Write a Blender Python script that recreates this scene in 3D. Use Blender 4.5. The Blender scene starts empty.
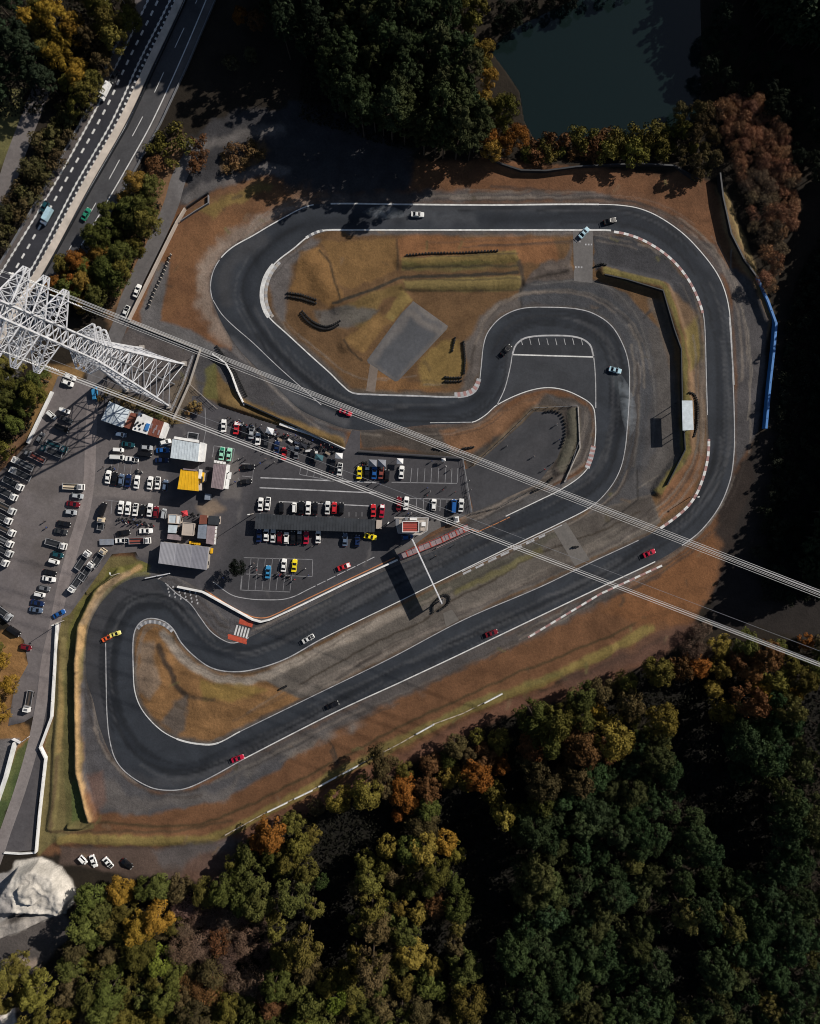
import bpy, math, random
import numpy as np
from mathutils import Vector, Matrix
from mathutils.geometry import delaunay_2d_cdt
R = math.radians
random.seed(7)
rng = np.random.default_rng(11)
scene = bpy.context.scene
COL = scene.collection

# ---------------------------------------------------------------- camera and measured ground
S = 0.34            # metres per survey unit on the ground
H = 240.0           # flying height
TILT = math.atan(24 * S / H)
CA, SA = math.cos(TILT), math.sin(TILT)

def G(px, py, z=0.0):
    """survey unit -> world x, y on the level z"""
    x = (np.asarray(px, float) - 410) * S / H
    y = (512 - np.asarray(py, float)) * S / H
    dy = y * CA - SA
    dz = -y * SA - CA
    k = (z - H) / dz
    return x * k, dy * k

def W(px, py, z=0.0):
    x, y = G(px, py, z)
    return Vector((float(x), float(y), z))

def WL(pts, z=0.0):
    return [W(p[0], p[1], z) for p in pts]

cam_d = bpy.data.cameras.new("camera")
cam = bpy.data.objects.new("camera", cam_d)
COL.objects.link(cam)
cam.location = (0, 0, H)
cam.rotation_euler = (-TILT, 0, 0)
cam_d.sensor_fit = 'VERTICAL'
cam_d.sensor_height = 24
cam_d.lens = 24 * H / (1024 * S)
cam_d.clip_end = 8000
cam_d.clip_start = 1
scene.camera = cam

# ---------------------------------------------------------------- light
SUN_EL = R(32)
SUN_AZ = math.atan2(.545, .84)       # direction towards the sun in the x-y plane
w = bpy.data.worlds.new("World"); scene.world = w; w.use_nodes = True
nt = w.node_tree; nt.nodes.clear()
sky = nt.nodes.new('ShaderNodeTexSky'); sky.sky_type = 'NISHITA'; sky.sun_disc = False
sky.sun_elevation = SUN_EL; sky.sun_rotation = math.pi / 2 - SUN_AZ
bg = nt.nodes.new('ShaderNodeBackground'); bg.inputs['Strength'].default_value = 0.05
out = nt.nodes.new('ShaderNodeOutputWorld')
nt.links.new(sky.outputs[0], bg.inputs[0]); nt.links.new(bg.outputs[0], out.inputs[0])
sd = bpy.data.lights.new("sun", 'SUN'); sd.energy = 4.9; sd.angle = R(.5); sd.color = (1, .93, .84)
sun = bpy.data.objects.new("sun", sd); COL.objects.link(sun)
dv = Vector((math.cos(SUN_AZ) * math.cos(SUN_EL), math.sin(SUN_AZ) * math.cos(SUN_EL), math.sin(SUN_EL)))
sun.rotation_euler = dv.to_track_quat('Z', 'Y').to_euler()
sun.location = dv * 400
vs = scene.view_settings
vs.view_transform = 'Standard'; vs.look = 'None'; vs.gamma = 1; vs.exposure = 0.12
vs.use_curve_mapping = False
scene.cycles.pixel_filter_type = 'BLACKMAN_HARRIS'; scene.cycles.filter_width = 1.05
scene.cycles.max_bounces = 6; scene.cycles.diffuse_bounces = 2; scene.cycles.volume_bounces = 0

# ---------------------------------------------------------------- materials
def new_mat(name):
    m = bpy.data.materials.new(name); m.use_nodes = True
    n = m.node_tree.nodes; n.clear()
    b = n.new('ShaderNodeBsdfPrincipled'); o = n.new('ShaderNodeOutputMaterial')
    m.node_tree.links.new(b.outputs[0], o.inputs[0])
    return m, m.node_tree, b

def noise(t, scale, detail=4, rough=.6, coord=None, dist=0.0):
    n = t.nodes.new('ShaderNodeTexNoise'); n.inputs['Scale'].default_value = scale
    n.inputs['Detail'].default_value = detail; n.inputs['Roughness'].default_value = rough
    n.inputs['Distortion'].default_value = dist
    if coord is not None: t.links.new(coord, n.inputs['Vector'])
    return n.outputs[0]

def ramp(t, fac, a, b, lo, hi):
    n = t.nodes.new('ShaderNodeMapRange'); n.inputs[1].default_value = a; n.inputs[2].default_value = b
    n.inputs[3].default_value = lo; n.inputs[4].default_value = hi
    t.links.new(fac, n.inputs[0]); return n.outputs[0]

def mul(t, a, b, op='MULTIPLY'):
    n = t.nodes.new('ShaderNodeMath'); n.operation = op
    for i, v in enumerate((a, b)):
        if isinstance(v, (int, float)): n.inputs[i].default_value = v
        else: t.links.new(v, n.inputs[i])
    return n.outputs[0]

def tint(t, col, fac):
    n = t.nodes.new('ShaderNodeVectorMath'); n.operation = 'SCALE'
    if isinstance(col, tuple): n.inputs[0].default_value = col[:3]
    else: t.links.new(col, n.inputs[0])
    if isinstance(fac, (int, float)): n.inputs['Scale'].default_value = fac
    else: t.links.new(fac, n.inputs['Scale'])
    return n.outputs[0]

def geo_pos(t):
    return t.nodes.new('ShaderNodeNewGeometry').outputs['Position']

def bump(t, b, h, strength, dist=.1):
    n = t.nodes.new('ShaderNodeBump'); n.inputs['Strength'].default_value = strength; n.inputs['Distance'].default_value = dist
    t.links.new(h, n.inputs['Height']); t.links.new(n.outputs[0], b.inputs['Normal'])

def cover_mat(name, fine=(1.6, .35), mid=(.16, .35), rough=.92, bumpy=.35, spec=.2):
    m, t, b = new_mat(name)
    a = t.nodes.new('ShaderNodeAttribute'); a.attribute_name = 'cover'
    p = geo_pos(t)
    f = mul(t, ramp(t, noise(t, fine[0], 6, .75, p), .25, .75, 1 - fine[1], 1 + fine[1]),
            ramp(t, noise(t, mid[0], 5, .65, p, .6), .25, .75, 1 - mid[1], 1 + mid[1]))
    t.links.new(tint(t, a.outputs['Color'], f), b.inputs['Base Color'])
    b.inputs['Roughness'].default_value = rough; b.inputs['Specular IOR Level'].default_value = spec
    bump(t, b, noise(t, fine[0] * .8, 6, .7, p), bumpy, .35)
    return m

def flat_mat(name, col, rough=.6, var=.18, scale=1.2, spec=.4, metal=0.0, use_obj=False, wear=0.0):
    """plain coloured surface with uneven tone; use_obj takes the colour of the object"""
    m, t, b = new_mat(name)
    tc = t.nodes.new('ShaderNodeTexCoord').outputs['Object']
    f = ramp(t, noise(t, scale, 5, .65, tc), .25, .75, 1 - var, 1 + var)
    c = col
    if use_obj:
        c = t.nodes.new('ShaderNodeObjectInfo').outputs['Color']
    t.links.new(tint(t, c, f), b.inputs['Base Color'])
    b.inputs['Roughness'].default_value = rough; b.inputs['Metallic'].default_value = metal
    b.inputs['Specular IOR Level'].default_value = spec
    return m

M = {}
M['ground'] = cover_mat('ground_cover', (1.3, .30), (.15, .30), .95, .6)
M['asphalt'] = cover_mat('asphalt_cover', (1.3, .18), (.11, .30), .85, .15)
M['lot'] = cover_mat('car_park_asphalt', (.9, .22), (.10, .2), .9, .15)
M['paint_white'] = flat_mat('road_paint_white', (.56, .56, .55), .7, .35, .7)
M['paint_faint'] = flat_mat('road_paint_faded', (.34, .34, .35), .7, .5, .5)
M['paint_thin'] = flat_mat('road_paint_grey', (.2, .2, .21), .7, .5, .5)
M['paint_red'] = flat_mat('road_paint_red', (.42, .07, .035), .7, .3, .8)
M['kerb_pink'] = flat_mat('kerb_worn_red', (.30, .17, .16), .7, .3, .8)
M['paint_orange'] = flat_mat('road_paint_orange', (.42, .17, .07), .7, .3, .8)
M['white'] = flat_mat('white_painted', (.70, .70, .69), .5, .22, .6)
M['steel_white'] = flat_mat('galvanised_white', (.54, .55, .58), .5, .25, .35)
M['grey'] = flat_mat('grey_sheet', (.30, .31, .34), .5, .30, .5)
M['mid'] = flat_mat('mid_grey_metal', (.16, .165, .18), .5, .15, .6)
M['dark'] = flat_mat('dark_metal', (.018, .02, .024), .5, .2, .8)
M['concrete'] = flat_mat('concrete', (.34, .31, .28), .85, .25, .5)
M['dark_roof'] = flat_mat('dark_roof', (.032, .036, .042), .6, .35, .4)
M['rubber'] = flat_mat('rubber', (.012, .012, .013), .8, .2, 2)
M['glass'] = flat_mat('dark_glass', (.006, .007, .010), .15, .1, 1, .25)
M['wood'] = flat_mat('timber', (.16, .10, .06), .8, .3, 1)
M['yellow'] = flat_mat('yellow_sheet', (.68, .38, .012), .55, .2, .5)
M['red'] = flat_mat('red_sheet', (.36, .06, .045), .55, .2, .7)
M['brown_roof'] = flat_mat('rust_brown_roof', (.17, .055, .035), .7, .35, .6)
M['mauve'] = flat_mat('mauve_roof', (.24, .19, .20), .6, .38, .6)
M['ice'] = flat_mat('pale_roof', (.50, .56, .60), .5, .26, .5)
M['slate'] = flat_mat('slate_roof', (.20, .23, .28), .5, .32, .5)
M['blue_wall'] = flat_mat('blue_board', (.035, .16, .42), .5, .2, .25)
M['beige_wall'] = flat_mat('beige_wall', (.42, .36, .31), .8, .2, .3)
M['car'] = flat_mat('car_paint', (1, 1, 1), .3, .04, 1, .5, use_obj=True)
M['cloth'] = flat_mat('cloth', (1, 1, 1), .85, .2, 6, .2, use_obj=True)
M['skin'] = flat_mat('skin', (.35, .2, .14), .6, .1, 3)
M['trouser'] = flat_mat('dark_trousers', (.02, .022, .03), .85, .2, 3)
M['hair'] = flat_mat('black_hair', (.012, .01, .009), .6, .2, 3)
M['lamp'] = flat_mat('lamp_glass', (.75, .75, .72), .2, .05, 1)

# ---------------------------------------------------------------- mesh builder
class MB:
    def __init__(s): s.v = []; s.f = []; s.mi = []
    def add(s, vs, fs, mi=0):
        o = len(s.v); s.v += [tuple(v) for v in vs]
        s.f += [tuple(i + o for i in f) for f in fs]; s.mi += [mi] * len(fs)
    def box(s, c, d, rz=0.0, mi=0, top=None):
        cx, cy, cz = c; a, b, h = d[0] / 2, d[1] / 2, d[2] / 2
        ta, tb = (a, b) if top is None else (top[0] / 2, top[1] / 2)
        vs = []
        for (x, y, z) in ((-a, -b, -h), (a, -b, -h), (a, b, -h), (-a, b, -h), (-ta, -tb, h), (ta, -tb, h), (ta, tb, h), (-ta, tb, h)):
            vs.append((cx + x * math.cos(rz) - y * math.sin(rz), cy + x * math.sin(rz) + y * math.cos(rz), cz + z))
        s.add(vs, [(0, 3, 2, 1), (4, 5, 6, 7), (0, 1, 5, 4), (1, 2, 6, 5), (2, 3, 7, 6), (3, 0, 4, 7)], mi)
    def beam(s, p, q, wd, n=4, mi=0, w2=None):
        p = Vector(p); q = Vector(q); d = q - p
        if d.length < 1e-6: return
        d.normalize(); up = Vector((0, 0, 1)) if abs(d.z) < .95 else Vector((1, 0, 0))
        a = d.cross(up).normalized(); b = d.cross(a)
        vs = []
        for (c, r) in ((p, wd / 2), (q, (w2 if w2 is not None else wd) / 2)):
            for i in range(n):
                t = 2 * math.pi * (i + .5) / n
                vs.append(c + (a * math.cos(t) + b * math.sin(t)) * r * (1.414 if n == 4 else 1))
        fs = [(i, (i + 1) % n, n + (i + 1) % n, n + i) for i in range(n)]
        fs += [tuple(range(n - 1, -1, -1)), tuple(range(n, 2 * n))]
        s.add(vs, fs, mi)
    def path(s, pts, wd, n=4, mi=0):
        for a, b in zip(pts, pts[1:]): s.beam(a, b, wd, n, mi)
    def prism(s, poly, z0, z1, mi=0, inset=0.0):
        n = len(poly); pl = [Vector((p[0], p[1])) for p in poly]
        area = sum(pl[i].x * pl[(i + 1) % n].y - pl[(i + 1) % n].x * pl[i].y for i in range(n))
        if area < 0: pl.reverse()
        c = sum(pl, Vector((0, 0))) / n
        tp = [p if not inset else p + (c - p).normalized() * inset for p in pl]
        vs = [(p.x, p.y, z0) for p in pl] + [(p.x, p.y, z1) for p in tp]
        fs = [(i, (i + 1) % n, n + (i + 1) % n, n + i) for i in range(n)]
        fs += [tuple(range(n - 1, -1, -1)), tuple(range(n, 2 * n))]
        s.add(vs, fs, mi)
    def wall(s, pts, th, z0, z1, mi=0):
        """one continuous upright strip along a polyline, mitred"""
        P = [Vector((p[0], p[1])) for p in pts]; n = len(P); L = []; Rr = []
        for i in range(n):
            d0 = (P[i] - P[i - 1]).normalized() if i > 0 else None
            d1 = (P[i + 1] - P[i]).normalized() if i < n - 1 else None
            d = (d0 or d1) if (d0 is None or d1 is None) else (d0 + d1).normalized()
            nn = Vector((-d.y, d.x)); k = 1.0
            if d0 is not None and d1 is not None:
                k = 1 / max(.5, nn.dot(Vector((-d0.y, d0.x))))
            L.append(P[i] + nn * th / 2 * k); Rr.append(P[i] - nn * th / 2 * k)
        vs = []
        for i in range(n):
            vs += [(L[i].x, L[i].y, z0), (Rr[i].x, Rr[i].y, z0), (Rr[i].x, Rr[i].y, z1), (L[i].x, L[i].y, z1)]
        fs = []
        for i in range(n - 1):
            a = 4 * i; b = a + 4
            for j in range(4): fs.append((a + j, a + (j + 1) % 4, b + (j + 1) % 4, b + j))
        fs += [(3, 2, 1, 0), tuple(4 * (n - 1) + j for j in range(4))]
        s.add(vs, fs, mi)
    def ribbon(s, pts, wd, z=0.0, mi=0):
        P = [Vector((p[0], p[1])) for p in pts]; n = len(P); vs = []
        for i in range(n):
            d = (P[min(i + 1, n - 1)] - P[max(i - 1, 0)])
            if d.length < 1e-9: d = Vector((1, 0))
            d.normalize(); nn = Vector((-d.y, d.x)) * wd / 2
            vs += [(P[i].x + nn.x, P[i].y + nn.y, z), (P[i].x - nn.x, P[i].y - nn.y, z)]
        s.add(vs, [(2 * i, 2 * i + 1, 2 * i + 3, 2 * i + 2) for i in range(n - 1)], mi)
    def torus(s, c, r, rr, n=10, m=6, mi=0):
        vs = []; fs = []
        for i in range(n):
            a = 2 * math.pi * i / n
            for j in range(m):
                b = 2 * math.pi * j / m
                q = r + rr * math.cos(b)
                vs.append((c[0] + q * math.cos(a), c[1] + q * math.sin(a), c[2] + rr * math.sin(b)))
        for i in range(n):
            for j in range(m):
                fs.append((i * m + j, ((i + 1) % n) * m + j, ((i + 1) % n) * m + (j + 1) % m, i * m + (j + 1) % m))
        s.add(vs, fs, mi)
    def mesh(s, name, mats, off=None, smooth=False):
        me = bpy.data.meshes.new(name)
        v = s.v if off is None else [(x - off[0], y - off[1], z - off[2]) for x, y, z in s.v]
        me.from_pydata(v, [], s.f)
        if not isinstance(mats, (list, tuple)): mats = [mats]
        for m in mats: me.materials.append(m)
        me.polygons.foreach_set('material_index', s.mi)
        if smooth: me.polygons.foreach_set('use_smooth', [True] * len(s.f))
        me.update(); return me

def tag(o, label=None, cat=None, group=None, kind=None):
    if label: o['label'] = label
    if cat: o['category'] = cat
    if group: o['group'] = group
    if kind: o['kind'] = kind
    return o

def link(name, data, parent=None, loc=None):
    o = bpy.data.objects.new(name, data); COL.objects.link(o)
    if parent is not None: o.parent = parent
    if loc is not None: o.location = loc
    return o

def thing(name, label, cat, loc=(0, 0, 0), rz=0.0, group=None):
    o = link(name, None, loc=loc); o.rotation_euler = (0, 0, rz); o.empty_display_size = .5
    return tag(o, label, cat, group)

def part(name, mb, mats, parent, smooth=False, world=False):
    off = parent.location if world else None
    return link(name, mb.mesh(name, mats, off, smooth), parent)

def wpart(name, mb, mats, parent):        # geometry given in world coordinates, thing not rotated
    return part(name, mb, mats, parent, world=True)

def solo(name, mb, mats, label, cat, loc=None, group=None, smooth=False):
    if loc is None:
        a = np.array(mb.v); loc = (float(a[:, 0].mean()), float(a[:, 1].mean()), float(a[:, 2].min()))
        o = link(name, mb.mesh(name, mats, loc, smooth), loc=loc)
    else:
        o = link(name, mb.mesh(name, mats, None, smooth), loc=loc)
    return tag(o, label, cat, group)

def struct(name, mb, mats, parent=None):
    o = link(name, mb.mesh(name, mats), parent)
    if parent is None: o['kind'] = 'structure'
    return o

def dup(root, loc, rz, label=None, group=None, scale=None, color=None):
    r = root.copy(); COL.objects.link(r); r.location = loc; r.rotation_euler = (0, 0, rz)
    if scale is not None: r.scale = scale
    if label: r['label'] = label
    if group: r['group'] = group
    elif group is None and 'group' in r.keys() and label: del r['group']
    if color: r.color = color
    for ch in list(root.children):
        c = ch.copy(); COL.objects.link(c); c.parent = r
        if color and ch.get('paint', True): c.color = color
        for g in list(ch.children):
            d = g.copy(); COL.objects.link(d); d.parent = c
            if color: d.color = color
    return r

def drop(root):
    for ch in list(root.children):
        for g in list(ch.children): bpy.data.objects.remove(g)
        bpy.data.objects.remove(ch)
    bpy.data.objects.remove(root)

# ---------------------------------------------------------------- polylines, masks, painting
def smooth_line(pts, step=3.0, closed=False):
    P = [np.array(p, float) for p in pts]; n = len(P); outp = []
    rngi = range(n) if closed else range(n - 1)
    for i in rngi:
        p0 = P[(i - 1) % n] if (closed or i > 0) else 2 * P[0] - P[1]
        p1 = P[i]; p2 = P[(i + 1) % n]
        p3 = P[(i + 2) % n] if (closed or i + 2 < n) else 2 * P[n - 1] - P[n - 2]
        k = max(1, int(np.linalg.norm(p2 - p1) / step))
        # centripetal tangents limited so that corners do not overshoot
        l1 = np.linalg.norm(p2 - p1)
        t1 = (p2 - p0) / max(1e-6, np.linalg.norm(p2 - p0)) * l1
        t2 = (p3 - p1) / max(1e-6, np.linalg.norm(p3 - p1)) * l1
        for j in range(k):
            t = j / k
            outp.append((2 * t**3 - 3 * t**2 + 1) * p1 + (t**3 - 2 * t**2 + t) * t1 + (-2 * t**3 + 3 * t**2) * p2 + (t**3 - t**2) * t2)
    if not closed: outp.append(P[-1])
    return [tuple(map(float, p)) for p in outp]

def inside(poly, X, Y):
    r = np.zeros(X.shape, bool); n = len(poly)
    for i in range(n):
        x1, y1 = poly[i]; x2, y2 = poly[(i + 1) % n]
        if y1 == y2: continue
        c = ((y1 > Y) != (y2 > Y)) & (X < (x2 - x1) * (Y - y1) / (y2 - y1) + x1)
        r ^= c
    return r

def dist_line(pts, X, Y, closed=False):
    d = np.full(X.shape, 1e9); n = len(pts)
    for i in range(n if closed else n - 1):
        ax, ay = pts[i]; bx, by = pts[(i + 1) % n]
        dx, dy = bx - ax, by - ay; l = dx * dx + dy * dy
        if l < 1e-9: continue
        t = np.clip(((X - ax) * dx + (Y - ay) * dy) / l, 0, 1)
        d = np.minimum(d, (X - ax - t * dx)**2 + (Y - ay - t * dy)**2)
    return np.sqrt(d)

_NG = [rng.random((160, 160)) for _ in range(4)]
def vnoise(X, Y, s, k=0):
    """smooth value noise over survey units, cell size s, -1..1"""
    g = _NG[k % 4]; x = (X / s + 40 + 13.7 * k) % 159; y = (Y / s + 40 + 7.3 * k) % 159
    i = x.astype(int); j = y.astype(int); u = x - i; v = y - j
    u = u * u * (3 - 2 * u); v = v * v * (3 - 2 * v); i2 = (i + 1) % 160; j2 = (j + 1) % 160
    return ((g[j, i] * (1 - u) + g[j, i2] * u) * (1 - v) + (g[j2, i] * (1 - u) + g[j2, i2] * u) * v) * 2 - 1

def fbm(X, Y, s, k=0):
    return vnoise(X, Y, s, k) * .55 + vnoise(X, Y, s / 2.1, k + 1) * .28 + vnoise(X, Y, s / 4.3, k + 2) * .17

def sstep(a, b, x):
    t = np.clip((x - a) / (b - a), 0, 1); return t * t * (3 - 2 * t)

def blend(C, sel, m, col):
    m = m[:, None]; C[sel] = C[sel] * (1 - m) + np.array(col)[None, :] * m

def op_fill(C, X, Y, poly, col, feather=3.0, amt=1.0, rag=2.0, ragscale=14, patch=0.0):
    xs = [p[0] for p in poly]; ys = [p[1] for p in poly]; g = feather + rag * 2 + 2
    sel = np.where((X > min(xs) - g) & (X < max(xs) + g) & (Y > min(ys) - g) & (Y < max(ys) + g))[0]
    if len(sel) == 0: return
    x = X[sel]; y = Y[sel]
    if rag:
        x, y = x + fbm(x, y, ragscale, 0) * rag * 2, y + fbm(x, y, ragscale, 1) * rag * 2
    d = dist_line(poly, x, y, True); ins = inside(poly, x, y)
    sd = np.where(ins, d, -d)
    m = sstep(-feather / 2, feather / 2, sd) * amt
    if patch: m = m * np.clip(.5 + fbm(X[sel], Y[sel], 30, 2) * 1.6 + (.5 - patch), 0, 1)
    blend(C, sel, m, col)

def op_line(C, X, Y, pts, width, col, feather=2.0, amt=1.0, rag=1.0, ragscale=10, patch=0.0, side=None):
    xs = [p[0] for p in pts]; ys = [p[1] for p in pts]; g = width + feather + rag * 2 + 2
    sel = np.where((X > min(xs) - g) & (X < max(xs) + g) & (Y > min(ys) - g) & (Y < max(ys) + g))[0]
    if len(sel) == 0: return
    x = X[sel]; y = Y[sel]
    if rag:
        x, y = x + fbm(x, y, ragscale, 2) * rag * 2, y + fbm(x, y, ragscale, 3) * rag * 2
    d = dist_line(pts, x, y)
    m = (1 - sstep(width / 2 - feather / 2, width / 2 + feather / 2, d)) * amt
    if patch: m = m * np.clip(.5 + fbm(X[sel], Y[sel], 22, 1) * 1.8 + (.5 - patch), 0, 1)
    blend(C, sel, m, col)

def paint(X, Y, base, ops):
    C = np.tile(np.array(base, float), (len(X), 1))
    for o in ops:
        (op_fill if o[0] == 'f' else op_line)(C, X, Y, *o[1:-1], **o[-1])
    return np.clip(C, 0.002, 1)

def set_cover(me, C):
    a = me.color_attributes.new('cover', 'FLOAT_COLOR', 'POINT')
    d = np.ones((len(C), 4), np.float32); d[:, :3] = C
    a.data.foreach_set('color', d.ravel())

def sheet(name, outer, holes, z, base, ops, mat, step=3.0, parent=None):
    """a flat paved sheet cut exactly to its outline, dense enough to carry wear"""
    loops = [outer] + holes; verts = []; edges = []
    for lp in loops:
        o = len(verts); n = len(lp); verts += list(lp); edges += [(o + i, o + (i + 1) % n) for i in range(n)]
    xs = [p[0] for p in outer]; ys = [p[1] for p in outer]
    gx, gy = np.meshgrid(np.arange(min(xs), max(xs), step), np.arange(min(ys), max(ys), step * .9))
    gx = gx + (np.arange(gx.shape[0]) % 2)[:, None] * step / 2
    gx = gx.ravel(); gy = gy.ravel()
    ok = inside(outer, gx, gy); dd = dist_line(outer, gx, gy, True)
    for h in holes:
        ok &= ~inside(h, gx, gy); dd = np.minimum(dd, dist_line(h, gx, gy, True))
    ok &= dd > step * .6
    verts += list(zip(gx[ok].tolist(), gy[ok].tolist()))
    r = delaunay_2d_cdt([Vector(v) for v in verts], edges, [], 0, 1e-4)
    V = np.array([tuple(v) for v in r[0]]); T = np.array([f for f in r[2]], int)
    c = V[T].mean(axis=1); k = inside(outer, c[:, 0], c[:, 1])
    for h in holes: k &= ~inside(h, c[:, 0], c[:, 1])
    T = T[k]
    x, y = G(V[:, 0], V[:, 1], z)
    a = (x[T[:, 1]] - x[T[:, 0]]) * (y[T[:, 2]] - y[T[:, 0]]) - (x[T[:, 2]] - x[T[:, 0]]) * (y[T[:, 1]] - y[T[:, 0]])
    T[a < 0] = T[a < 0][:, ::-1]
    me = bpy.data.meshes.new(name)
    me.from_pydata(list(zip(x.tolist(), y.tolist(), [z] * len(x))), [], T.tolist())
    me.materials.append(mat)
    set_cover(me, paint(V[:, 0], V[:, 1], base, ops))
    o = link(name, me, parent)
    if parent is None: o['kind'] = 'structure'
    return o

def strip(mb, pts, wd_px, z, mi=0):
    mb.ribbon([(p.x, p.y) for p in WL(pts, z)], wd_px * S, z, mi)

def dashes(pts, on, off, start=0.0):
    """cut a polyline into dashes (survey units)"""
    outp = []; pos = -start; cur = None
    acc = 0.0; segs = []
    P = [np.array(p, float) for p in pts]
    L = [0.0]
    for a, b in zip(P, P[1:]): L.append(L[-1] + float(np.linalg.norm(b - a)))
    def at(s):
        s = min(max(s, 0), L[-1])
        i = max(0, min(len(P) - 2, int(np.searchsorted(L, s, 'right')) - 1))
        t = (s - L[i]) / max(1e-9, L[i + 1] - L[i]); return tuple(P[i] + (P[i + 1] - P[i]) * t)
    s = start
    while s < L[-1]:
        e = min(s + on, L[-1]); n = max(2, int((e - s) / 3) + 1)
        segs.append([at(s + (e - s) * i / (n - 1)) for i in range(n)]); s = e + off
    return segs
# ================================================================ the circuit's outlines
INNER = smooth_line([(350,230),(322.8,230.6),(309,236),(293.5,248.6),(276,262.3),(266,276),(261.9,291.6),(263.2,305.2),(269,317),(287.7,334.5),(311,356),(330.6,373.6),(342,385),(352,392.6),(371,394.4),(415,395.8),(458,396.8),(472.8,392.9),(478.7,384),(481,368.4),(483.6,345),(488.4,331.3),(501.7,317),(521.3,308.6),(548.6,307.2),(576,308.8),(593.5,313.5),(611,325.3),(622.8,344.3),(628.7,364),(629.5,390),(627.5,425),(625,450),(620,470),(609.5,488.5),(592,506),(559.8,523.2),(511.7,546.2),(434.9,583.5),(399.8,601),(322,638.8),(285.4,659),(253.7,669.5),(231.7,671.7),(212,668),(196,657.6),(181.5,643),(172.5,628.3),(162,620.5),(147.3,618.8),(137.6,625.5),(133.4,638),(133.2,667.3),(135,692),(142.4,710.2),(159.5,729),(176.6,738.8),(196,743.6),(215.6,743.7),(240,731.5),(317,694),(390,658.5),(463.4,619.9),(540,587),(588.3,563.7),(647,536),(668,523),(687.6,506.6),(698.5,490),(706.5,465),(708.8,445),(707.5,415),(706.2,370),(705,330),(703,312),(699,299),(690.3,281),(678.6,265),(663,250.8),(643.4,239),(627,233),(611,230.4),(580,230),(490,230),(420,230)], 3, True)
OUTER = smooth_line([(330.6,203.7),(400,204.3),(490,205),(560,204.3),(599,204.4),(620,205.2),(639.5,208.5),(659,216.8),(682.5,233),(702,253),(717.7,274.5),(726.4,296),(730.5,322),(733.3,385),(734.5,430),(733.9,455),(730.2,479.8),(719.3,506.6),(701,530.5),(682,545.5),(660.7,558.8),(600,587.5),(540,616),(448,660),(399.8,682.5),(336.6,711.5),(244,758.8),(210.7,776.8),(186.3,787.5),(166.8,790.8),(146,787),(127.8,775),(112,756),(100,728),(93,700),(87,680),(86,652),(90,624),(106,597),(134,578),(160,580),(176.6,593.5),(190,603.5),(201,618.5),(211,631.5),(224,640.5),(234,643),(248.8,637.6),(297.6,613.4),(340,592.5),(396,566),(440,548.5),(500,519),(539.7,500),(561.7,489),(581.5,475.2),(592,460),(595.5,436),(595.3,420),(592.5,406),(579.3,396.3),(561.7,389.3),(544,387.8),(522.2,393),(497,405),(484.9,415.5),(471.7,422.3),(430,424.5),(385,429),(349,429),(323.6,420.5),(300.5,409.5),(279.6,390),(258,369),(238,348),(221,321),(212.5,299.4),(210.5,285.7),(213.4,271),(221.3,257.5),(233,246.8),(252.5,235.8),(276,222),(307,206.3)], 3, True)

TRACKBASE = (.0265, .0305, .038)
RACE = smooth_line([(350,222),(300,226),(262,255),(245,290),(262,328),(305,375),(350,404),(415,410),(465,406),(490,385),(497,350),(512,325),(550,316),(592,325),(614,350),(618,400),(612,450),(596,482),(540,513),(430,566),(330,617),(258,652),(215,648),(188,622),(162,602),(130,608),(114,640),(112,690),(130,742),(165,768),(205,764),(330,704),(470,636),(600,574),(680,522),(716,470),(722,400),(718,320),(700,270),(660,232),(610,218),(500,219),(350,220)], 4)
track_ops = [
 ('l', RACE, 34, (.030,.035,.044), dict(feather=20, amt=.6, rag=2)),
 ('l', RACE, 10, (.015,.018,.024), dict(feather=9, amt=.8, rag=2, ragscale=40)),
 ('l', smooth_line([(120,775),(165,783),(210,770),(330,708)],4), 9, (.055,.056,.062), dict(feather=9, amt=.6, rag=2)),
 ('l', smooth_line([(230,340),(265,372),(300,402),(345,422)],4), 9, (.075,.076,.082), dict(feather=6, amt=.75, rag=.6)),
 ('l', smooth_line([(226,300),(224,280),(232,262),(262,240)],4), 14, (.052,.052,.056), dict(feather=10, amt=.6, rag=2)),
 ('f', [(150,570),(100,590),(84,650),(90,705),(106,755),(120,770),(107,720),(105,645),(112,615),(135,598),(165,592)], (.045,.045,.05), dict(feather=4, amt=.7, rag=1)),
 ('f', [(505,345),(595,345),(598,412),(560,392),(502,402)], (.05,.052,.058), dict(feather=4, amt=.6, rag=1)),
 ('f', [(516,345),(527,338),(578,338),(592,348),(593,356),(513,354)], (.026,.028,.033), dict(feather=2, amt=.8, rag=.5)),
 ('l', smooth_line([(505,392),(520,370),(560,362),(590,380)],4), 10, (.04,.043,.05), dict(feather=9, amt=.6, rag=2)),
 ('l', smooth_line([(310,205),(450,208),(600,208)],4), 5, (.05,.05,.055), dict(feather=5, amt=.5, rag=1)),
 ('l', smooth_line([(380,216),(420,216),(470,219)],4), 14, (.07,.075,.085), dict(feather=12, amt=.6, rag=3)),
 ('f', [(255,640),(330,600),(398,566),(452,545),(500,520),(500,530),(400,580),(300,630)], (.045,.046,.05), dict(feather=6, amt=.7, rag=1.5)),
 ('l', [(262,634),(330,602)], 2.0, (.12,.115,.11), dict(feather=2, amt=.5, rag=.8)),
 ('f', [(200,618),(188,604),(166,590),(170,585),(200,592),(256,622),(268,624),(240,640),(226,640)], (.030,.032,.038), dict(feather=2, amt=1, rag=.4)),
 ('l', smooth_line([(613,375),(622,395),(628,420)],3), 7, (.06,.075,.085), dict(feather=7, amt=.6, rag=1)),
]
rr = random.Random(5)
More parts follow.
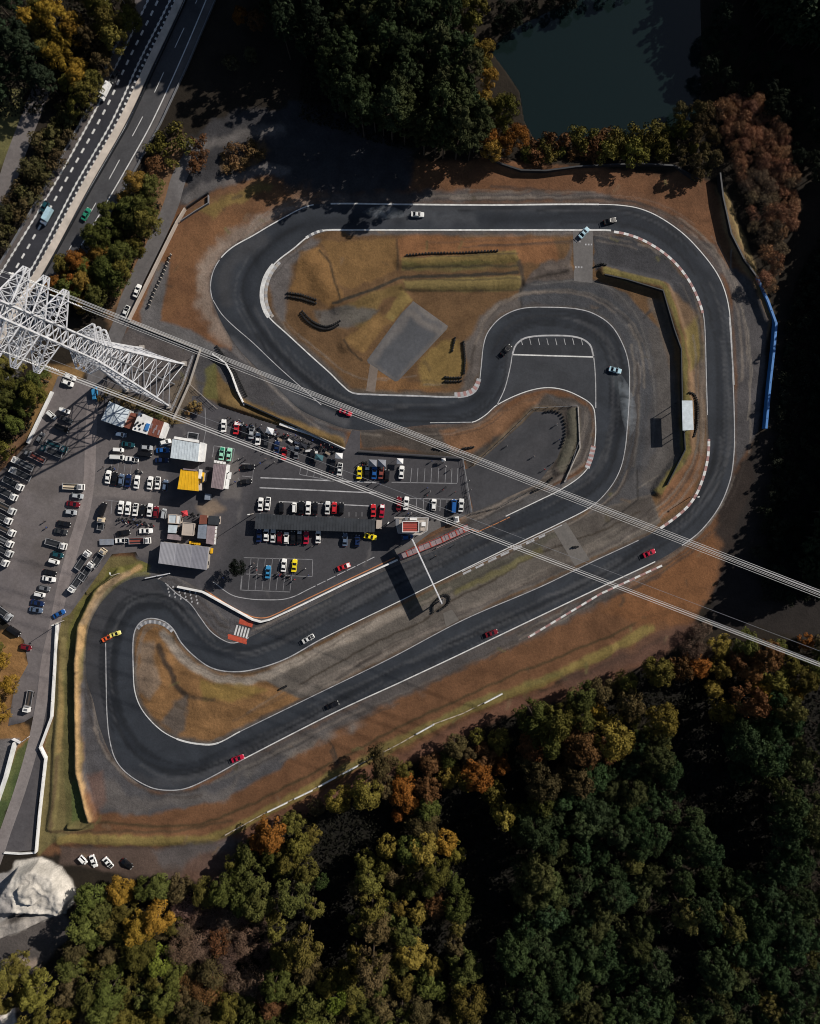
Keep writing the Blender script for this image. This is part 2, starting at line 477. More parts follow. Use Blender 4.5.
for k in range(110):       # single tyre marks that follow the lap
    i = rr.randrange(0, len(RACE) - 60); o = rr.uniform(-9, 9); n = rr.randrange(18, 55)
    pts = []
    for j in range(i, i + n):
        a = np.array(RACE[j]); b = np.array(RACE[j + 1]); d = b - a; L = np.linalg.norm(d)
        if L < 1e-6: continue
        nn = np.array((-d[1], d[0])) / L; pts.append(tuple(a + nn * (o + 3 * math.sin((j - i) / n * 3))))
    dark = rr.random() < .65
    track_ops.append(('l', pts, rr.uniform(1.2, 3.2), (.013,.015,.019) if dark else (.068,.070,.076), dict(feather=1.8, amt=.75 if dark else .5, rag=.4)))
Z1, Z2, Z3 = .015, .03, .045
sheet('race_track', OUTER, [INNER], Z2, TRACKBASE, track_ops, M['asphalt'], 2.6)
race_track = bpy.data.objects['race_track']

# ---------------------------------------------------------------- other paved surfaces
LOT = [(58,376),(86,380),(104,392),(136,408),(170,424),(190,424),(192,396),(203,396),(216,405),(345,448),(352,430),(360,431),(360,450),(414,454),(463,457),(472,512),(430,533),(398,558),(330,592),(268,619.5),(254,618.5),(203,589),(176,577),(140,560),(136,552),(112,554),(100,572),(70,614),(56,622),(46,652),(34,716),(24,722),(8,726),(14,690),(28,664),(24,640),(6,622),(-30,590),(-30,492),(-4,476),(26,446),(44,412)]
LOTBASE = (.066, .063, .069)
lot_ops = [
 ('f', [(-30,450),(60,376),(90,380),(112,440),(104,560),(60,625),(30,720),(-30,720)], (.142,.126,.126), dict(feather=8, amt=.9, rag=4)),
 ('f', [(84,420),(170,440),(165,560),(80,560)], (.115,.103,.102), dict(feather=8, amt=.7, rag=3)),
 ('f', [(94,484),(152,490),(150,500),(92,497)], (.155,.137,.132), dict(feather=4, amt=.9, rag=1)),
 ('f', [(214,455),(238,452),(240,500),(222,500)], (.13,.118,.112), dict(feather=5, amt=.7, rag=2)),
 ('f', [(196,505),(216,500),(225,512),(205,518)], (.26,.19,.13), dict(feather=5, amt=.6, rag=2)),
 ('f', [(255,480),(480,480),(470,512),(400,556),(270,618),(215,585),(235,520)], (.043,.043,.048), dict(feather=14, amt=.8, rag=4)),
 ('f', [(250,440),(345,455),(460,462),(462,500),(250,498)], (.050,.049,.054), dict(feather=8, amt=.7, rag=3)),
 ('f', [(420,522),(470,512),(440,535),(398,556),(392,552)], (.125,.118,.115), dict(feather=4, amt=.8, rag=1)),
 ('f', [(100,378),(186,350),(200,352),(178,412),(150,400)], (.13,.12,.12), dict(feather=3, amt=.8, rag=1)),
 ('l', [(28,447),(6,470),(-20,500)], 10, (.05,.045,.045), dict(feather=8, amt=.6, rag=2)),
 ('f', [(36,470),(64,460),(60,560),(30,560)], (.14,.125,.12), dict(feather=14, amt=.5, rag=6)),
 ('f', [(20,470),(80,430),(86,500),(50,600),(10,600)], (.09,.078,.074), dict(feather=6, amt=.7, patch=.75, rag=4)),
]
for k in range(70):
    x = rr.uniform(0, 470); y = rr.uniform(400, 610); a = rr.uniform(0, 3.14); l = rr.uniform(4, 22)
    lot_ops.append(('l', [(x, y), (x + l * math.cos(a), y + l * math.sin(a))], rr.uniform(1, 3.5), (.05,.048,.05) if rr.random() < .6 else (.15,.14,.135), dict(feather=3, amt=rr.uniform(.2, .5), rag=1.2)))
sheet('car_park', LOT, [], Z1, LOTBASE, lot_ops, M['lot'], 2.6)

KART = [(474,466),(502.4,441),(522,424),(534,412),(553,411.5),(562,415),(566,434),(557.3,458),(537.5,484),(474,512),(463.5,470)]
sheet('kart_yard', KART, [], Z1, (.050,.050,.055), [('l', smooth_line([(480,470),(520,440),(548,425),(552,450),(520,480)],4), 10, (.04,.041,.046), dict(feather=8, amt=.8))], M['lot'], 3)

ROADC = (.205, .178, .172)
road_c = smooth_line([(93,400),(91,430),(89,480),(84,512),(74,545),(62,590),(55,625),(47,660),(42,700),(33,745),(20,790),(6,830),(-8,870),(-30,910)], 4)
def band(c, wl, wr=None):
    wr = wl if wr is None else wr; L = []; Rr = []
    for i, p in enumerate(c):
        a = np.array(c[max(i - 1, 0)]); b = np.array(c[min(i + 1, len(c) - 1)]); d = (b - a) / np.linalg.norm(b - a)
        n = np.array((-d[1], d[0])); L.append(tuple(np.array(p) + n * wl)); Rr.append(tuple(np.array(p) - n * wr))
    return L + Rr[::-1]
sheet('access_road', band(road_c, 5.6), [], Z2, ROADC, [('l', road_c, 3, (.14,.12,.118), dict(feather=4, amt=.7, patch=.4)), ('f', [(60,700),(10,700),(0,860),(60,860)], (.20,.18,.175), dict(feather=10, amt=.7))], M['lot'], 2.6)
# dark tarmac beside the lower end of the access road, up to the white wall
sheet('road_verge', [(58,622),(52,622),(46,660),(42,704),(36,745),(24,790),(4,853),(34,850),(38,800),(46,757),(41,746),(53,716),(56,660)], [], Z1 - .005, (.075,.07,.074), [('l', [(52,640),(48,700),(38,745),(40,770),(30,850)], 8, (.11,.10,.10), dict(feather=5, amt=.6, patch=.5))], M['lot'], 3)

LANE = smooth_line([(205,150),(196,150),(190,160),(180,178),(172,205),(155,245),(140,275),(128,302),(119,330),(108,352),(96,378),(90,398)], 4)
sheet('service_lane', band(LANE, 8.5, 6.5), [], Z1 - .006, (.115,.108,.108), [('l', LANE, 5, (.095,.09,.092), dict(feather=5, amt=.7, patch=.4)), ('f', [(160,140),(240,120),(240,190),(180,200)], (.135,.128,.128), dict(feather=8, amt=.8))], M['lot'], 3)
sheet('farm_road', band(smooth_line([(42,88),(30,118),(14,160),(2,196),(-20,240)],4), 9), [], Z1, (.14,.125,.12), [], M['lot'], 3)

sheet('infield_pad', [(409,303),(413,301),(448,326),(447,329),(398,381),(395,381.5),(368,363),(367,360)], [], Z1, (.072,.075,.083), [
 ('l', [(413,303),(447,327),(440,333),(409,310)], 7, (.17,.15,.135), dict(feather=6, amt=.7, rag=2)), ('l', [(372,360),(408,312)], 9, (.15,.135,.125), dict(feather=7, amt=.6, rag=2)), ('l', [(372,363),(396,380),(446,328)], 2, (.14,.125,.115), dict(feather=3, amt=.6))], M['lot'], 2.6)
sheet('infield_path', [(370,364),(378,369),(375,392),(366,391)], [], Z1 + .006, (.16,.13,.11), [], M['lot'], 3)
sheet('connector_upper', [(573,230.5),(593,230.5),(592.5,283),(574,281)], [], Z1, (.125,.118,.115), [('l',[(583,232),(583,282)],5,(.105,.10,.10),dict(feather=5,amt=.7,patch=.3))], M['lot'], 3)
sheet('connector_lower', [(553,529),(566,522),(590,560),(575,566)], [], Z1, (.13,.12,.112), [('l',[(562,530),(580,560)],4,(.10,.095,.09),dict(feather=5,amt=.7,patch=.4))], M['lot'], 3)
sheet('connector_small', [(443,613),(452,609.5),(459,620),(446,627)], [], Z1, (.12,.11,.10), [], M['lot'], 3)

# ---------------------------------------------------------------- expressway
def hw(offs):
    return smooth_line(offs, 4)
HL0 = hw([(139,-30),(133,8),(112,50),(88,108),(45,184),(3,256),(-34,316),(-70,372)])
HL1 = hw([(160,-30),(148,0),(117,64),(95,111),(50,192),(10,258),(-25,316),(-60,372)])
HL2 = hw([(170,-30),(158,0),(128,61),(105,110),(62,187),(23,256),(-12,316),(-46,372)])
HL3 = hw([(182,-30),(170,0),(140,60),(112,121),(76,184),(38,257),(2,318),(-32,376)])
HL4 = hw([(196,-30),(185,0),(156,64),(127,124),(91,187),(53,257),(15,322),(-18,380)])
HL5 = hw([(209,-30),(197,0),(177,43),(148,106),(127,146),(97,201),(62,262),(24,330),(-8,388)])
HL6 = hw([(217,-30),(206,0),(178,66),(151,124),(130,162),(108,200),(71,263),(32,334),(0,392)])
HL7 = hw([(226,-30),(215,0),(187,66),(160,124),(138,164),(116,204),(79,268),(40,340),(8,396)])
def between(a, b): return list(a) + list(b)[::-1]
sheet('expressway', between(HL0, HL7), [], Z1, (.032,.033,.040), [
 ('f', between(HL0, HL1), (.10,.088,.085), dict(feather=2, amt=1, rag=.3)),
 ('f', between(HL6, HL7), (.10,.092,.09), dict(feather=2, amt=1, rag=.3)),
 ('f', between(HL4, HL6), (.062,.062,.066), dict(feather=2, amt=1, rag=.3)),
 ('l', HL5, 18, (.05,.05,.054), dict(feather=14, amt=.4, rag=1)),
], M['asphalt'], 3)
express = bpy.data.objects['expressway']
med = MB(); med.ribbon([(p.x, p.y) for p in WL([((a[0] * .36 + b[0] * .64), (a[1] * .36 + b[1] * .64)) for a, b in zip(np.array([HL3[int(i)] for i in np.linspace(0, len(HL3) - 1, 60)]), np.array([HL4[int(i)] for i in np.linspace(0, len(HL4) - 1, 60)]))])], 7.2 * S, .30)
mb2 = MB(); pts = [(a[0] * .36 + b[0] * .64, a[1] * .36 + b[1] * .64) for a, b in zip([HL3[int(i)] for i in np.linspace(0, len(HL3) - 1, 60)], [HL4[int(i)] for i in np.linspace(0, len(HL4) - 1, 60)])]
mb2.wall([(p.x, p.y) for p in WL(pts)], 7.2 * S, .0, .22)
struct('median_strip', mb2, flat_mat('median_concrete', (.50, .44, .38), .85, .25, .25))
lm = MB()
strip(lm, HL1, .9, Z1 + .012); strip(lm, HL3, 1.0, Z1 + .012)
for d in dashes(HL1, 3, 3.4): strip(lm, d, 2.2, Z1 + .02)
for d in dashes(HL3, 3, 3.4): strip(lm, d, 2.2, Z1 + .02)
for d in dashes([(p[0] + 4.2, p[1] + 2) for p in HL3], 2.4, 3.6): strip(lm, d, 2.4, Z1 + .02)
for d in dashes(HL2, 5.5, 5.5): strip(lm, d, 2.0, Z1 + .02)
strip(lm, HL4, .9, Z1 + .012); strip(lm, HL6, 1.1, Z1 + .012)
for d in dashes(HL5, 22, 27, 14): strip(lm, d, .7, Z1 + .012)
struct('lane_marking', lm, M['paint_white'], express)

# dark clearings in the wood
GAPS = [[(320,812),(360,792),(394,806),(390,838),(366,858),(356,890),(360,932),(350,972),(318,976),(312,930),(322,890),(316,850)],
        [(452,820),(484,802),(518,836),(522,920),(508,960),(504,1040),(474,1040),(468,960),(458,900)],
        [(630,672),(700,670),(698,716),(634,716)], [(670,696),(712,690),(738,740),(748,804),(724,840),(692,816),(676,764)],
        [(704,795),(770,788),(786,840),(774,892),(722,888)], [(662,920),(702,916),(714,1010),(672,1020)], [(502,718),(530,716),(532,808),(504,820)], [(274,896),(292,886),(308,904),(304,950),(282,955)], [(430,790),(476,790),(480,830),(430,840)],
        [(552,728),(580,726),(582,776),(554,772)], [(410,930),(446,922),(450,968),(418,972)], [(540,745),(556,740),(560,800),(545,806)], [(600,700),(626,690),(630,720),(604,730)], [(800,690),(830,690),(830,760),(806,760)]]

# ---------------------------------------------------------------- track markings
tm = MB(); tf = MB(); tk = MB()
def sub(curve, a, b):
    """piece of a closed curve between the points nearest a and b, the shorter way round"""
    c = np.array(curve); i = int(np.argmin(((c - a)**2).sum(1))); j = int(np.argmin(((c - b)**2).sum(1))); n = len(c)
    f = (j - i) % n
    if f <= n - f: return [tuple(c[k % n]) for k in range(i, i + f + 1)]
    return [tuple(c[k % n]) for k in range(i, i - (n - f) - 1, -1)]
ZT = Z2 + .012
# outer line: top straight, right bend
strip(tm, sub(OUTER, (330,203.7), (599,204.4)), 1.5, ZT); strip(tm, sub(OUTER, (599,204.4), (733,385)), .9, ZT)
strip(tf, sub(OUTER, (733,385), (682,545.5)), 1.0, ZT)
strip(tf, [(729.5,317),(731.5,345),(734,385)], 1.4, ZT + .003)
strip(tm, sub(OUTER, (655,562), (244,758.8)), 1.1, ZT)
LIN = smooth_line([(244,758.8),(210.7,777.3),(186.3,788.3),(166.8,790.2),(149.8,787),(127.8,774),(115.6,759.5),(109.5,738.8),(107,714.4),(106.3,690),(105.6,643)], 3)
strip(tf, LIN, 1.0, ZT)
strip(tf, sub(OUTER, (162,588), (248,638)), .9, ZT)
strip(tm, sub(OUTER, (221.3,257.5), (312,204.5)), 1.1, ZT); strip(tf, sub(OUTER, (213,299), (221.3,262)), .9, ZT)
strip(tf, smooth_line([(213,300),(221.3,313.5),(233,325.5),(252.5,342.3),(274,362.9),(289,376.5),(305,390.5),(321.3,405)], 4), .8, ZT)
# inner line
strip(tm, sub(INNER, (490,230), (611,230.4)), 1.7, ZT); strip(tm, sub(INNER, (320,230.8), (350,230)), 1.7, ZT); strip(tm, sub(INNER, (350,230), (490,230)), 1.5, ZT)
strip(tm, sub(INNER, (322,230.6), (274,264)), 1.3, ZT)
strip(tm, sub(INNER, (274,264), (270,318)), 4.2, ZT)
strip(tm, sub(INNER, (270,318), (352,392.6)), 1.2, ZT)
strip(tf, sub(INNER, (352,392.6), (458,396.8)), 1.6, ZT); strip(tf, sub(INNER, (458,396.8), (478.7,384)), 2.6, ZT)
strip(tf, sub(INNER, (478.7,384), (625,450)), .9, ZT); strip(tf, sub(INNER, (625,450), (592,506)), .8, ZT)
strip(tm, sub(INNER, (592,506), (322,638.8)), .9, ZT)
strip(tf, sub(INNER, (322,638.8), (181.5,643)), 1.1, ZT); strip(tf, sub(INNER, (181.5,643), (133.2,667)), 1.2, ZT)
strip(tm, sub(INNER, (133.2,667), (176.6,738.8)), 1.0, ZT); strip(tm, sub(INNER, (176.6,738.8), (218,743.2)), 1.8, ZT); strip(tm, sub(INNER, (218,743.2), (240,731.5)), 1.2, ZT)
strip(tf, sub(INNER, (240,731.5), (640,540)), .8, ZT)
strip(tf, sub(INNER, (707.5,415), (703,312)), .9, ZT)
# island and the painted infield loop
strip(tf, [(430,422.7),(471,422.2)], .8, ZT)
strip(tm, sub(OUTER, (592,460), (471.7,422.3)), .9, ZT); strip(tm, sub(OUTER, (505,517), (592,460)), .9, ZT)
LOOP = smooth_line([(497,405),(504.6,389),(510.5,366),(512.5,354),(516.4,344.3),(527,337.5),(554.5,335.5),(578,337.5),(589.6,344.3),(593.5,356),(595.5,380),(595.8,408)], 3)
strip(tf, LOOP, .9, ZT); strip(tf, smooth_line([(512.5,354),(516.4,344.3),(527,337.5),(554.5,335.5),(578,337.5),(589.6,344.3),(593.5,356)], 3), 1.6, ZT + .003)
strip(tm, [(513,354.6),(594,357)], 1.3, ZT)
for i in range(8):
    x = 521 + i * 8.6; strip(tf, [(x, 338.5), (x + 1.5, 345)], .6, ZT)
# doubled line low on the main straight
strip(tf, [(462,571.5),(511,549),(562,525)], .9, ZT - .004)
for d in dashes([(463,574),(500,556),(545,535)], 9, 5): strip(tf, d, 2.0, ZT)
struct('edge_line', tm, M['paint_white'], race_track)
struct('faded_edge_line', tf, M['paint_faint'], race_track)

# kerbs: low concrete blocks in alternating colours
def kerb(name, curve, wd, on, mats, z=.07, off=0.0):
    a = MB(); ds = dashes(curve, on, 0)
    for k, d in enumerate(ds):
        a.wall([(p.x, p.y) for p in WL(d)], wd * S, .0, z, mi=k % 2)
    o = link(name, a.mesh(name, mats), race_track); return o
kerb('kerb', [(p[0] - .4, p[1] + 1.2) for p in sub(INNER, (703,312), (614,230.8))][::-1], 2.4, 5, [M['paint_white'], M['kerb_pink']])
kerb('kerb', sub(INNER, (660,528.5), (708.8,440)), 2.6, 5, [M['paint_white'], M['kerb_pink']])
kerb('kerb', [(662,565.5),(600,594),(528,637.5)], 2.0, 6, [M['paint_white'], M['kerb_pink']])
kerb('kerb', [(p[0] + 4, p[1]) for p in sub(INNER, (276,262.3), (269,317))], 3.0, 3, [M['paint_faint'], M['concrete']], .06)
kerb('kerb', [(p[0] - .5, p[1] - 2.2) for p in sub(INNER, (455,396.8), (479,380))], 4.5, 3, [M['paint_faint'], M['kerb_pink']], .06)
kerb('kerb', [(p[0], p[1] + 3.2) for p in sub(INNER, (172,628), (137,626))], 3.5, 2.4, [M['paint_faint'], M['mid']], .06)
kerb('kerb', [(587,468),(591,457),(593.5,446)], 5.0, 2.4, [M['paint_faint'], M['kerb_pink']], .06)
kerb('kerb', sub(INNER, (306,238), (322,230.8)), 2.6, 3, [M['paint_white'], M['mid']], .06)

# red and white crossing at the pit exit
def rot_box(mb, cx, cy, l, wd, a, z, mi=0):
    c = W(cx, cy, z); mb.box((c.x, c.y, z), (l * S, wd * S, .012), a, mi)
zx = MB(); ax = R(-16)
rot_box(zx, 246, 622.8, 14, 5.4, ax, ZT + .004, 1); rot_box(zx, 237.4, 639.0, 19, 5.2, ax, ZT + .004, 1)
for i in range(5):
    rot_box(zx, 236 + i * 2.9, 630 + i * .8, 1.7, 10.5, ax, ZT + .01, 0)
for r_ in range(2):
    for i in range(7):
        rot_box(zx, 240.3 + i * 1.9 + 0, 619.8 + i * .55 + r_ * 3.2, 1.2, 2.4, ax + (.25 if r_ else 0), ZT + .01, 1)
for r_ in range(2):
    for i in range(9):
        rot_box(zx, 228.4 + i * 2.1 + r_ * .8, 635.5 + i * .62 + r_ * 3.0 - .3, 1.3, 2.3, ax, ZT + .01, 1)
link('pit_exit_marking', zx.mesh('pit_exit_marking', [M['paint_white'], M['paint_red']]), race_track)
tt = MB()
for c in range(6):
    for r_ in range(4):
        rot_box(tt, 167.5 + c * 5.6 + r_ * .7, 585.3 + c * 1.55 + r_ * 3.4 , 1.4, 2.0, R(-16), ZT + .012)
for (a, b) in (((575,241.5),(577,241.5)),((579,241.5),(581,241.5)),((585,244.5),(592,244.5)),((575,267.2),(583,267.2))):
    for d in dashes([a, b], 1.6, 1.3): strip(tt, d, 1.6, Z1 + .012)
struct('tick_marking', tt, M['paint_faint'], race_track)

# ---------------------------------------------------------------- car park markings
cp = MB(); cpf = MB(); cpo = MB(); ZC = Z1 + .012
carpark = bpy.data.objects['car_park']
def ln(a, b, wd=.6, m=cpf): strip(m, [a, b], wd, ZC)
ln((391.6,482.3),(457,483.4), .8); 
for x, xb in ((411.8,410.5),(418,417),(425,424),(431.8,430.8),(438.8,438),(445.9,445),(452,451.3),(458,457.2)): ln((x, 468), (xb, 482.6))
ln((409.9,498.4),(463.2,499.4), .8)
for x in (416.6,423.6,429.7,440.4,447): ln((x, 499), (x - .5, 511))
ln((260.5,477.7),(376.3,482.6), 1.2, cp); ln((259.6,487.7),(376.3,493), 1.2, cp)
ln((278.8,501.5),(370,506), 1.0, cp)
for x in (349,356,362): ln((x, 512), (x, 516.5))
for i in range(7): ln((301 + i * 7, 466 + i * 1.5), (299.6 + i * 7, 474 + i * 1.5), .5)
ln((299.6,474.5),(345,483), .6)
ln((243.9,557.6),(312.7,559.5)); ln((246,574),(312.2,576.6)); ln((240.2,590),(290.2,592)); ln((312.7,559.5),(312.2,576.6))
for i in range(8): ln((243.9 + i * 7.2, 557.8), (241 + i * 7.0, 590.5), .5)
ln((243.9,557.6),(240.2,590))
strip(cp, smooth_line([(213.4,582),(231.7,594.9),(248.8,598.8),(265,599.8),(283,599.3),(295,596),(307,590)], 3), .8, ZC)
for d in dashes([(307,590),(374.4,557)], 9.5, 1.6): strip(cp, d, .8, ZC)
strip(cpo, smooth_line([(205,590),(226.8,604),(250,616),(261,618),(270,616.6),(302.4,601),(395,557.6)], 4), 1.0, ZC)
ln((214,445.8),(234.5,448.5)); ln((234.5,448.5),(232.3,462)); ln((214,445.8),(212.5,457))
ln((105,500),(123,502)); ln((112,501),(111,514))
for i in range(6): ln((104.5 + i * 6.5, 470 + i * .9), (106 + i * 6.5, 458 + i * .9), .4)
ln((240,463),(254,464.5)); ln((254,464.5),(252,483)); ln((242,476),(252,477)); ln((241,483),(238,478))
ln((205,408),(206,430), .8); ln((206,430),(198,470), .6)
ln((463,458),(472,512), .7)
ln((138,592),(163,576), .7, cp)
struct('bay_line', cpf, M['paint_thin'], carpark); struct('painted_line', cp, M['paint_faint'], carpark); struct('orange_line', cpo, M['paint_orange'], carpark)

# ================================================================ ground sheet
def axis(lo, hi, st, far):
    a = list(np.arange(lo, hi + st, st)); s = st * 2; p = a[0]; q = a[-1]; pre = []; post = []
    while p > -far: p -= s; pre.append(p); q += s; post.append(q); s *= 1.5
    return np.array(pre[::-1] + a + post)
gx = axis(-24, 844, 1.2, 9000); gy = axis(-24, 1048, 1.2, 9000)
# the sheet is laid out in survey units; the far skirts are placed directly in metres
wx = np.where(True, (gx - 410) * S, 0); 
GX, GY = np.meshgrid(gx, gy)
nx, ny = len(gx), len(gy)
X = GX.ravel(); Y = GY.ravel()
far = (X < -30) | (X > 850) | (Y < -30) | (Y > 1055)
XW = np.empty(len(X)); YW = np.empty(len(X))
XW[~far], YW[~far] = G(X[~far], Y[~far])
xc = np.clip(X[far], -30, 850); yc = np.clip(Y[far], -30, 1055); ex, ey = G(xc, yc)
XW[far] = ex + (X[far] - xc) * S; YW[far] = ey - (Y[far] - yc) * S
ORANGE = (.122,.060,.030); BROWN = (.108,.062,.030); STRAW = (.145,.108,.038); GREENY = (.092,.088,.030); DUST = (.20,.155,.12)
GREYG = (.085,.083,.086); PALE = (.25,.215,.18); SOIL = (.017,.013,.009); DIRT = (.15,.10,.07); MOSS = (.05,.05,.018)
sh = lambda c, dx, dy: [(p[0] + dx, p[1] + dy) for p in c]
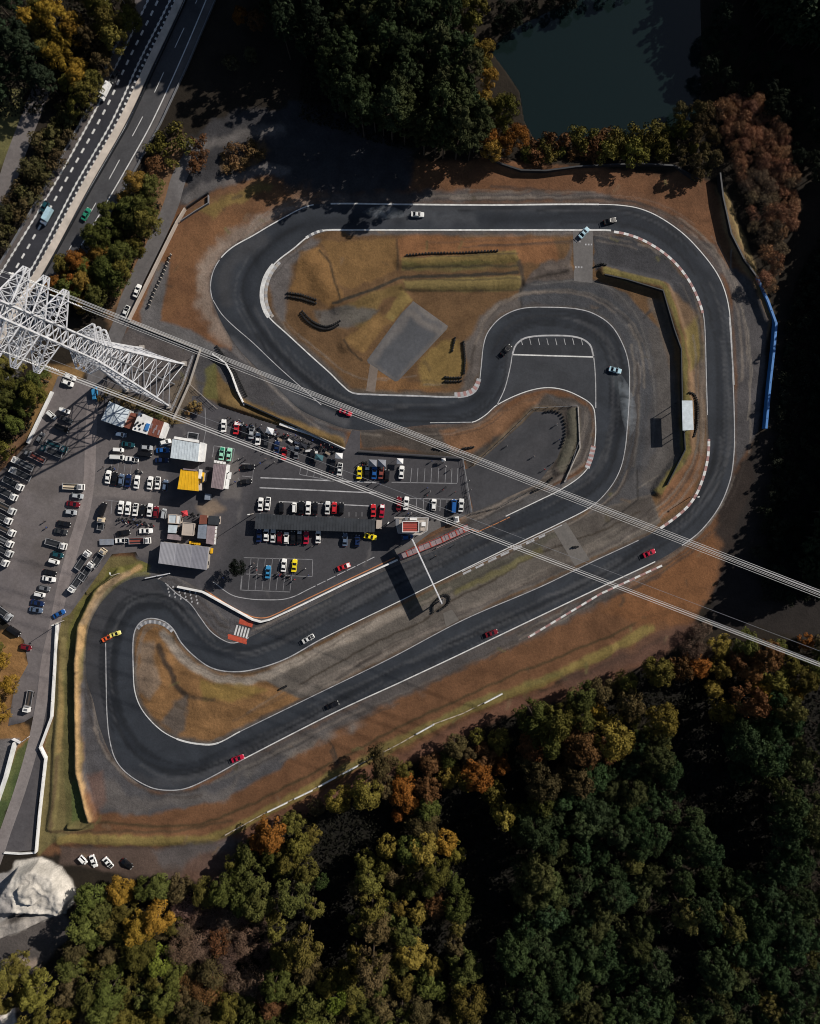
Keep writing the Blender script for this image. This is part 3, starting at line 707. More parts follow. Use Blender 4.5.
gops = [
 ('f', [(150,160),(260,170),(480,160),(700,178),(726,205),(752,280),(752,480),(716,590),(672,636),(500,705),(380,765),(240,846),(40,856),(40,740),(62,610),(120,550),(215,590),(150,420),(120,330)], ORANGE, dict(feather=6, rag=3)),
 ('f', [(86,372),(134,322),(204,350),(222,372),(214,404),(196,398),(178,426),(136,410),(96,398)], (.085,.075,.073), dict(feather=4, amt=1, rag=1.5)),
 ('f', [(200,350),(222,360),(216,402),(196,396)], (.13,.09,.06), dict(feather=4, amt=.9, rag=2)),
 ('f', [(136,555),(180,575),(205,588),(256,617),(270,616),(330,590),(400,555),(470,520),(520,498),(545,490),(590,470),(560,505),(400,585),(300,635),(248,642),(225,642),(196,612),(170,592),(140,596)], (.075,.072,.076), dict(feather=3, amt=1, rag=.6)),
 ('l', [(132,560),(100,582),(74,620),(66,660)], 3, (.045,.045,.02), dict(feather=3, amt=.8, rag=1)),
 ('f', [(172,380),(214,366),(224,404),(214,410),(180,428),(168,424)], (.12,.095,.07), dict(feather=4, amt=.9, rag=2)),
 # top edge outside the straight
 ('f', [(190,205),(300,190),(330,203),(250,236),(215,265),(206,300),(225,330),(190,300),(150,330),(140,300),(170,230)], (.17,.085,.04), dict(feather=10, amt=.6, patch=.5)),
 ('l', smooth_line([(305,198),(262,222),(226,245),(207,266),(203,290),(208,312),(228,338)],4), 15, (.21,.165,.135), dict(feather=12, amt=.85, rag=3)),
 ('l', smooth_line([(226,236),(203,262),(196,290),(204,318)],4), 6, PALE, dict(feather=6, amt=.5, rag=3, patch=.5)),
 ('l', smooth_line([(290,186),(330,198),(450,196),(600,195),(650,202),(700,240),(722,270)],4), 13, (.072,.064,.062), dict(feather=8, amt=.95, rag=2)),
 ('f', [(186,208),(240,180),(285,178),(330,196),(240,212),(200,216)], (.115,.06,.03), dict(feather=8, amt=.7, rag=3)),
 ('f', [(196,210),(260,180),(275,186),(215,215)], (.17,.13,.04), dict(feather=5, amt=.6, rag=3)),
 ('f', [(128,322),(150,330),(200,345),(230,350),(262,375),(310,418),(345,432),(345,447),(250,410),(215,405),(200,396),(190,352),(130,330)], (.055,.053,.056), dict(feather=5, amt=1, rag=1.5)),
 ('f', [(140,312),(160,262),(170,262),(160,320),(190,330),(225,352),(205,350),(140,326)], (.10,.098,.10), dict(feather=4, amt=.95, rag=1)),
 ('f', [(214,368),(240,398),(305,425),(342,438),(345,450),(290,438),(246,412),(214,402),(204,396),(206,378)], (.13,.085,.035), dict(feather=4, amt=1, rag=1.5)),
 ('f', [(204,368),(215,362),(218,400),(205,398)], GREENY, dict(feather=4, amt=.9, rag=1.5)),
 ('f', [(232,340),(262,362),(300,398),(328,415),(348,424),(348,430),(320,424),(290,406),(262,378),(232,352)], (.10,.098,.10), dict(feather=3, amt=.9, rag=.6)),
 ('f', [(360,430),(430,428),(470,424),(500,410),(545,392),(575,398),(592,412),(592,455),(575,472),(540,492),(474,515),(466,462),(400,448),(362,448)], (.060,.050,.043), dict(feather=4, amt=1, rag=1.5)),
 ('f', [(440,432),(480,424),(510,405),(545,393),(535,402),(500,435),(470,455),(448,448)], (.17,.088,.045), dict(feather=6, amt=.9, rag=2)),
 ('f', [(546,393),(590,408),(592,458),(570,474),(582,410),(555,402)], (.07,.063,.06), dict(feather=3, amt=.9, rag=1)),
 ('f', [(465,510),(540,490),(560,492),(505,516),(468,530)], (.06,.058,.058), dict(feather=3, amt=.9, rag=1)),
 ('f', [(358,448),(470,455),(468,462),(358,453)], (.04,.036,.03), dict(feather=2, amt=.8, rag=.6)),
 # infield
 ('f', INNER, BROWN, dict(feather=1, rag=0)),
 ('l', sub(INNER, (350,230), (611,230.4)), 10, GREYG, dict(feather=5, amt=.85, rag=1)),
 ('f', [(268,280),(282,258),(310,238),(320,240),(292,265),(285,320),(278,322)], (.11,.10,.098), dict(feather=6, amt=.95, rag=1.5)),
 ('l', sub(INNER, (276,262), (345,388)), 9, (.085,.075,.068), dict(feather=6, amt=.8, rag=1)),
 ('f', [(300,250),(318,246),(335,275),(342,300),(330,305),(320,300),(290,290)], (.19,.105,.04), dict(feather=4, amt=.8, rag=2)),
 ('f', [(320,240),(398,240),(398,270),(350,290),(340,285),(330,262)], (.165,.095,.036), dict(feather=4, amt=.7, rag=2)),
 ('f', [(398,240),(405,236),(520,236),(555,240),(560,262),(520,262),(402,262)], (.21,.095,.042), dict(feather=6, amt=.7, rag=2)),
 ('f', [(402,258),(460,255),(515,250),(520,262),(460,266),(403,270)], STRAW, dict(feather=3, amt=.9, rag=1)),
 ('f', [(403,264),(518,261),(518,270),(404,271)], GREENY, dict(feather=3, amt=.6, rag=1.5, patch=.5)),
 ('l', [(334,303),(352,297),(378,288),(403,277.5),(460,275.5),(518,272.5)], 3.4, (.03,.026,.02), dict(feather=2, amt=.95, rag=.8)),  # ditch line between the banks, its shadow painted in dark
 ('f', [(404,281),(460,277),(520,276),(521,290),(460,291),(405,289)], (.15,.115,.044), dict(feather=3, amt=.9, rag=1)),
 ('l', [(405,290.5),(460,291.5),(520,290)], 2, (.05,.04,.02), dict(feather=2, amt=.8, rag=.6)),
 ('f', [(340,305),(380,290),(402,284),(404,296),(384,300),(366,330),(340,318)], (.14,.095,.035), dict(feather=4, amt=.8, rag=2)),
 ('f', [(316,312),(345,304),(380,310),(372,318),(345,330),(320,330)], (.088,.088,.086), dict(feather=5, amt=.8, rag=2)),
 ('f', [(384,318),(402,290),(412,300),(392,322)], (.18,.13,.045), dict(feather=3, amt=.8, rag=1)),
 ('f', [(344,340),(380,312),(388,322),(364,352),(350,350)], (.175,.105,.04), dict(feather=4, amt=.8, rag=2)),
 ('l', [(319,250),(329,262),(336,285),(341,300)], 2.2, (.04,.028,.016), dict(feather=1.5, amt=.9, rag=.8)),
 ('l', [(397,240),(398,270)], 2, (.05,.034,.02), dict(feather=2, amt=.8, rag=.8)),
 ('l', [(344,340),(350,350),(362,360)], 2, (.03,.022,.014), dict(feather=1.5, amt=.9, rag=.8)),
 ('f', [(465,345),(480,318),(500,300),(522,296),(522,306),(500,316),(486,332),(480,370),(474,390),(462,392),(468,370)], (.095,.084,.078), dict(feather=6, amt=.95, rag=2)),
 ('f', [(416,365),(440,340),(462,338),(464,378),(440,388),(420,386)], (.21,.145,.045), dict(feather=6, amt=.6, rag=3)),
 ('f', [(366,390),(378,370),(440,390),(440,394)], (.2,.10,.04), dict(feather=5, amt=.5, rag=2)),
 ('l', [(352,391),(400,394),(458,395)], 5, (.10,.085,.07), dict(feather=4, amt=.8, rag=1)),
 ('f', [(520,290),(540,262),(566,260),(572,240),(574,284),(566,288),(522,308)], (.080,.068,.062), dict(feather=4, amt=.9, rag=2)),
 ('f', [(518,300),(523,286),(535,282),(575,279),(594,281),(625,292),(660,330),(676,400),(682,455),(655,492),(604,530),(588,512),(609,489),(621,468),(628,440),(629,385),(611,325),(576,308)], (.062,.060,.062), dict(feather=3, amt=1, rag=1)),
 ('f', [(521,290),(560,283),(600,286),(640,325),(652,390),(640,470),(608,495),(621,468),(629,430),(629,385),(611,325),(576,308),(521,308)], (.050,.052,.058), dict(feather=5, amt=.85, rag=1)),
 ('f', [(650,330),(668,330),(680,400),(680,455),(650,492),(640,480),(660,440)], (.078,.070,.064), dict(feather=6, amt=.7, rag=2)),
 ('f', [(593,233),(625,234),(662,252),(690,284),(703,315),(705,400),(697,400),(688,340),(668,285),(640,276),(603,268),(594,270)], (.042,.042,.046), dict(feather=4, amt=1, rag=2)),
 ('f', [(603,268),(640,276),(660,282),(668,290),(684,345),(690,400),(689,455),(660,495),(652,490),(680,455),(680,340),(660,288),(603,276)], (.125,.105,.036), dict(feather=3, amt=.95, rag=1.2)),
 ('f', [(668,285),(700,315),(704,400),(706,450),(690,492),(660,520),(655,505),(690,455),(690,400),(686,340)], (.15,.095,.055), dict(feather=5, amt=.85, rag=2)),
 ('f', [(684,330),(700,315),(704,360),(690,370)], (.16,.13,.035), dict(feather=6, amt=.6, rag=2)),
 ('f', [(660,490),(700,450),(708,455),(690,500),(660,520)], (.19,.09,.045), dict(feather=5, amt=.7, rag=2)),
 ('f', [(586,514),(650,494),(662,522),(645,534),(590,560),(463,618),(390,656),(317,692),(280,708),(260,690),(254,676),(285,664),(399,606),(512,551)], (.105,.092,.080), dict(feather=3, amt=1, rag=1)),
 ('f', [(560,525),(650,496),(660,520),(600,545)], (.055,.047,.042), dict(feather=5, amt=.8, rag=2, patch=.4)),
 ('f', [(400,604),(515,552),(562,528),(558,536),(480,580),(410,612)], (.07,.066,.05), dict(feather=4, amt=.8, rag=2)),
 ('l', [(300,684),(360,650),(420,622),(452,600),(490,582),(540,552),(600,532),(640,512)], 2, (.045,.036,.028), dict(feather=2, amt=.9, rag=1)),
 ('l', [(455,592),(500,572),(540,550)], 6, (.13,.115,.045), dict(feather=4, amt=.7, rag=1.5)),
 ('l', [(460,612),(540,575),(600,545)], 7, (.15,.128,.11), dict(feather=6, amt=.6, rag=2)),
 ('l', [(300,690),(380,652),(440,624)], 6, (.17,.145,.125), dict(feather=6, amt=.6, rag=2)),
 ('l', [(640,528),(590,556),(540,580),(463,613),(390,650)], 3, (.075,.065,.06), dict(feather=3, amt=.7, rag=1)),
 # lower-left infield
 ('f', [(135,640),(146,622),(162,622),(172,634),(196,662),(232,676),(258,676),(282,690),(300,700),(215,742),(180,738),(150,715),(137,692)], (.185,.10,.042), dict(feather=3, amt=1, rag=1)),
 ('l', smooth_line([(164,634),(176,650),(193,666),(214,677),(240,681),(262,677),(300,660),(360,632),(400,612)],4), 9, PALE, dict(feather=5, amt=.95, rag=1.2)),
 ('f', [(200,680),(240,684),(268,690),(240,700),(205,700)], (.175,.12,.035), dict(feather=5, amt=.8, rag=2)),
 ('l', [(158,646),(168,665),(176,685),(186,696)], 5, (.035,.026,.02), dict(feather=3, amt=.9, rag=1)),
 ('l', [(186,696),(215,699)], 3, (.06,.042,.028), dict(feather=3, amt=.7, rag=1)),
 ('f', [(168,712),(176,700),(188,698),(186,730),(176,736),(160,724)], (.085,.075,.068), dict(feather=5, amt=.85, rag=2)),
 ('f', [(140,640),(152,640),(160,680),(150,700),(138,690)], (.20,.165,.135), dict(feather=6, amt=.6, rag=2)),
 ('l', sub(INNER, (133,667), (240,731)), 8, (.085,.072,.062), dict(feather=5, amt=.8, rag=1)),
 ('l', [(220,742),(260,722),(317,696)], 8, (.09,.075,.065), dict(feather=5, amt=.8, rag=1)),
 # outside lower left and along the back straight
 ('f', [(86,640),(100,612),(118,600),(92,660),(94,700),(108,752),(130,780),(150,792),(190,792),(240,765),(300,742),(280,770),(220,800),(150,815),(100,812),(84,780),(80,700)], (.064,.062,.066), dict(feather=5, amt=1, rag=1.5)),
 ('f', [(112,780),(140,800),(220,790),(240,775),(230,800),(120,815),(95,800),(96,785)], (.10,.09,.085), dict(feather=8, amt=.8, rag=3)),
 ('f', [(88,775),(102,772),(108,800),(96,812)], (.12,.07,.055), dict(feather=6, amt=.7, rag=2)),
 ('l', smooth_line([(240,768),(300,740),(400,690),(470,656),(560,616),(660,566)],4), 15, (.068,.063,.062), dict(feather=8, amt=.95, rag=2)),
 ('l', smooth_line([(250,772),(330,735),(420,692)],4), 9, (.155,.14,.128), dict(feather=8, amt=.7, rag=3, patch=.5)),
 ('l', smooth_line([(300,750),(360,715),(450,668),(520,640)],4), 6, (.06,.055,.054), dict(feather=6, amt=.7, rag=3, patch=.55)),
 ('f', [(655,562),(690,548),(712,575),(690,625),(640,620),(600,610)], (.145,.068,.030), dict(feather=8, amt=.8, rag=2)),
 ('l', smooth_line([(96,822),(150,826),(200,824),(250,805),(300,779),(340,759),(400,727),(460,699),(520,672),(600,640),(660,612)],4), 2.4, (.045,.033,.016), dict(feather=3, amt=.85, rag=1)),
 ('l', smooth_line([(60,838),(150,840),(210,838),(262,814),(330,777),(400,742),(470,708),(540,682),(610,650),(650,628)],4), 10, (.165,.125,.042), dict(feather=4, amt=.95, rag=1.2)),
 ('l', smooth_line([(330,775),(400,740),(470,706),(560,672)],4), 6, (.105,.092,.034), dict(feather=5, amt=.7, rag=1.5, patch=.4)),
 ('l', smooth_line([(215,852),(280,822),(350,786),(420,752),(500,712),(570,690),(640,660),(690,628)],4), 14, (.125,.062,.040), dict(feather=8, amt=.95, rag=2)),
 ('f', [(60,846),(120,846),(215,846),(262,836),(225,880),(130,876),(60,862)], (.078,.054,.044), dict(feather=5, amt=1, rag=2)),
 ('f', [(150,850),(215,840),(240,838),(215,872),(160,868)], (.085,.08,.082), dict(feather=8, amt=.7, rag=3)),
 ('f', [(190,858),(230,850),(215,885),(180,878)], (.11,.06,.042), dict(feather=8, amt=.7, rag=3)),
 ('f', [(690,620),(640,640),(560,680),(570,690),(640,662),(690,640)], (.085,.048,.036), dict(feather=6, amt=.7, rag=3)),
 ('f', [(44,640),(56,622),(66,610),(108,556),(132,556),(150,568),(130,585),(100,605),(88,640),(80,700),(84,780),(92,815),(94,828),(60,836),(40,856),(36,850),(42,770),(48,754),(44,745),(55,716)], (.13,.106,.044), dict(feather=3, amt=1, rag=1)),
 ('f', [(72,612),(110,570),(150,560),(150,578),(120,590),(90,612),(72,650),(68,650)], (.125,.118,.032), dict(feather=4, amt=.9, rag=2)),
 ('f', [(70,640),(76,640),(74,800),(80,824),(66,826),(62,700)], (.085,.08,.03), dict(feather=3, amt=.8, rag=1)),
 ('f', [(72,780),(84,780),(88,820),(72,822)], (.075,.10,.03), dict(feather=3, amt=.8, rag=1)),
 ('l', [(140,567),(104,587),(84,624),(79,660),(79,700),(80,770),(91,818)], 5, (.40,.255,.12), dict(feather=3, amt=.95, rag=.6)),
 ('l', [(128,572),(104,588),(86,622)], 5, (.30,.22,.14), dict(feather=4, amt=.7, rag=1)),
 ('l', [(59,756),(54,800),(51,832)], 3, (.08,.055,.03), dict(feather=2, amt=.8, rag=.8)),
 ('l', [(60,640),(62,700),(60,750)], 4, (.22,.15,.06), dict(feather=3, amt=.6, rag=1)),
 ('l', [(51,832),(96,832),(180,831),(232,820)], 2.6, (.06,.038,.02), dict(feather=2, amt=.8, rag=1)),
 # right side
 ('f', [(480,160),(700,176),(716,185),(730,250),(700,240),(650,205),(600,192),(470,192)], (.125,.060,.030), dict(feather=5, amt=.9, rag=2)),
 ('f', [(716,186),(724,200),(748,262),(772,318),(768,340),(755,290),(735,262),(722,230)], (.16,.105,.055), dict(feather=3, amt=1, rag=1)),
 ('f', [(735,268),(750,282),(768,325),(764,380),(758,432),(735,470),(737,390),(732,300),(722,270)], (.062,.058,.060), dict(feather=4, amt=1, rag=1)),
 ('l', [(731,250),(731,275),(738,295),(748,330),(752,370),(748,420)], 1.2, (.17,.15,.13), dict(feather=1, amt=.8, rag=.3)),
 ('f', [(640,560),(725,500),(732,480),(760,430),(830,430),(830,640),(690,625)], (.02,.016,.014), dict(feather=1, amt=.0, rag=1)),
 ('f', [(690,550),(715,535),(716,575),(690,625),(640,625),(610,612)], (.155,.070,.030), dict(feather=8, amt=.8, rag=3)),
 ('f', [(715,500),(735,470),(760,435),(840,435),(840,640),(705,625),(720,560)], (.018,.015,.014), dict(feather=8, amt=.95, rag=3)),  # shade of the east wood painted into the ground colour
 # kart yard verges
 ('l', [(474,464),(502,438),(534,408),(556,408)], 4, (.13,.095,.06), dict(feather=3, amt=.7, rag=1)),
 ('f', [(566,412),(578,408),(580,450),(560,476),(556,466),(568,436)], (.085,.08,.06), dict(feather=3, amt=.9, rag=2)),
 # verge of the service lane and roads
 ('f', [(100,300),(150,180),(180,130),(200,150),(190,180),(160,215),(130,280),(108,330)], (.17,.10,.055), dict(feather=8, amt=.9, rag=4)),
 ('f', [(50,366),(86,360),(84,378),(60,384),(44,410),(34,430),(28,440),(20,400)], (.21,.125,.05), dict(feather=6, amt=.9, rag=3)),
 ('f', [(-20,460),(30,430),(24,450),(0,480),(-20,490)], (.16,.09,.05), dict(feather=6, amt=.9, rag=3)),
 ('f', [(0,630),(20,640),(30,665),(16,690),(10,726),(28,724),(34,738),(6,800),(-20,800),(-20,640)], (.24,.13,.05), dict(feather=6, amt=.9, rag=3)),
 ('f', [(24,738),(34,742),(6,815),(-6,840),(-6,800)], (.06,.085,.03), dict(feather=4, amt=.9, rag=2)),
 ('f', [(-20,740),(20,738),(8,775),(-20,820)], (.14,.13,.13), dict(feather=2, amt=1, rag=.5)),
 ('f', [(96,400),(134,408),(165,424),(180,428),(180,418),(140,398),(104,386)], (.10,.075,.035), dict(feather=4, amt=.9, rag=2)),
 ('f', [(-20,90),(30,90),(16,140),(-6,190),(-20,190)], (.14,.13,.05), dict(feather=6, amt=.7, rag=4)),
 ('f', [(186,140),(205,128),(235,112),(300,100),(420,150),(404,192),(330,196),(285,182),(262,178),(240,180),(216,192),(192,208),(180,206)], (.034,.033,.036), dict(feather=10, amt=1, rag=5)),  # upper yard: colour lowered where the grove's shadow falls, shade painted in
 ('l', smooth_line([(186,200),(205,188),(235,178),(262,170),(285,170)],4), 11, (.11,.102,.10), dict(feather=6, amt=.8, rag=2)),
 ('l', smooth_line([(190,150),(215,142),(250,132),(280,130)],4), 11, (.115,.105,.10), dict(feather=8, amt=.8, rag=3)),
 ('f', [(220,158),(262,142),(270,152),(240,168),(222,174)], (.09,.06,.035), dict(feather=4, amt=.9, rag=3)),
 ('l', [(192,206),(230,190),(262,180),(285,180)], 5, (.14,.075,.04), dict(feather=5, amt=.8, rag=3)),
 # quarry floor
 ('f', [(0,905),(60,905),(74,935),(40,965),(-10,975),(-10,900)], (.075,.066,.062), dict(feather=6, amt=1, rag=2)),
 ('f', [(-20,962),(40,958),(30,975),(-20,985)], (.32,.25,.20), dict(feather=6, amt=.8, rag=2)),
 ('f', [(16,862),(40,857),(64,866),(78,894),(66,912),(40,908),(18,905),(8,890)], (.46,.43,.385), dict(feather=3, amt=1, rag=2)),
 ('f', [(-20,880),(20,870),(22,905),(0,925),(-20,925)], (.26,.245,.235), dict(feather=3, amt=1, rag=2)),
 ('f', [(0,920),(30,912),(58,906),(60,914),(30,926),(0,940)], (.34,.31,.28), dict(feather=3, amt=.9, rag=3)),
 ('f', [(-20,1010),(14,1008),(14,1040),(-20,1040)], (.42,.39,.36), dict(feather=4, amt=.9, rag=2)),
 ('l', [(404,267.5),(460,266.5),(518,265.5)], 2.6, (.045,.038,.022), dict(feather=2, amt=.85, rag=1.2)),
 ('l', [(404,257.5),(460,256),(518,253.5)], 1.6, (.06,.045,.025), dict(feather=1.6, amt=.8, rag=.8)),
 ('l', [(406,280.5),(460,279.5),(520,278.5)], 1.8, (.05,.038,.02), dict(feather=1.8, amt=.75, rag=1)),
 ('l', [(528,281),(548,275),(568,272)], 2, (.04,.032,.026), dict(feather=2, amt=.8, rag=1)),
 ('l', [(519,262),(523,272),(521,292)], 4, (.04,.034,.028), dict(feather=3, amt=.8, rag=1.5)),
 ('l', INNER + INNER[:1], 4, (.07,.064,.06), dict(feather=3, amt=.8, rag=.6)),
 ('l', OUTER + OUTER[:1], 4, (.066,.062,.062), dict(feather=3, amt=.75, rag=.6)),
 ('l', [(521,289),(521.5,307)], 1.2, (.02,.02,.02), dict(feather=1, amt=.9, rag=.2)),
 ('l', smooth_line([(530,285),(575,281),(606,286),(634,312),(648,350),(655,400),(652,450)],4), 1.4, (.11,.105,.10), dict(feather=1.4, amt=.7, rag=.4)),
 ('l', smooth_line([(600,300),(626,326),(637,352),(640,400),(637,440),(634,490)],4), 2.4, (.105,.10,.098), dict(feather=2, amt=.6, rag=.8, patch=.4)),
 ('l', [(638,488),(660,474)], 1.5, (.13,.115,.10), dict(feather=1.5, amt=.7, rag=.5)), ('l', [(637,470),(638,500),(604,525)], 1.5, (.025,.023,.022), dict(feather=1.5, amt=.8, rag=.5)),
 ('l', [(644,318),(656,304)], 3, (.035,.033,.034), dict(feather=2, amt=.8, rag=.8)),
 ('l', [(637,362),(641,368),(640,382)], 2, (.17,.15,.135), dict(feather=1.6, amt=.7, rag=.8)),
 ('f', [(648,300),(664,300),(672,330),(664,340)], (.10,.082,.066), dict(feather=5, amt=.8, rag=2)),
 ('l', [(722,192),(734,222),(752,268),(768,312)], 8, (.165,.12,.055), dict(feather=4, amt=.9, rag=1)),
 ('f', [(330,752),(334,746),(337,754),(340,764),(336,766)], (.05,.035,.025), dict(feather=2, amt=.8, rag=.8)),
 ('l', [(328,740),(334,749),(338,764)], 1.2, (.04,.03,.022), dict(feather=1.2, amt=.9, rag=.5)),
]
for k in range(260):      # old tyre tracks and scuffs in the dirt beside the tarmac
    i = rr.randrange(0, len(RACE) - 40); o = rr.choice((-1, 1)) * rr.uniform(15, 30); n = rr.randrange(8, 34); pts = []
    dr = rr.uniform(-6, 6)
    for j in range(i, i + n):
        a = np.array(RACE[j]); b = np.array(RACE[j + 1]); d = b - a; L = np.linalg.norm(d)
        if L < 1e-6: continue
        pts.append(tuple(a + np.array((-d[1], d[0])) / L * (o + dr * (j - i) / n)))
    if len(pts) > 1: gops.append(('l', pts, rr.uniform(.9, 3.0), rr.choice(((.035,.030,.028), (.05,.04,.034), (.15,.13,.11), (.19,.16,.135))), dict(feather=1.8, amt=rr.uniform(.25, .6), rag=.8)))
for k in range(240):      # small bare and dark patches
    x, y = rr.uniform(60, 740), rr.uniform(180, 860); a = rr.uniform(0, 3.14); l = rr.uniform(1, 9)
    gops.append(('l', [(x, y), (x + l * math.cos(a), y + l * math.sin(a))], rr.uniform(1, 4), rr.choice(((.05,.036,.024), (.06,.05,.03), (.15,.10,.06), (.12,.11,.045))), dict(feather=2.5, amt=rr.uniform(.3, .7), rag=1.6)))
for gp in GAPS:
    gops.append(('f', gp, (.010,.009,.007), dict(feather=8, amt=1, rag=3)))  # clearing floors painted near-black to stand for the trees' shade
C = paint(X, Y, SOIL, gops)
# patchy vegetation tone everywhere off the tarmac
v = (1 + .16 * fbm(X, Y, 40, 1) + .16 * fbm(X, Y, 9, 2))[:, None]
C *= v
# ---- relief
Z = np.zeros(len(X))
def ridge(pts, half, h, flat=0.0, skew=0.0):
    global Z
    xs = [p[0] for p in pts]; ys = [p[1] for p in pts]; g = half + 2
    sel = np.where((X > min(xs) - g) & (X < max(xs) + g) & (Y > min(ys) - g) & (Y < max(ys) + g))[0]
    d = dist_line(pts, X[sel], Y[sel])
    Z[sel] = np.maximum(Z[sel], h * (1 - sstep(flat, half, d)) * (1 + .15 * fbm(X[sel], Y[sel], 12, 0)))
def mound(poly, h, edge, k=0):
    global Z
    xs = [p[0] for p in poly]; ys = [p[1] for p in poly]
    sel = np.where((X > min(xs) - 3) & (X < max(xs) + 3) & (Y > min(ys) - 3) & (Y < max(ys) + 3))[0]
    d = np.where(inside(poly, X[sel], Y[sel]), dist_line(poly, X[sel], Y[sel], True), 0)
    Z[sel] = np.maximum(Z[sel], h * sstep(0, edge, d) * (1 + .2 * fbm(X[sel], Y[sel], 14, k)))
ridge([(400,262),(440,261),(480,259),(514,256)], 8, .65, 1); ridge([(404,287),(440,284.5),(480,285),(517,282)], 8, .75, 1)
ridge([(336,308),(362,298),(398,284)], 9, .8)
ridge([(346,345),(384,316),(404,296)], 11, .9, 1); ridge([(310,262),(330,290)], 20, .9)
ridge([(525,282),(545,272),(568,268)], 7, .8)
ridge([(604,272),(640,280),(664,287),(680,335),(686,385),(687,450),(658,490)], 9, 1.2, 2)
ridge([(152,690),(160,660)], 18, .9); ridge([(200,705),(240,705),(262,700)], 18, .8)
ridge([(120,572),(98,592),(82,625),(79,660),(79,700),(80,770),(92,818)], 5.2, 2.7, .9)
ridge([(62,640),(60,700),(56,750),(54,800),(50,828)], 5, 1.1, .5)
ridge([(70,826),(82,826),(92,820)], 4, 1.6, .8)
ridge([(60,839),(150,840),(210,836),(262,812),(330,776),(400,741),(470,707),(540,680),(610,648)], 10, .9, 1)
ridge([(225,402),(262,420),(300,432),(340,442)], 10, .9, 2)
ridge([(474,462),(502,436),(534,406)], 5, .6); ridge([(572,410),(573,440),(558,470)], 8, .7, 1)
ridge([(722,200),(734,240),(752,280),(766,318)], 10, 1.5, 2)
ridge([(490,163),(520,168),(560,167),(640,160),(690,170)], 9, 1.3, 1)
mound([(18,866),(40,858),(62,866),(78,894),(66,912),(44,909),(4,908),(2,890)], 5.6, 5, 1)
mound([(24,874),(46,868),(60,884),(44,900),(22,896)], 7.2, 6, 2); mound([(10,905),(30,896),(44,906),(20,916)], 3.5, 6, 3)
qs = np.where((X > -24) & (X < 84) & (Y > 852) & (Y < 946))[0]; Z[qs] += np.where(Z[qs] > .3, 1.0 * fbm(X[qs], Y[qs], 13, 1) + .35 * fbm(X[qs], Y[qs], 3, 2), 0)
mound([(-14,922),(20,914),(56,906),(60,914),(24,930),(-20,946),(-24,922)], 3.2, 4, 2)
mound([(-20,1006),(12,1006),(16,1045),(-20,1045)], 4, 8, 2)
# wooded hill to the north, behind the cedar grove
hill = sstep(20, -70, Y) * sstep(255, 300, X) * (1 - sstep(400, 460, X)) * (1 - sstep(-260, -500, Y))
hill = np.clip((26 - Y) / 70, 0, 1) * sstep(225, 268, X) * (1 - sstep(395, 450, X)) * sstep(-600, -250, Y)
Z += hill * 24
# pond bed
POND = [(490,50),(510,30),(560,6),(600,-14),(660,-24),(700,-20),(702,60),(700,118),(672,134),(630,138),(580,142),(536,142),(524,120),(520,92),(508,74)]
sel = np.where((X > 480) & (X < 710) & (Y > -25) & (Y < 150))[0]
m = inside(POND, X[sel], Y[sel]); d = dist_line(POND, X[sel], Y[sel], True)
Z[sel] -= np.where(m, np.minimum(d * .12, 2.0) + .35, 0)
# everything paved stays level
flat = inside(OUTER, X, Y) & ~inside(INNER, X, Y)
near = np.minimum(dist_line(OUTER[::3], X, Y, True), dist_line(INNER[::3], X, Y, True))
k = np.where(flat, 0, sstep(2.0, 5.0, near)); k[far] = 1
Z = np.where(Z > 0, Z * k, Z)
for poly in (LOT, KART, between(HL0, HL7), band(road_c, 6), band(LANE, 9, 7)):
    ins = inside(poly, X, Y); dd = dist_line(poly[::2] if len(poly) > 60 else poly, X, Y, True)
    Z = np.where(Z > 0, Z * np.where(ins, 0, sstep(.5, 3, dd)), Z)
Z += np.where(Z > .15, .10 * fbm(X, Y, 5, 1), 0)
me = bpy.data.meshes.new('ground')
idx = np.arange(nx * ny).reshape(ny, nx)
q = np.stack([idx[1:, :-1], idx[1:, 1:], idx[:-1, 1:], idx[:-1, :-1]], -1).reshape(-1, 4)
V = np.stack([XW, YW, Z], -1).astype(np.float32)
me.vertices.add(len(V)); me.vertices.foreach_set('co', V.ravel())
me.loops.add(q.size); me.loops.foreach_set('vertex_index', q.ravel().astype(np.int32))
me.polygons.add(len(q)); me.polygons.foreach_set('loop_start', np.arange(0, q.size, 4, dtype=np.int32))
me.polygons.foreach_set('use_smooth', np.ones(len(q), bool))
me.update(calc_edges=True); me.materials.append(M['ground']); set_cover(me, C)
ground = link('ground', me); ground['kind'] = 'structure'

def ground_z(px, py):
    i = int(np.clip(np.searchsorted(gx, px), 1, nx - 1)); j = int(np.clip(np.searchsorted(gy, py), 1, ny - 1))
    return float(max(Z[j * nx + i], Z[(j - 1) * nx + i - 1]))

# pond water
pm, pt, pb = new_mat('pond_water'); pb.inputs['Base Color'].default_value = (.006, .012, .012, 1); pb.inputs['Roughness'].default_value = .08
pb.inputs['Specular IOR Level'].default_value = .35
bump(pt, pb, noise(pt, .5, 4, .6, geo_pos(pt)), .08, .1)
wm = MB(); wm.add([tuple(W(p[0], p[1], 0)) [:2] + (-.12,) for p in POND], [tuple(range(len(POND)))[::-1]])
struct('pond_water', wm, pm)
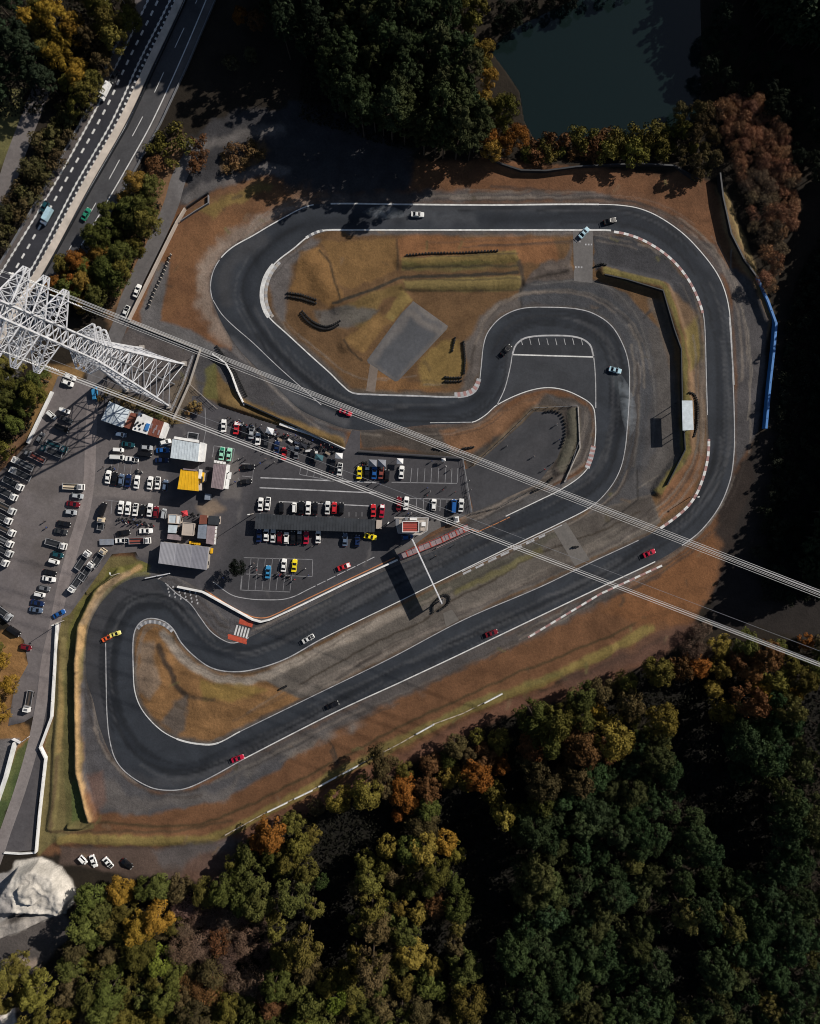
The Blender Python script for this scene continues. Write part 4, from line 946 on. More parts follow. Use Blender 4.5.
# ================================================================ walls, fences, barriers
def barrier(name, pts, th, h, mat, label, cat, z0=0.0, posts=0, post_mat=None, group=None, post_h=None, wire=False):
    w3 = WL(pts); b = MB()
    if wire:
        for k in (.35, .68, 1.0): b.wall([(p.x, p.y) for p in w3], .05, h * k - .06, h * k)
    else: b.wall([(p.x, p.y) for p in w3], th, z0, h)
    c = w3[len(w3) // 2]; t = thing(name, label, cat, (c.x, c.y, 0), group=group)
    wpart('wall_panel' if 'wall' in name or 'barrier' in name else 'fence_panel', b, mat, t)
    if posts:
        for d in dashes(pts, .01, posts):
            p = W(d[0][0], d[0][1]); m = MB(); m.box((p.x, p.y, (post_h or h + .15) / 2), (.14, .14, post_h or h + .15)); wpart('post', m, post_mat or M['mid'], t)
    return t
barrier('concrete_wall', [(58.5,622),(56,668),(53,716),(41.8,746),(47.2,757),(41,812),(37.5,851)], .42, 1.6, M['white'], 'white concrete wall with a kink along the lower access road', 'wall', posts=26, post_h=1.75, post_mat=M['concrete'])
barrier('guard_wall', [(53,392),(40.5,418),(28.5,443)], .9, .9, M['white'], 'thick white guard wall behind the lorries in the left car park', 'wall')
barrier('boundary_wall', [(186.2,209.9),(178,223.5),(130.2,320.5)], .40, 1.9, M['beige_wall'], 'long beige boundary wall beside the service lane left of the hairpin', 'wall', posts=18, post_h=2.0, post_mat=M['concrete'])
barrier('compound_wall', [(131,322),(150,330),(201,350),(190,384),(172,424)], .35, 1.2, M['concrete'], 'low concrete compound wall around the foot of the lattice pylon', 'wall')
barrier('compound_fence', [(194,356),(185,382),(172,411)], .30, 1.9, M['steel_white'], 'pale double fence between the pylon foot and the compound wall', 'fence', posts=9, wire=True)
barrier('yard_fence', [(190,384),(213,405),(218,409)], .14, 1.3, M['concrete'], 'thin pale fence crossing the grass corner below the pylon', 'fence', posts=8, wire=True)
barrier('blue_barrier', [(754,279),(765,303),(773,325),(771,350),(767,385),(763,429)], .75, 2.3, M['blue_wall'], 'tall blue barrier fence outside the right hand bend', 'fence', posts=12, post_mat=M['dark'])
barrier('tall_screen_wall', [(603,276),(625,281),(661,292),(672,330),(679,350),(680,400),(683,450),(665,485)], .35, 2.2, M['dark'], 'dark retaining wall along the grass bank between loop and right bend', 'wall')  # dark colour carries the wall's black shadow band over its top
barrier('retaining_wall', [(358,452),(400,455),(448,458),(462,459)], .35, .9, M['dark'], 'dark low retaining wall above the upper parking bays', 'wall')
barrier('paddock_wall', [(244,403),(262,411),(300,428),(345,450)], .4, 1.7, M['dark'], 'dark paddock fence below the grass strip near the crowd', 'fence')
barrier('white_guard_rail', [(280,424),(310,434),(345,449.5)], .85, .9, M['white'], 'white guard rail curving above the crowded paddock row', 'rail', posts=10)
barrier('white_pipe_rail', [(213,354.5),(226,363),(232,374),(238,391),(245,405.5)], .40, 1.4, M['white'], 'white bent guard rail beside the tyre wall below the hairpin', 'rail', posts=8)
barrier('pond_bank_wall', [(488,160.5),(500,166),(520,172.5),(545,173),(575,169),(610,167),(640,166),(672,168),(697,182)], .5, 2.0, M['dark'], 'dark low bank wall between the pond and the top straight', 'wall')
barrier('hedge_bank_wall', [(717,176),(720,200),(728,236),(741,262),(755,281)], .5, 2.6, M['dark'], 'dark bank wall right of the brown grass in the top right corner', 'wall')
barrier('pit_wall', [(178,586.5),(203,591.5),(222,602),(253,619.2),(261,621.4),(270,619.2),(302,604.5),(346,583),(397.6,559.6)], .55, 1.15, M['white'], 'white pit wall wrapping round the bottom of the car park', 'wall', posts=30, post_h=1.2, post_mat=M['concrete'])
barrier('kart_fence', [(474,464.5),(502.4,439),(521,421),(534,408),(577,406),(579,440),(565,482)], .14, 1.2, M['mid'], 'grey wire fence around the small kart yard', 'fence', posts=8, wire=True)
barrier('kart_barrier', [(577.5,407),(579.5,448),(564,482)], .35, .9, M['concrete'], 'pale low barrier on the right edge of the kart yard', 'wall')
barrier('lot_fence', [(463,458),(466,485),(471,513)], .12, 1.2, M['mid'], 'thin fence dividing the parking bays from the kart yard', 'fence', posts=8, wire=True)
barrier('lower_fence', [(471,514),(500,507),(537,487)], .12, 1.0, M['dark'], 'dark fence along the bottom edge of the kart yard', 'fence', posts=10, wire=True)
barrier('upper_wall', [(187,209),(200,200),(209,194)], .3, 1.4, M['dark'], 'short dark wall joining the beige boundary wall at its upper end', 'wall')
barrier('upper_shed_wall', [(181,222),(196,212),(209,204),(209,196)], .25, 1.1, M['mid'], 'grey kerb wall around the slab at the top of the boundary wall', 'wall')
barrier('quarry_wall', [(5,852),(20,853),(36,852)], .4, .8, M['white'], 'short white wall end above the pale stone heap', 'wall')
barrier('lane_guard_rail', [(135,8),(112,56),(88,110),(46,187),(4,258),(-30,316)], .25, .85, M['mid'], 'grey guard rail along the left shoulder of the expressway', 'rail', posts=18)
barrier('median_guard_rail', [(187,0),(157,65),(128.5,126),(92,189),(54,258),(16,323)], .22, .9, M['dark'], 'dark guard rail along the right side of the pale median', 'rail', posts=18)
barrier('outer_guard_rail', [(216,0),(188,66),(161,124),(139,164),(117,204),(80,268)], .25, .85, M['mid'], 'grey guard rail along the right shoulder of the expressway', 'rail', posts=18)
barrier('verge_fence', [(14,738),(22,742),(30,736)], .12, 1.6, M['steel_white'], 'white fence end beside the parked transporter at lower left', 'fence', posts=6)
barrier('storage_wall', [(17,741),(8,775),(-4,810)], .7, 2.2, M['white'], 'broad white wall in the bottom left storage yard', 'wall')

# low board fence below the back straight, with white boards left in places
FEN = [(225.6,834),(268,810.5),(313,788.5),(358.5,764),(400,742.5),(434,723),(463,712.5),(502,692.5)]
c = W(370, 757); t = thing('board_fence', 'long low board fence with white boards along the bottom embankment', 'fence', (c.x, c.y, 0))
b = MB(); b.wall([(p.x, p.y) for p in WL(FEN)], .26, .7, 1.0); wpart('rail', b, M['beige_wall'], t)
def along(a, b_):
    i = [p for p in FEN if a[0] < p[0] < b_[0]]; return [a] + i + [b_]
for a, b_ in (((268,810.5),(288,800.8)),((295,797.3),(313,788.7)),((319,785.2),(337,775.5)),((343,772.3),(358,764.4)),((416,733),(434,723)),((484,702),(502,692.5))):
    m = MB(); pl = WL(along(a, b_)); m.wall([(p.x, p.y + .0) for p in pl], .42, .3, 1.5); wpart('white_board', m, M['white'], t)
for d in dashes(FEN, .01, 9):
    p = W(*d[0]); m = MB(); m.box((p.x, p.y, .8), (.12, .12, 1.6)); wpart('post', m, M['dark'], t)
# fence with pale post tops left of the hairpin
PF = [(171.5,255),(163,276),(155,292),(149,308)]
c = W(160, 282); t = thing('tyre_fence', 'dark post fence with pale caps on the brown slope by the boundary wall', 'fence', (c.x, c.y, 0))
b = MB(); b.wall([(p.x, p.y) for p in WL(PF)], .12, .1, 1.0); wpart('fence_panel', b, M['dark'], t)
for d in dashes(PF, .01, 4.2):
    p = W(*d[0]); m = MB(); m.box((p.x, p.y, .6), (.3, .3, 1.2)); wpart('post', m, M['concrete'], t)

# ================================================================ tyre stacks
def tyre_stack_mb(n=3):
    b = MB()
    for k in range(n): b.torus((0, 0, .13 + .24 * k), .24, .13, 10, 6)
    return b
ts0 = link('tyre_stack', tyre_stack_mb().mesh('tyre_stack', M['rubber'], smooth=True))
ts_used = False
def tyres(pts, gap, label, group, z=0.0):
    global ts_used
    for d in dashes(pts, .01, gap):
        o = ts0 if not ts_used else ts0.copy()
        if ts_used: COL.objects.link(o)
        ts_used = True
        x, y = d[0]; o.location = W(x, y, 0); o.location.z = max(0, ground_z(x, y)) * .9 if ground_z(x, y) > 0 else 0
        o.rotation_euler.z = (x * 7 + y * 3) % 6.28; s = .9 + .2 * ((x * 13 + y * 7) % 1.0); o.scale = (s, s, .9 + .25 * ((x * 3.3) % 1))
        tag(o, label, 'tyre stack', group)
tyres([(407,255.5),(430,253.5),(462,253),(500,251)], 3.1, 'black tyre stack in the long row above the infield grass banks', 'tyre row above the infield banks')
tyres([(288,293),(302,295),(316,300)], 2.6, 'black tyre stack in the straight row near the left hairpin', 'tyre row near the left hairpin')
tyres([(288,296.5),(302,299),(316,303.5)], 2.6, 'black tyre stack in the straight row near the left hairpin', 'tyre row near the left hairpin')
tyres(smooth_line([(301,314),(306,320),(314,326),(325,329.5),(333,328),(340,324)], 2), 2.3, 'black tyre stack in the curved double row on the left infield', 'curved tyre row on the left infield')
tyres(smooth_line([(302.5,311.5),(308,317.5),(315,323),(325,326.5),(333,325),(340,321)], 2), 2.3, 'black tyre stack in the curved double row on the left infield', 'curved tyre row on the left infield')
tyres([(455,338),(452,352)], 2.6, 'black tyre stack in the short row on the right infield', 'short tyre rows on the right infield')
tyres([(463.5,342),(465,360),(464,374)], 2.4, 'black tyre stack in the tall hook shaped row by the loop entry', 'hook shaped tyre row')
tyres([(461,377.5),(452,378),(443,377)], 2.6, 'black tyre stack in the tall hook shaped row by the loop entry', 'hook shaped tyre row')
tyres([(461,381),(452,381.5),(443,381)], 2.6, 'black tyre stack in the tall hook shaped row by the loop entry', 'hook shaped tyre row')
tyres(smooth_line([(688,393),(694,395.5),(697,405),(697,416),(696,428),(692.5,438)], 2), 2.3, 'black tyre stack in the arc behind the marshal shelter', 'tyre arc behind the shelter')
tyres(smooth_line([(433,612),(433,605),(438,599),(444,594.5),(449,596),(449,602),(444,607),(438,611)], 2), 2.2, 'black tyre stack in the ring around the footbridge foot', 'tyre ring at the footbridge')
tyres([(217,346.5),(222,353),(229,362),(236,373),(241,384),(247,396)], 2.4, 'black tyre stack in the wall of tyres below the left hairpin', 'tyre wall below the left hairpin')
tyres([(434,448),(442,449),(450,449)], 2.6, 'black tyre stack above the white rail end by the upper bays', 'tyre rows above the upper bays')
tyres([(463,448.5),(474,447)], 2.6, 'black tyre stack above the white rail end by the upper bays', 'tyre rows above the upper bays')
tyres(smooth_line([(545,412),(553,411),(561,414),(565,424),(565,436),(561,448)], 2), 3.4, 'black tyre stack on the rim of the kart yard', 'tyre rim of the kart yard')
tyres([(552,478),(543,487),(532,492)], 2.6, 'black tyre stack in the bottom corner of the kart yard', 'tyres in the kart yard corner')
tyres([(573,547),(579,546.5)], 2.3, 'black tyre stack on the pale connecting road between the straights', 'tyres on the connecting road')
tyres([(280,689),(287,685.5)], 2.4, 'black tyre stack at the tip of the lower infield', 'tyres at the lower infield tip')
tyres([(596,266),(601,264),(606,266)], 2.4, 'black tyre stack at the start of the upper grass bank', 'tyres at the upper grass bank')

# ================================================================ buildings
def roof_prism(poly, z0, z1):
    b = MB(); b.prism(poly, z0, z1); return b
def building(name, label, corners, h, roof, wall, cat='building', over=.35, seams=0, windows=True, group=None, parapet=0.0):
    """corners: roof outline as surveyed at roof height"""
    P = [W(p[0], p[1], h) for p in corners]; c = sum(P, Vector()) / len(P)
    t = thing(name, label, cat, (c.x, c.y, 0), group=group)
    ins = [(p.x + (c.x - p.x) / (Vector((c.x - p.x, c.y - p.y)).length) * over, p.y + (c.y - p.y) / (Vector((c.x - p.x, c.y - p.y)).length) * over) for p in P]
    b = MB(); b.prism(ins, 0, h - .25); wpart('wall', b, wall, t)
    b = MB(); b.prism([(p.x, p.y) for p in P], h - .247, h); r = wpart('roof', b, roof, t)
    if seams:
        m = MB(); a0, a1, a2, a3 = P[:4]
        for i in range(1, seams):
            k = i / seams; p = a0.lerp(a1, k); q = a3.lerp(a2, k); m.beam((p.x, p.y, h + .03), (q.x, q.y, h + .03), .07)
        s_ = link('roof_seam', m.mesh('roof_seam', roof, t.location), r)
    if parapet:
        m = MB(); n = len(P)
        m.wall([(p.x + (c.x - p.x) * .03, p.y + (c.y - p.y) * .03) for p in P + [P[0]]], .22, h + .003, h + parapet); link('parapet', m.mesh('parapet', wall, t.location), r)
    if windows:
        n = len(ins)
        for i in range(n):
            a = Vector(ins[i]); e = Vector(ins[(i + 1) % n]); L = (e - a).length
            if L < 2.2: continue
            d = (e - a) / L; nn = Vector((d.y, -d.x)); mid = (a + e) / 2
            if (mid - Vector((c.x, c.y))).dot(nn) < 0: nn = -nn
            ang = math.atan2(d.y, d.x); k = max(1, int(L / 3.2))
            for j in range(k):
                q = a + d * (L * (j + .5) / k) + nn * .02
                if i == 0 and j == 0:
                    m = MB(); m.box((q.x, q.y, 1.0), (.95, .10, 2.0), ang); wpart('door', m, M['mid'], t)
                else:
                    for fl in range(max(1, int(h / 3))):
                        m = MB(); m.box((q.x, q.y, 1.5 + fl * 2.8), (1.3, .10, .95), ang); wpart('window', m, M['glass'], t)
    return t
def roof_box(t, name, x, y, h, dx, dy, dz, mat, rz=0.0):
    p = W(x, y, h); m = MB(); m.box((p.x, p.y, h + dz / 2 + .004), (dx * S, dy * S, dz), rz); return wpart(name, m, mat, t)

# office with the wide pale grey roof and white side wing
bt = building('paddock_office', 'paddock office with wide pale grey roof and white right wing', [(172.5,439.2),(199.4,443.6),(197.7,461.7),(170.3,457.9)], 4.6, M['ice'], M['white'], seams=10)
P = [W(x, y, 3.2) for x, y in ((200,442.2),(205.2,443),(203,462),(198,461.6))]; m = MB(); m.prism([(p.x, p.y) for p in P], 3.0, 3.2); wpart('wing_roof', m, M['white'], bt)
P = [W(x, y, 3.0) for x, y in ((200.3,442.6),(204.6,443.4),(202.5,461.4),(198.6,461.2))]; m = MB(); m.prism([(p.x, p.y) for p in P], 0, 2.98); wpart('wing_wall', m, M['white'], bt)
P = [W(x, y, 3.4) for x, y in ((174.5,436.3),(199,440.3),(199,442.8),(173.5,438.6))]; m = MB(); m.prism([(p.x, p.y) for p in P], 3.2, 3.4); wpart('eave', m, M['white'], bt)
# shed frame beside it
P = WL([(190,432.5),(200,434),(199.5,440),(189.5,438.5)]); c = sum(P, Vector()) / 4
t = thing('storage_rack', 'small dark open storage frame behind the paddock office', 'rack', (c.x, c.y, 0))
m = MB(); m.wall([(p.x, p.y) for p in P + [P[0]]], .12, 1.9, 2.05); wpart('top_frame', m, M['steel_white'], t)
for p in P: m = MB(); m.box((p.x, p.y, .95), (.1, .1, 1.9)); wpart('leg', m, M['mid'], t)
m = MB(); m.prism([(p.x * .96 + c.x * .04, p.y * .96 + c.y * .04) for p in P], .1, .9); wpart('stored_goods', m, M['dark'], t)

# yellow roofed building
bt = building('yellow_building', 'two storey building with bright yellow roof in the paddock', [(180.7,469.4),(198,471.6),(198.5,491.2),(177.4,489)], 6.4, M['yellow'], M['beige_wall'], seams=6)
P = [W(x, y, 5.2) for x, y in ((198.4,471.6),(204.4,472.6),(203.2,482),(198.8,484))]; m = MB(); m.prism([(p.x, p.y) for p in P], 4.9, 5.2); wpart('side_roof', m, M['yellow'], bt)
P = [W(x, y, 4.9) for x, y in ((198.8,472.4),(203.6,473.2),(202.6,481),(199.2,483))]; m = MB(); m.prism([(p.x, p.y) for p in P], 0, 4.9); wpart('side_wall', m, M['beige_wall'], bt)
roof_box(bt, 'roof_tank', 200.8, 474, 5.2, 2.6, 9, .9, M['white'], -.1); roof_box(bt, 'roof_vent', 202, 479.5, 5.2, 1.6, 6, .6, M['dark'], -.1)
roof_box(bt, 'parapet_strip', 190, 469.6, 6.4, 13, 1.2, .3, M['mauve'], -.1)

# grey building with the white front strip
bt = building('workshop', 'workshop with mauve grey roof and white front strip left of the pits', [(213.7,463.9),(226.3,465),(223,489.7),(211,487.5)], 5.0, M['mauve'], M['white'], seams=8)
for (a, b_) in (((227,464.5),(226,473)),((228.5,472),(226.5,479)),((226.3,479),(224.6,489))):
    p = W(a[0] + 1, (a[1] + b_[1]) / 2, 2.8); m = MB(); m.box((p.x, p.y, 2.75), (3.4 * S, (b_[1] - a[1]) * S * .96, .16), -.13); wpart('awning', m, M['white'], bt)
for k in range(4): roof_box(bt, 'roof_box', 215.5 + k * 3, 461.5 + k * .5, 2.4, 2.4, 2.4, .4, M['white'], -.1)

# big three-panel roof
bt = building('garage_hall', 'large garage hall with three toned grey roof by the pit exit', [(160.7,541.8),(208.9,547.3),(206.5,569.9),(158.3,563.2)], 4.0, M['grey'], M['concrete'], seams=0)
cs = [W(x, y, 4.0) for x, y in ((160.7,541.8),(208.9,547.3),(206.5,569.9),(158.3,563.2))]
for i, col in enumerate(((.33,.33,.36), (.27,.27,.30), (.235,.235,.27))):
    a = cs[0].lerp(cs[1], i / 3 + .002); b_ = cs[0].lerp(cs[1], (i + 1) / 3 - .002); d = cs[3].lerp(cs[2], i / 3 + .002); e = cs[3].lerp(cs[2], (i + 1) / 3 - .002)
    m = MB(); m.prism([(a.x, a.y), (b_.x, b_.y), (e.x, e.y), (d.x, d.y)], 4.003, 4.08); r = wpart('roof_panel', m, flat_mat('roof_sheet_%d' % i, col, .55, .1, .3), bt)
    m = MB()
    for k in range(1, 12):
        p = a.lerp(b_, k / 12); q = d.lerp(e, k / 12); m.beam((p.x, p.y, 4.10), (q.x, q.y, 4.10), .05)
    link('roof_seam', m.mesh('roof_seam', M['mid'], bt.location), r)
t = barrier('gate_beam', [(146,578),(158,575.5),(171,573)], .3, 1.1, M['steel_white'], 'white sliding gate beam below the garage hall', 'gate', .9, posts=12)

# stalls and small roofs above the garage hall
smalls = [
 ('stall', 'pale grey square stall roof at the top left of the stall block', [(168.7,514.4),(177,514.6),(176,523.5),(168.2,523)], 2.8, 'ice'),
 ('white_van_stall', 'white narrow stall beside the pale grey square stall', [(177.3,514.8),(181.3,515.4),(180.2,524),(176.4,523.6)], 2.5, 'white'),
 ('stall', 'bluish white stall roof in the middle of the left stall column', [(168.4,524.8),(177.5,525.4),(176,533.2),(167.8,532.6)], 2.7, 'ice'),
 ('stall', 'pinkish grey low stall roof just above the garage hall', [(167.8,534),(176.5,534.6),(181,536.5),(180.6,540.6),(167,538.8)], 2.5, 'mauve'),
 ('stall', 'cream roofed stall with raised rim in the middle of the stall block', [(183,522.3),(194.8,523.4),(193.6,535.8),(181.8,535)], 3.0, 'beige_wall'),
 ('stall', 'brown roofed stall at the top right of the stall block', [(200,514.8),(207.3,515.4),(206.6,524),(199,524)], 2.8, 'brown_roof'),
 ('stall', 'slate blue stall roof right of the cream stall', [(198.4,524.9),(206.8,524.6),(205.8,538.8),(197.3,538.2)], 2.9, 'slate'),
 ('stall', 'black roofed stall at the top right corner of the stall block', [(208.4,515.6),(219.4,516.4),(218.8,525),(207.8,524.4)], 2.8, 'dark_roof'),
 ('stall', 'mottled pink stall roof with white awning on the right of the stall block', [(207.2,525.6),(215.4,526),(213.6,544.8),(205.9,543.4)], 2.8, 'mauve'),
]
for nm, lb, cs_, h_, mt in smalls:
    t = building(nm, lb, cs_, h_, M[mt], M['beige_wall'], 'stall', .25, 0, True, None, .18 if 'rim' in lb or 'square' in lb else 0)
    if 'awning' in lb:
        for k in range(5): roof_box(t, 'awning', 215.5 - k * .35, 527.5 + k * 3.8, 2.2, 3.4, 3.0, .15, M['white'], -.15)
for k in range(5):
    c = W(191 + k * 2.3, 542.2 + k * .35, 0); b = MB(); b.box((0, 0, .45), (.62, .8, .9), .1); b.box((0, 0, .93), (.66, .84, .06), .1)
    o = solo('crate', b, M['yellow'], 'small yellow crate in the row in front of the garage hall roof', 'crate', (c.x, c.y, 0), 'yellow crates in front of the garage hall')
for k in range(2):
    c = W(209.6 + k * 2.6, 550.2 + k * .4, 0); b = MB(); b.box((0, 0, .5), (.6, 1.7, 1.0), -.1); b.box((0, 0, 1.03), (.64, 1.74, .06), -.1)
    solo('crate', b, M['yellow'], 'tall yellow crate right of the garage hall corner', 'crate', (c.x, c.y, 0), 'yellow crates right of the garage hall')
# top-left houses
t = building('hip_roof_house', 'house with pale square roof under the pylon shadow', [(109.3,401.2),(129.8,410),(122,427.6),(101,420.2)], 4.6, M['ice'], M['white'], over=.4)
cs = [W(x, y, 4.6) for x, y in ((109.3,401.2),(129.8,410),(122,427.6),(101,420.2))]; ap = sum(cs, Vector()) / 4
m = MB(); vs = [(p.x, p.y, 4.603) for p in cs] + [(ap.x, ap.y, 5.5)]; m.add(vs, [(0, 1, 4), (1, 2, 4), (2, 3, 4), (3, 0, 4)])
r = wpart('hip', m, M['ice'], t); m = MB()
for p in cs: m.beam((p.x, p.y, 4.62), (ap.x, ap.y, 5.52), .13)
for i in range(4):
    a, b_ = cs[i], cs[(i + 1) % 4]; q = a.lerp(b_, .5); m.beam((q.x, q.y, 4.62), (ap.x, ap.y, 5.52), .08)
link('shadow_rib', m.mesh('shadow_rib', M['slate'], t.location), r)  # dark ribs stand in for the pylon lattice's shadow lines on the roof
t = building('white_roof_house', 'house with white roof dotted by dark vents beside the brown roof', [(139,412),(153,418),(147,434.5),(132,430)], 4.4, M['white'], M['white'])
rv = random.Random(3)
for k in range(11):
    u, v_ = rv.uniform(.08, .7), rv.uniform(.1, .9); x = 139 + 13 * u - 7 * v_; y = 412 + 5.5 * u + 17 * v_
    roof_box(t, 'roof_vent', x, y, 4.4, 1.3, 1.6, .25, M['dark'], rv.uniform(-.5, .5))
roof_box(t, 'roof_hatch', 147.5, 427, 4.4, 3.2, 7, .5, M['blue_wall'], -.35)
t = building('brown_roof_house', 'house with rusty brown roof and white gable strip below the pylon', [(153.4,418.2),(164,422),(158.4,438),(147.6,434.8)], 4.4, M['brown_roof'], M['white'], seams=7)
for k in range(4): roof_box(t, 'roof_patch', 151.5 + k * 2.4, 426 + k * .8 + (k % 2) * 4, 4.4, 1.4, 5, .12, M['mauve'], -.35)
cs = [W(x, y, 3.6) for x, y in ((164.3,422),(168,423.3),(162.6,438.8),(159,437.8))]; m = MB(); m.prism([(p.x, p.y) for p in cs], 3.4, 3.6); wpart('gable_strip', m, M['white'], t)
cs = [W(x, y, 3.3) for x, y in ((164.5,422.4),(167.5,423.6),(162.2,438),(159.4,437.4))]; m = MB(); m.prism([(p.x, p.y) for p in cs], 0, 3.38); wpart('gable_wall', m, M['white'], t)
t = building('porch', 'low rust coloured porch between the two upper houses', [(131,412.5),(138,414),(132,430),(124,427)], 2.6, M['brown_roof'], M['wood'], 'shed', .2)
# block in shade below the workshop
t = building('utility_cabin', 'small grey blue cabin in the shade below the workshop', [(205,493.6),(210.4,494),(209.8,500),(204.4,499.6)], 2.3, M['slate'], M['mid'], 'cabin', .1)

# pit canopy: a long roof on posts
cs = [W(x, y, 3.0) for x, y in ((256,513.6),(375,519.6),(374.6,532.4),(254.6,528.8))]; c = sum(cs, Vector()) / 4
t = thing('pit_canopy', 'long dark canopy roof over the middle row of cars', 'canopy', (c.x, c.y, 0))
m = MB(); m.prism([(p.x, p.y) for p in cs], 2.85, 3.0); r = wpart('roof', m, M['dark_roof'], t); m = MB()
for i in range(1, 40):
    p = cs[0].lerp(cs[1], i / 40); q = cs[3].lerp(cs[2], i / 40); m.beam((p.x, p.y, 3.02), (q.x, q.y, 3.02), .05)
link('roof_seam', m.mesh('roof_seam', M['dark_roof'], t.location), r)
for i in range(9):
    for (a, b_) in ((cs[0], cs[1]), (cs[3], cs[2])):
        p = a.lerp(b_, .02 + .96 * i / 8); p = p.lerp(c, .01); m = MB(); m.box((p.x, p.y, 1.425), (.16, .16, 2.85)); wpart('post', m, M['mid'], t)
t = building('timing_hut', 'small pale hut at the right end of the long canopy', [(376.5,520),(382,520.4),(381.4,529),(376,528.6)], 2.6, M['beige_wall'], M['beige_wall'], 'hut', .1)

# control tower with a red roof terrace
def W4(cs, z): return [W(x, y, z) for x, y in cs]
t = building('control_tower', 'control tower with red roof terrace and white railings by the footbridge', [(402.3,521.3),(419,521.3),(419,532),(402.3,532)], 7.6, M['red'], M['white'], parapet=.35)
lo = W4([(394.5,517),(428.6,517.5),(427.4,530.5),(420,535),(398,533)], 4.4); m = MB(); m.prism([(p.x, p.y) for p in lo], 4.1, 4.4); dk = wpart('deck', m, M['concrete'], t)
m = MB(); m.wall([(p.x, p.y) for p in lo + [lo[0]]], .08, 5.2, 5.3); m.wall([(p.x, p.y) for p in lo + [lo[0]]], .05, 4.8, 4.86)
for p in lo: m.box((p.x, p.y, 4.85), (.1, .1, .9))
link('railing', m.mesh('railing', M['steel_white'], t.location), dk)
for x, y in ((397,519),(427,519),(426,530),(399,531.5)):
    p = W(x, y, 2); m = MB(); m.box((p.x, p.y, 2.05), (.25, .25, 4.1)); wpart('column', m, M['concrete'], t)
for (x, y, dx, dy, dz, mt) in ((413.4,518.5,7,3,.7,'white'),(423.5,524,4,4,.9,'white'),(397.5,522,3.4,7,1.2,'mid'),(422.5,529,4,3,1.0,'beige_wall'),(406.5,518.6,3,2.4,.8,'mid')):
    roof_box(t, 'equipment_box', x, y, 4.4, dx, dy, dz, M[mt])
for k in range(4):
    roof_box(t, 'roof_beam', 410.6, 523.4 + k * 2.4, 7.6, 14.5, .35, .12, M['brown_roof'], .0)

# ---------------------------------------------------------------- footbridge gantry: tall board across the pit straight
A = W(412, 537.5); B = W(441, 600); c = (A + B) / 2
t = thing('gantry', 'white gantry carrying a tall board across the pit straight', 'gantry', (c.x, c.y, 0))
m = MB(); m.wall([(A.x, A.y), (B.x, B.y)], .30, 4.9, 7.7); wpart('board', m, M['white'], t)
m = MB()
for z in (4.8, 7.8): m.beam((A.x, A.y, z), (B.x, B.y, z), .34)
wpart('chord', m, M['steel_white'], t)
dd = (B - A).normalized(); nn = Vector((-dd.y, dd.x, 0))
for q in (A, B):
    for s_ in (-1, 1):
        p = q + nn * s_ * .8; m = MB(); m.beam((p.x, p.y, 0), (q.x + nn.x * s_ * .22, q.y + nn.y * s_ * .22, 7.9), .22); wpart('leg', m, M['mid'], t)
    m = MB()
    for k in range(5):
        a = q + nn * .8 * (1 - k / 6); b_ = q - nn * .8 * (1 - (k + 1) / 6); m.beam((a.x, a.y, k * 1.0), (b_.x, b_.y, (k + 1) * 1.0), .08)
    wpart('brace', m, M['mid'], t)

# red pit stand along the pit wall
PS = [(398.7,557.5),(440,541),(470,527)]
P3 = WL([(399,556.5),(442,539),(468,527)]); c = P3[1]
t = thing('pit_stand', 'red and white pit stand with railings beside the gantry', 'stand', (c.x, c.y, 0))
m = MB(); m.wall([(p.x, p.y) for p in P3], 2.0, .85, 1.0); wpart('floor', m, M['mauve'], t)
for off in (-1.0, 1.0):
    pl = []
    for i, p in enumerate(P3):
        d = (P3[min(i + 1, 2)] - P3[max(i - 1, 0)]).normalized(); n_ = Vector((-d.y, d.x, 0)); pl.append(p + n_ * off)
    m = MB(); m.wall([(p.x, p.y) for p in pl], .12, 1.9, 2.02); m.wall([(p.x, p.y) for p in pl], .08, 1.4, 1.48)
    for k in range(13):
        f = k / 12 * 2; i = min(1, int(f)); p = pl[i].lerp(pl[i + 1], f - i); m.box((p.x, p.y, 1.0), (.1, .1, 2.0))
    wpart('railing', m, M['red'], t)
for k in range(14):
    f = .05 + k / 14 * 1.9; i = min(1, int(f)); p = P3[i].lerp(P3[i + 1], f - i); d = (P3[i + 1] - P3[i]).normalized()
    m = MB(); m.box((p.x, p.y, 1.06), (.35, 1.9, .1), math.atan2(d.y, d.x)); wpart('step_board', m, M['red'] if k % 2 else M['mauve'], t)
barrier('pit_exit_rail', [(470,529),(478,531.5),(495,524),(509.5,517)], .22, .9, M['paint_orange'], 'orange topped rail continuing right from the red pit stand', 'rail', posts=8)
barrier('catch_fence', [(436,548),(460,537),(478,529.5)], .2, 1.1, M['mauve'], 'pale worn barrier on the track side of the red pit stand', 'barrier')

# marshal shelter on posts
cs = W4([(682,400.5),(692.4,400.5),(693.7,429.8),(682.7,430.5)], 6.2); c = sum(cs, Vector()) / 4
t = thing('marshal_shelter', 'pale flat roofed marshal shelter on tall posts by the right bend', 'shelter', (c.x, c.y, 0))
m = MB(); m.prism([(p.x, p.y) for p in cs], 6.0, 6.2); wpart('roof', m, M['ice'], t)
for p in cs: q = p.lerp(c, .06); m = MB(); m.box((q.x, q.y, 3.0), (.2, .2, 6.0)); wpart('post', m, M['dark'], t)

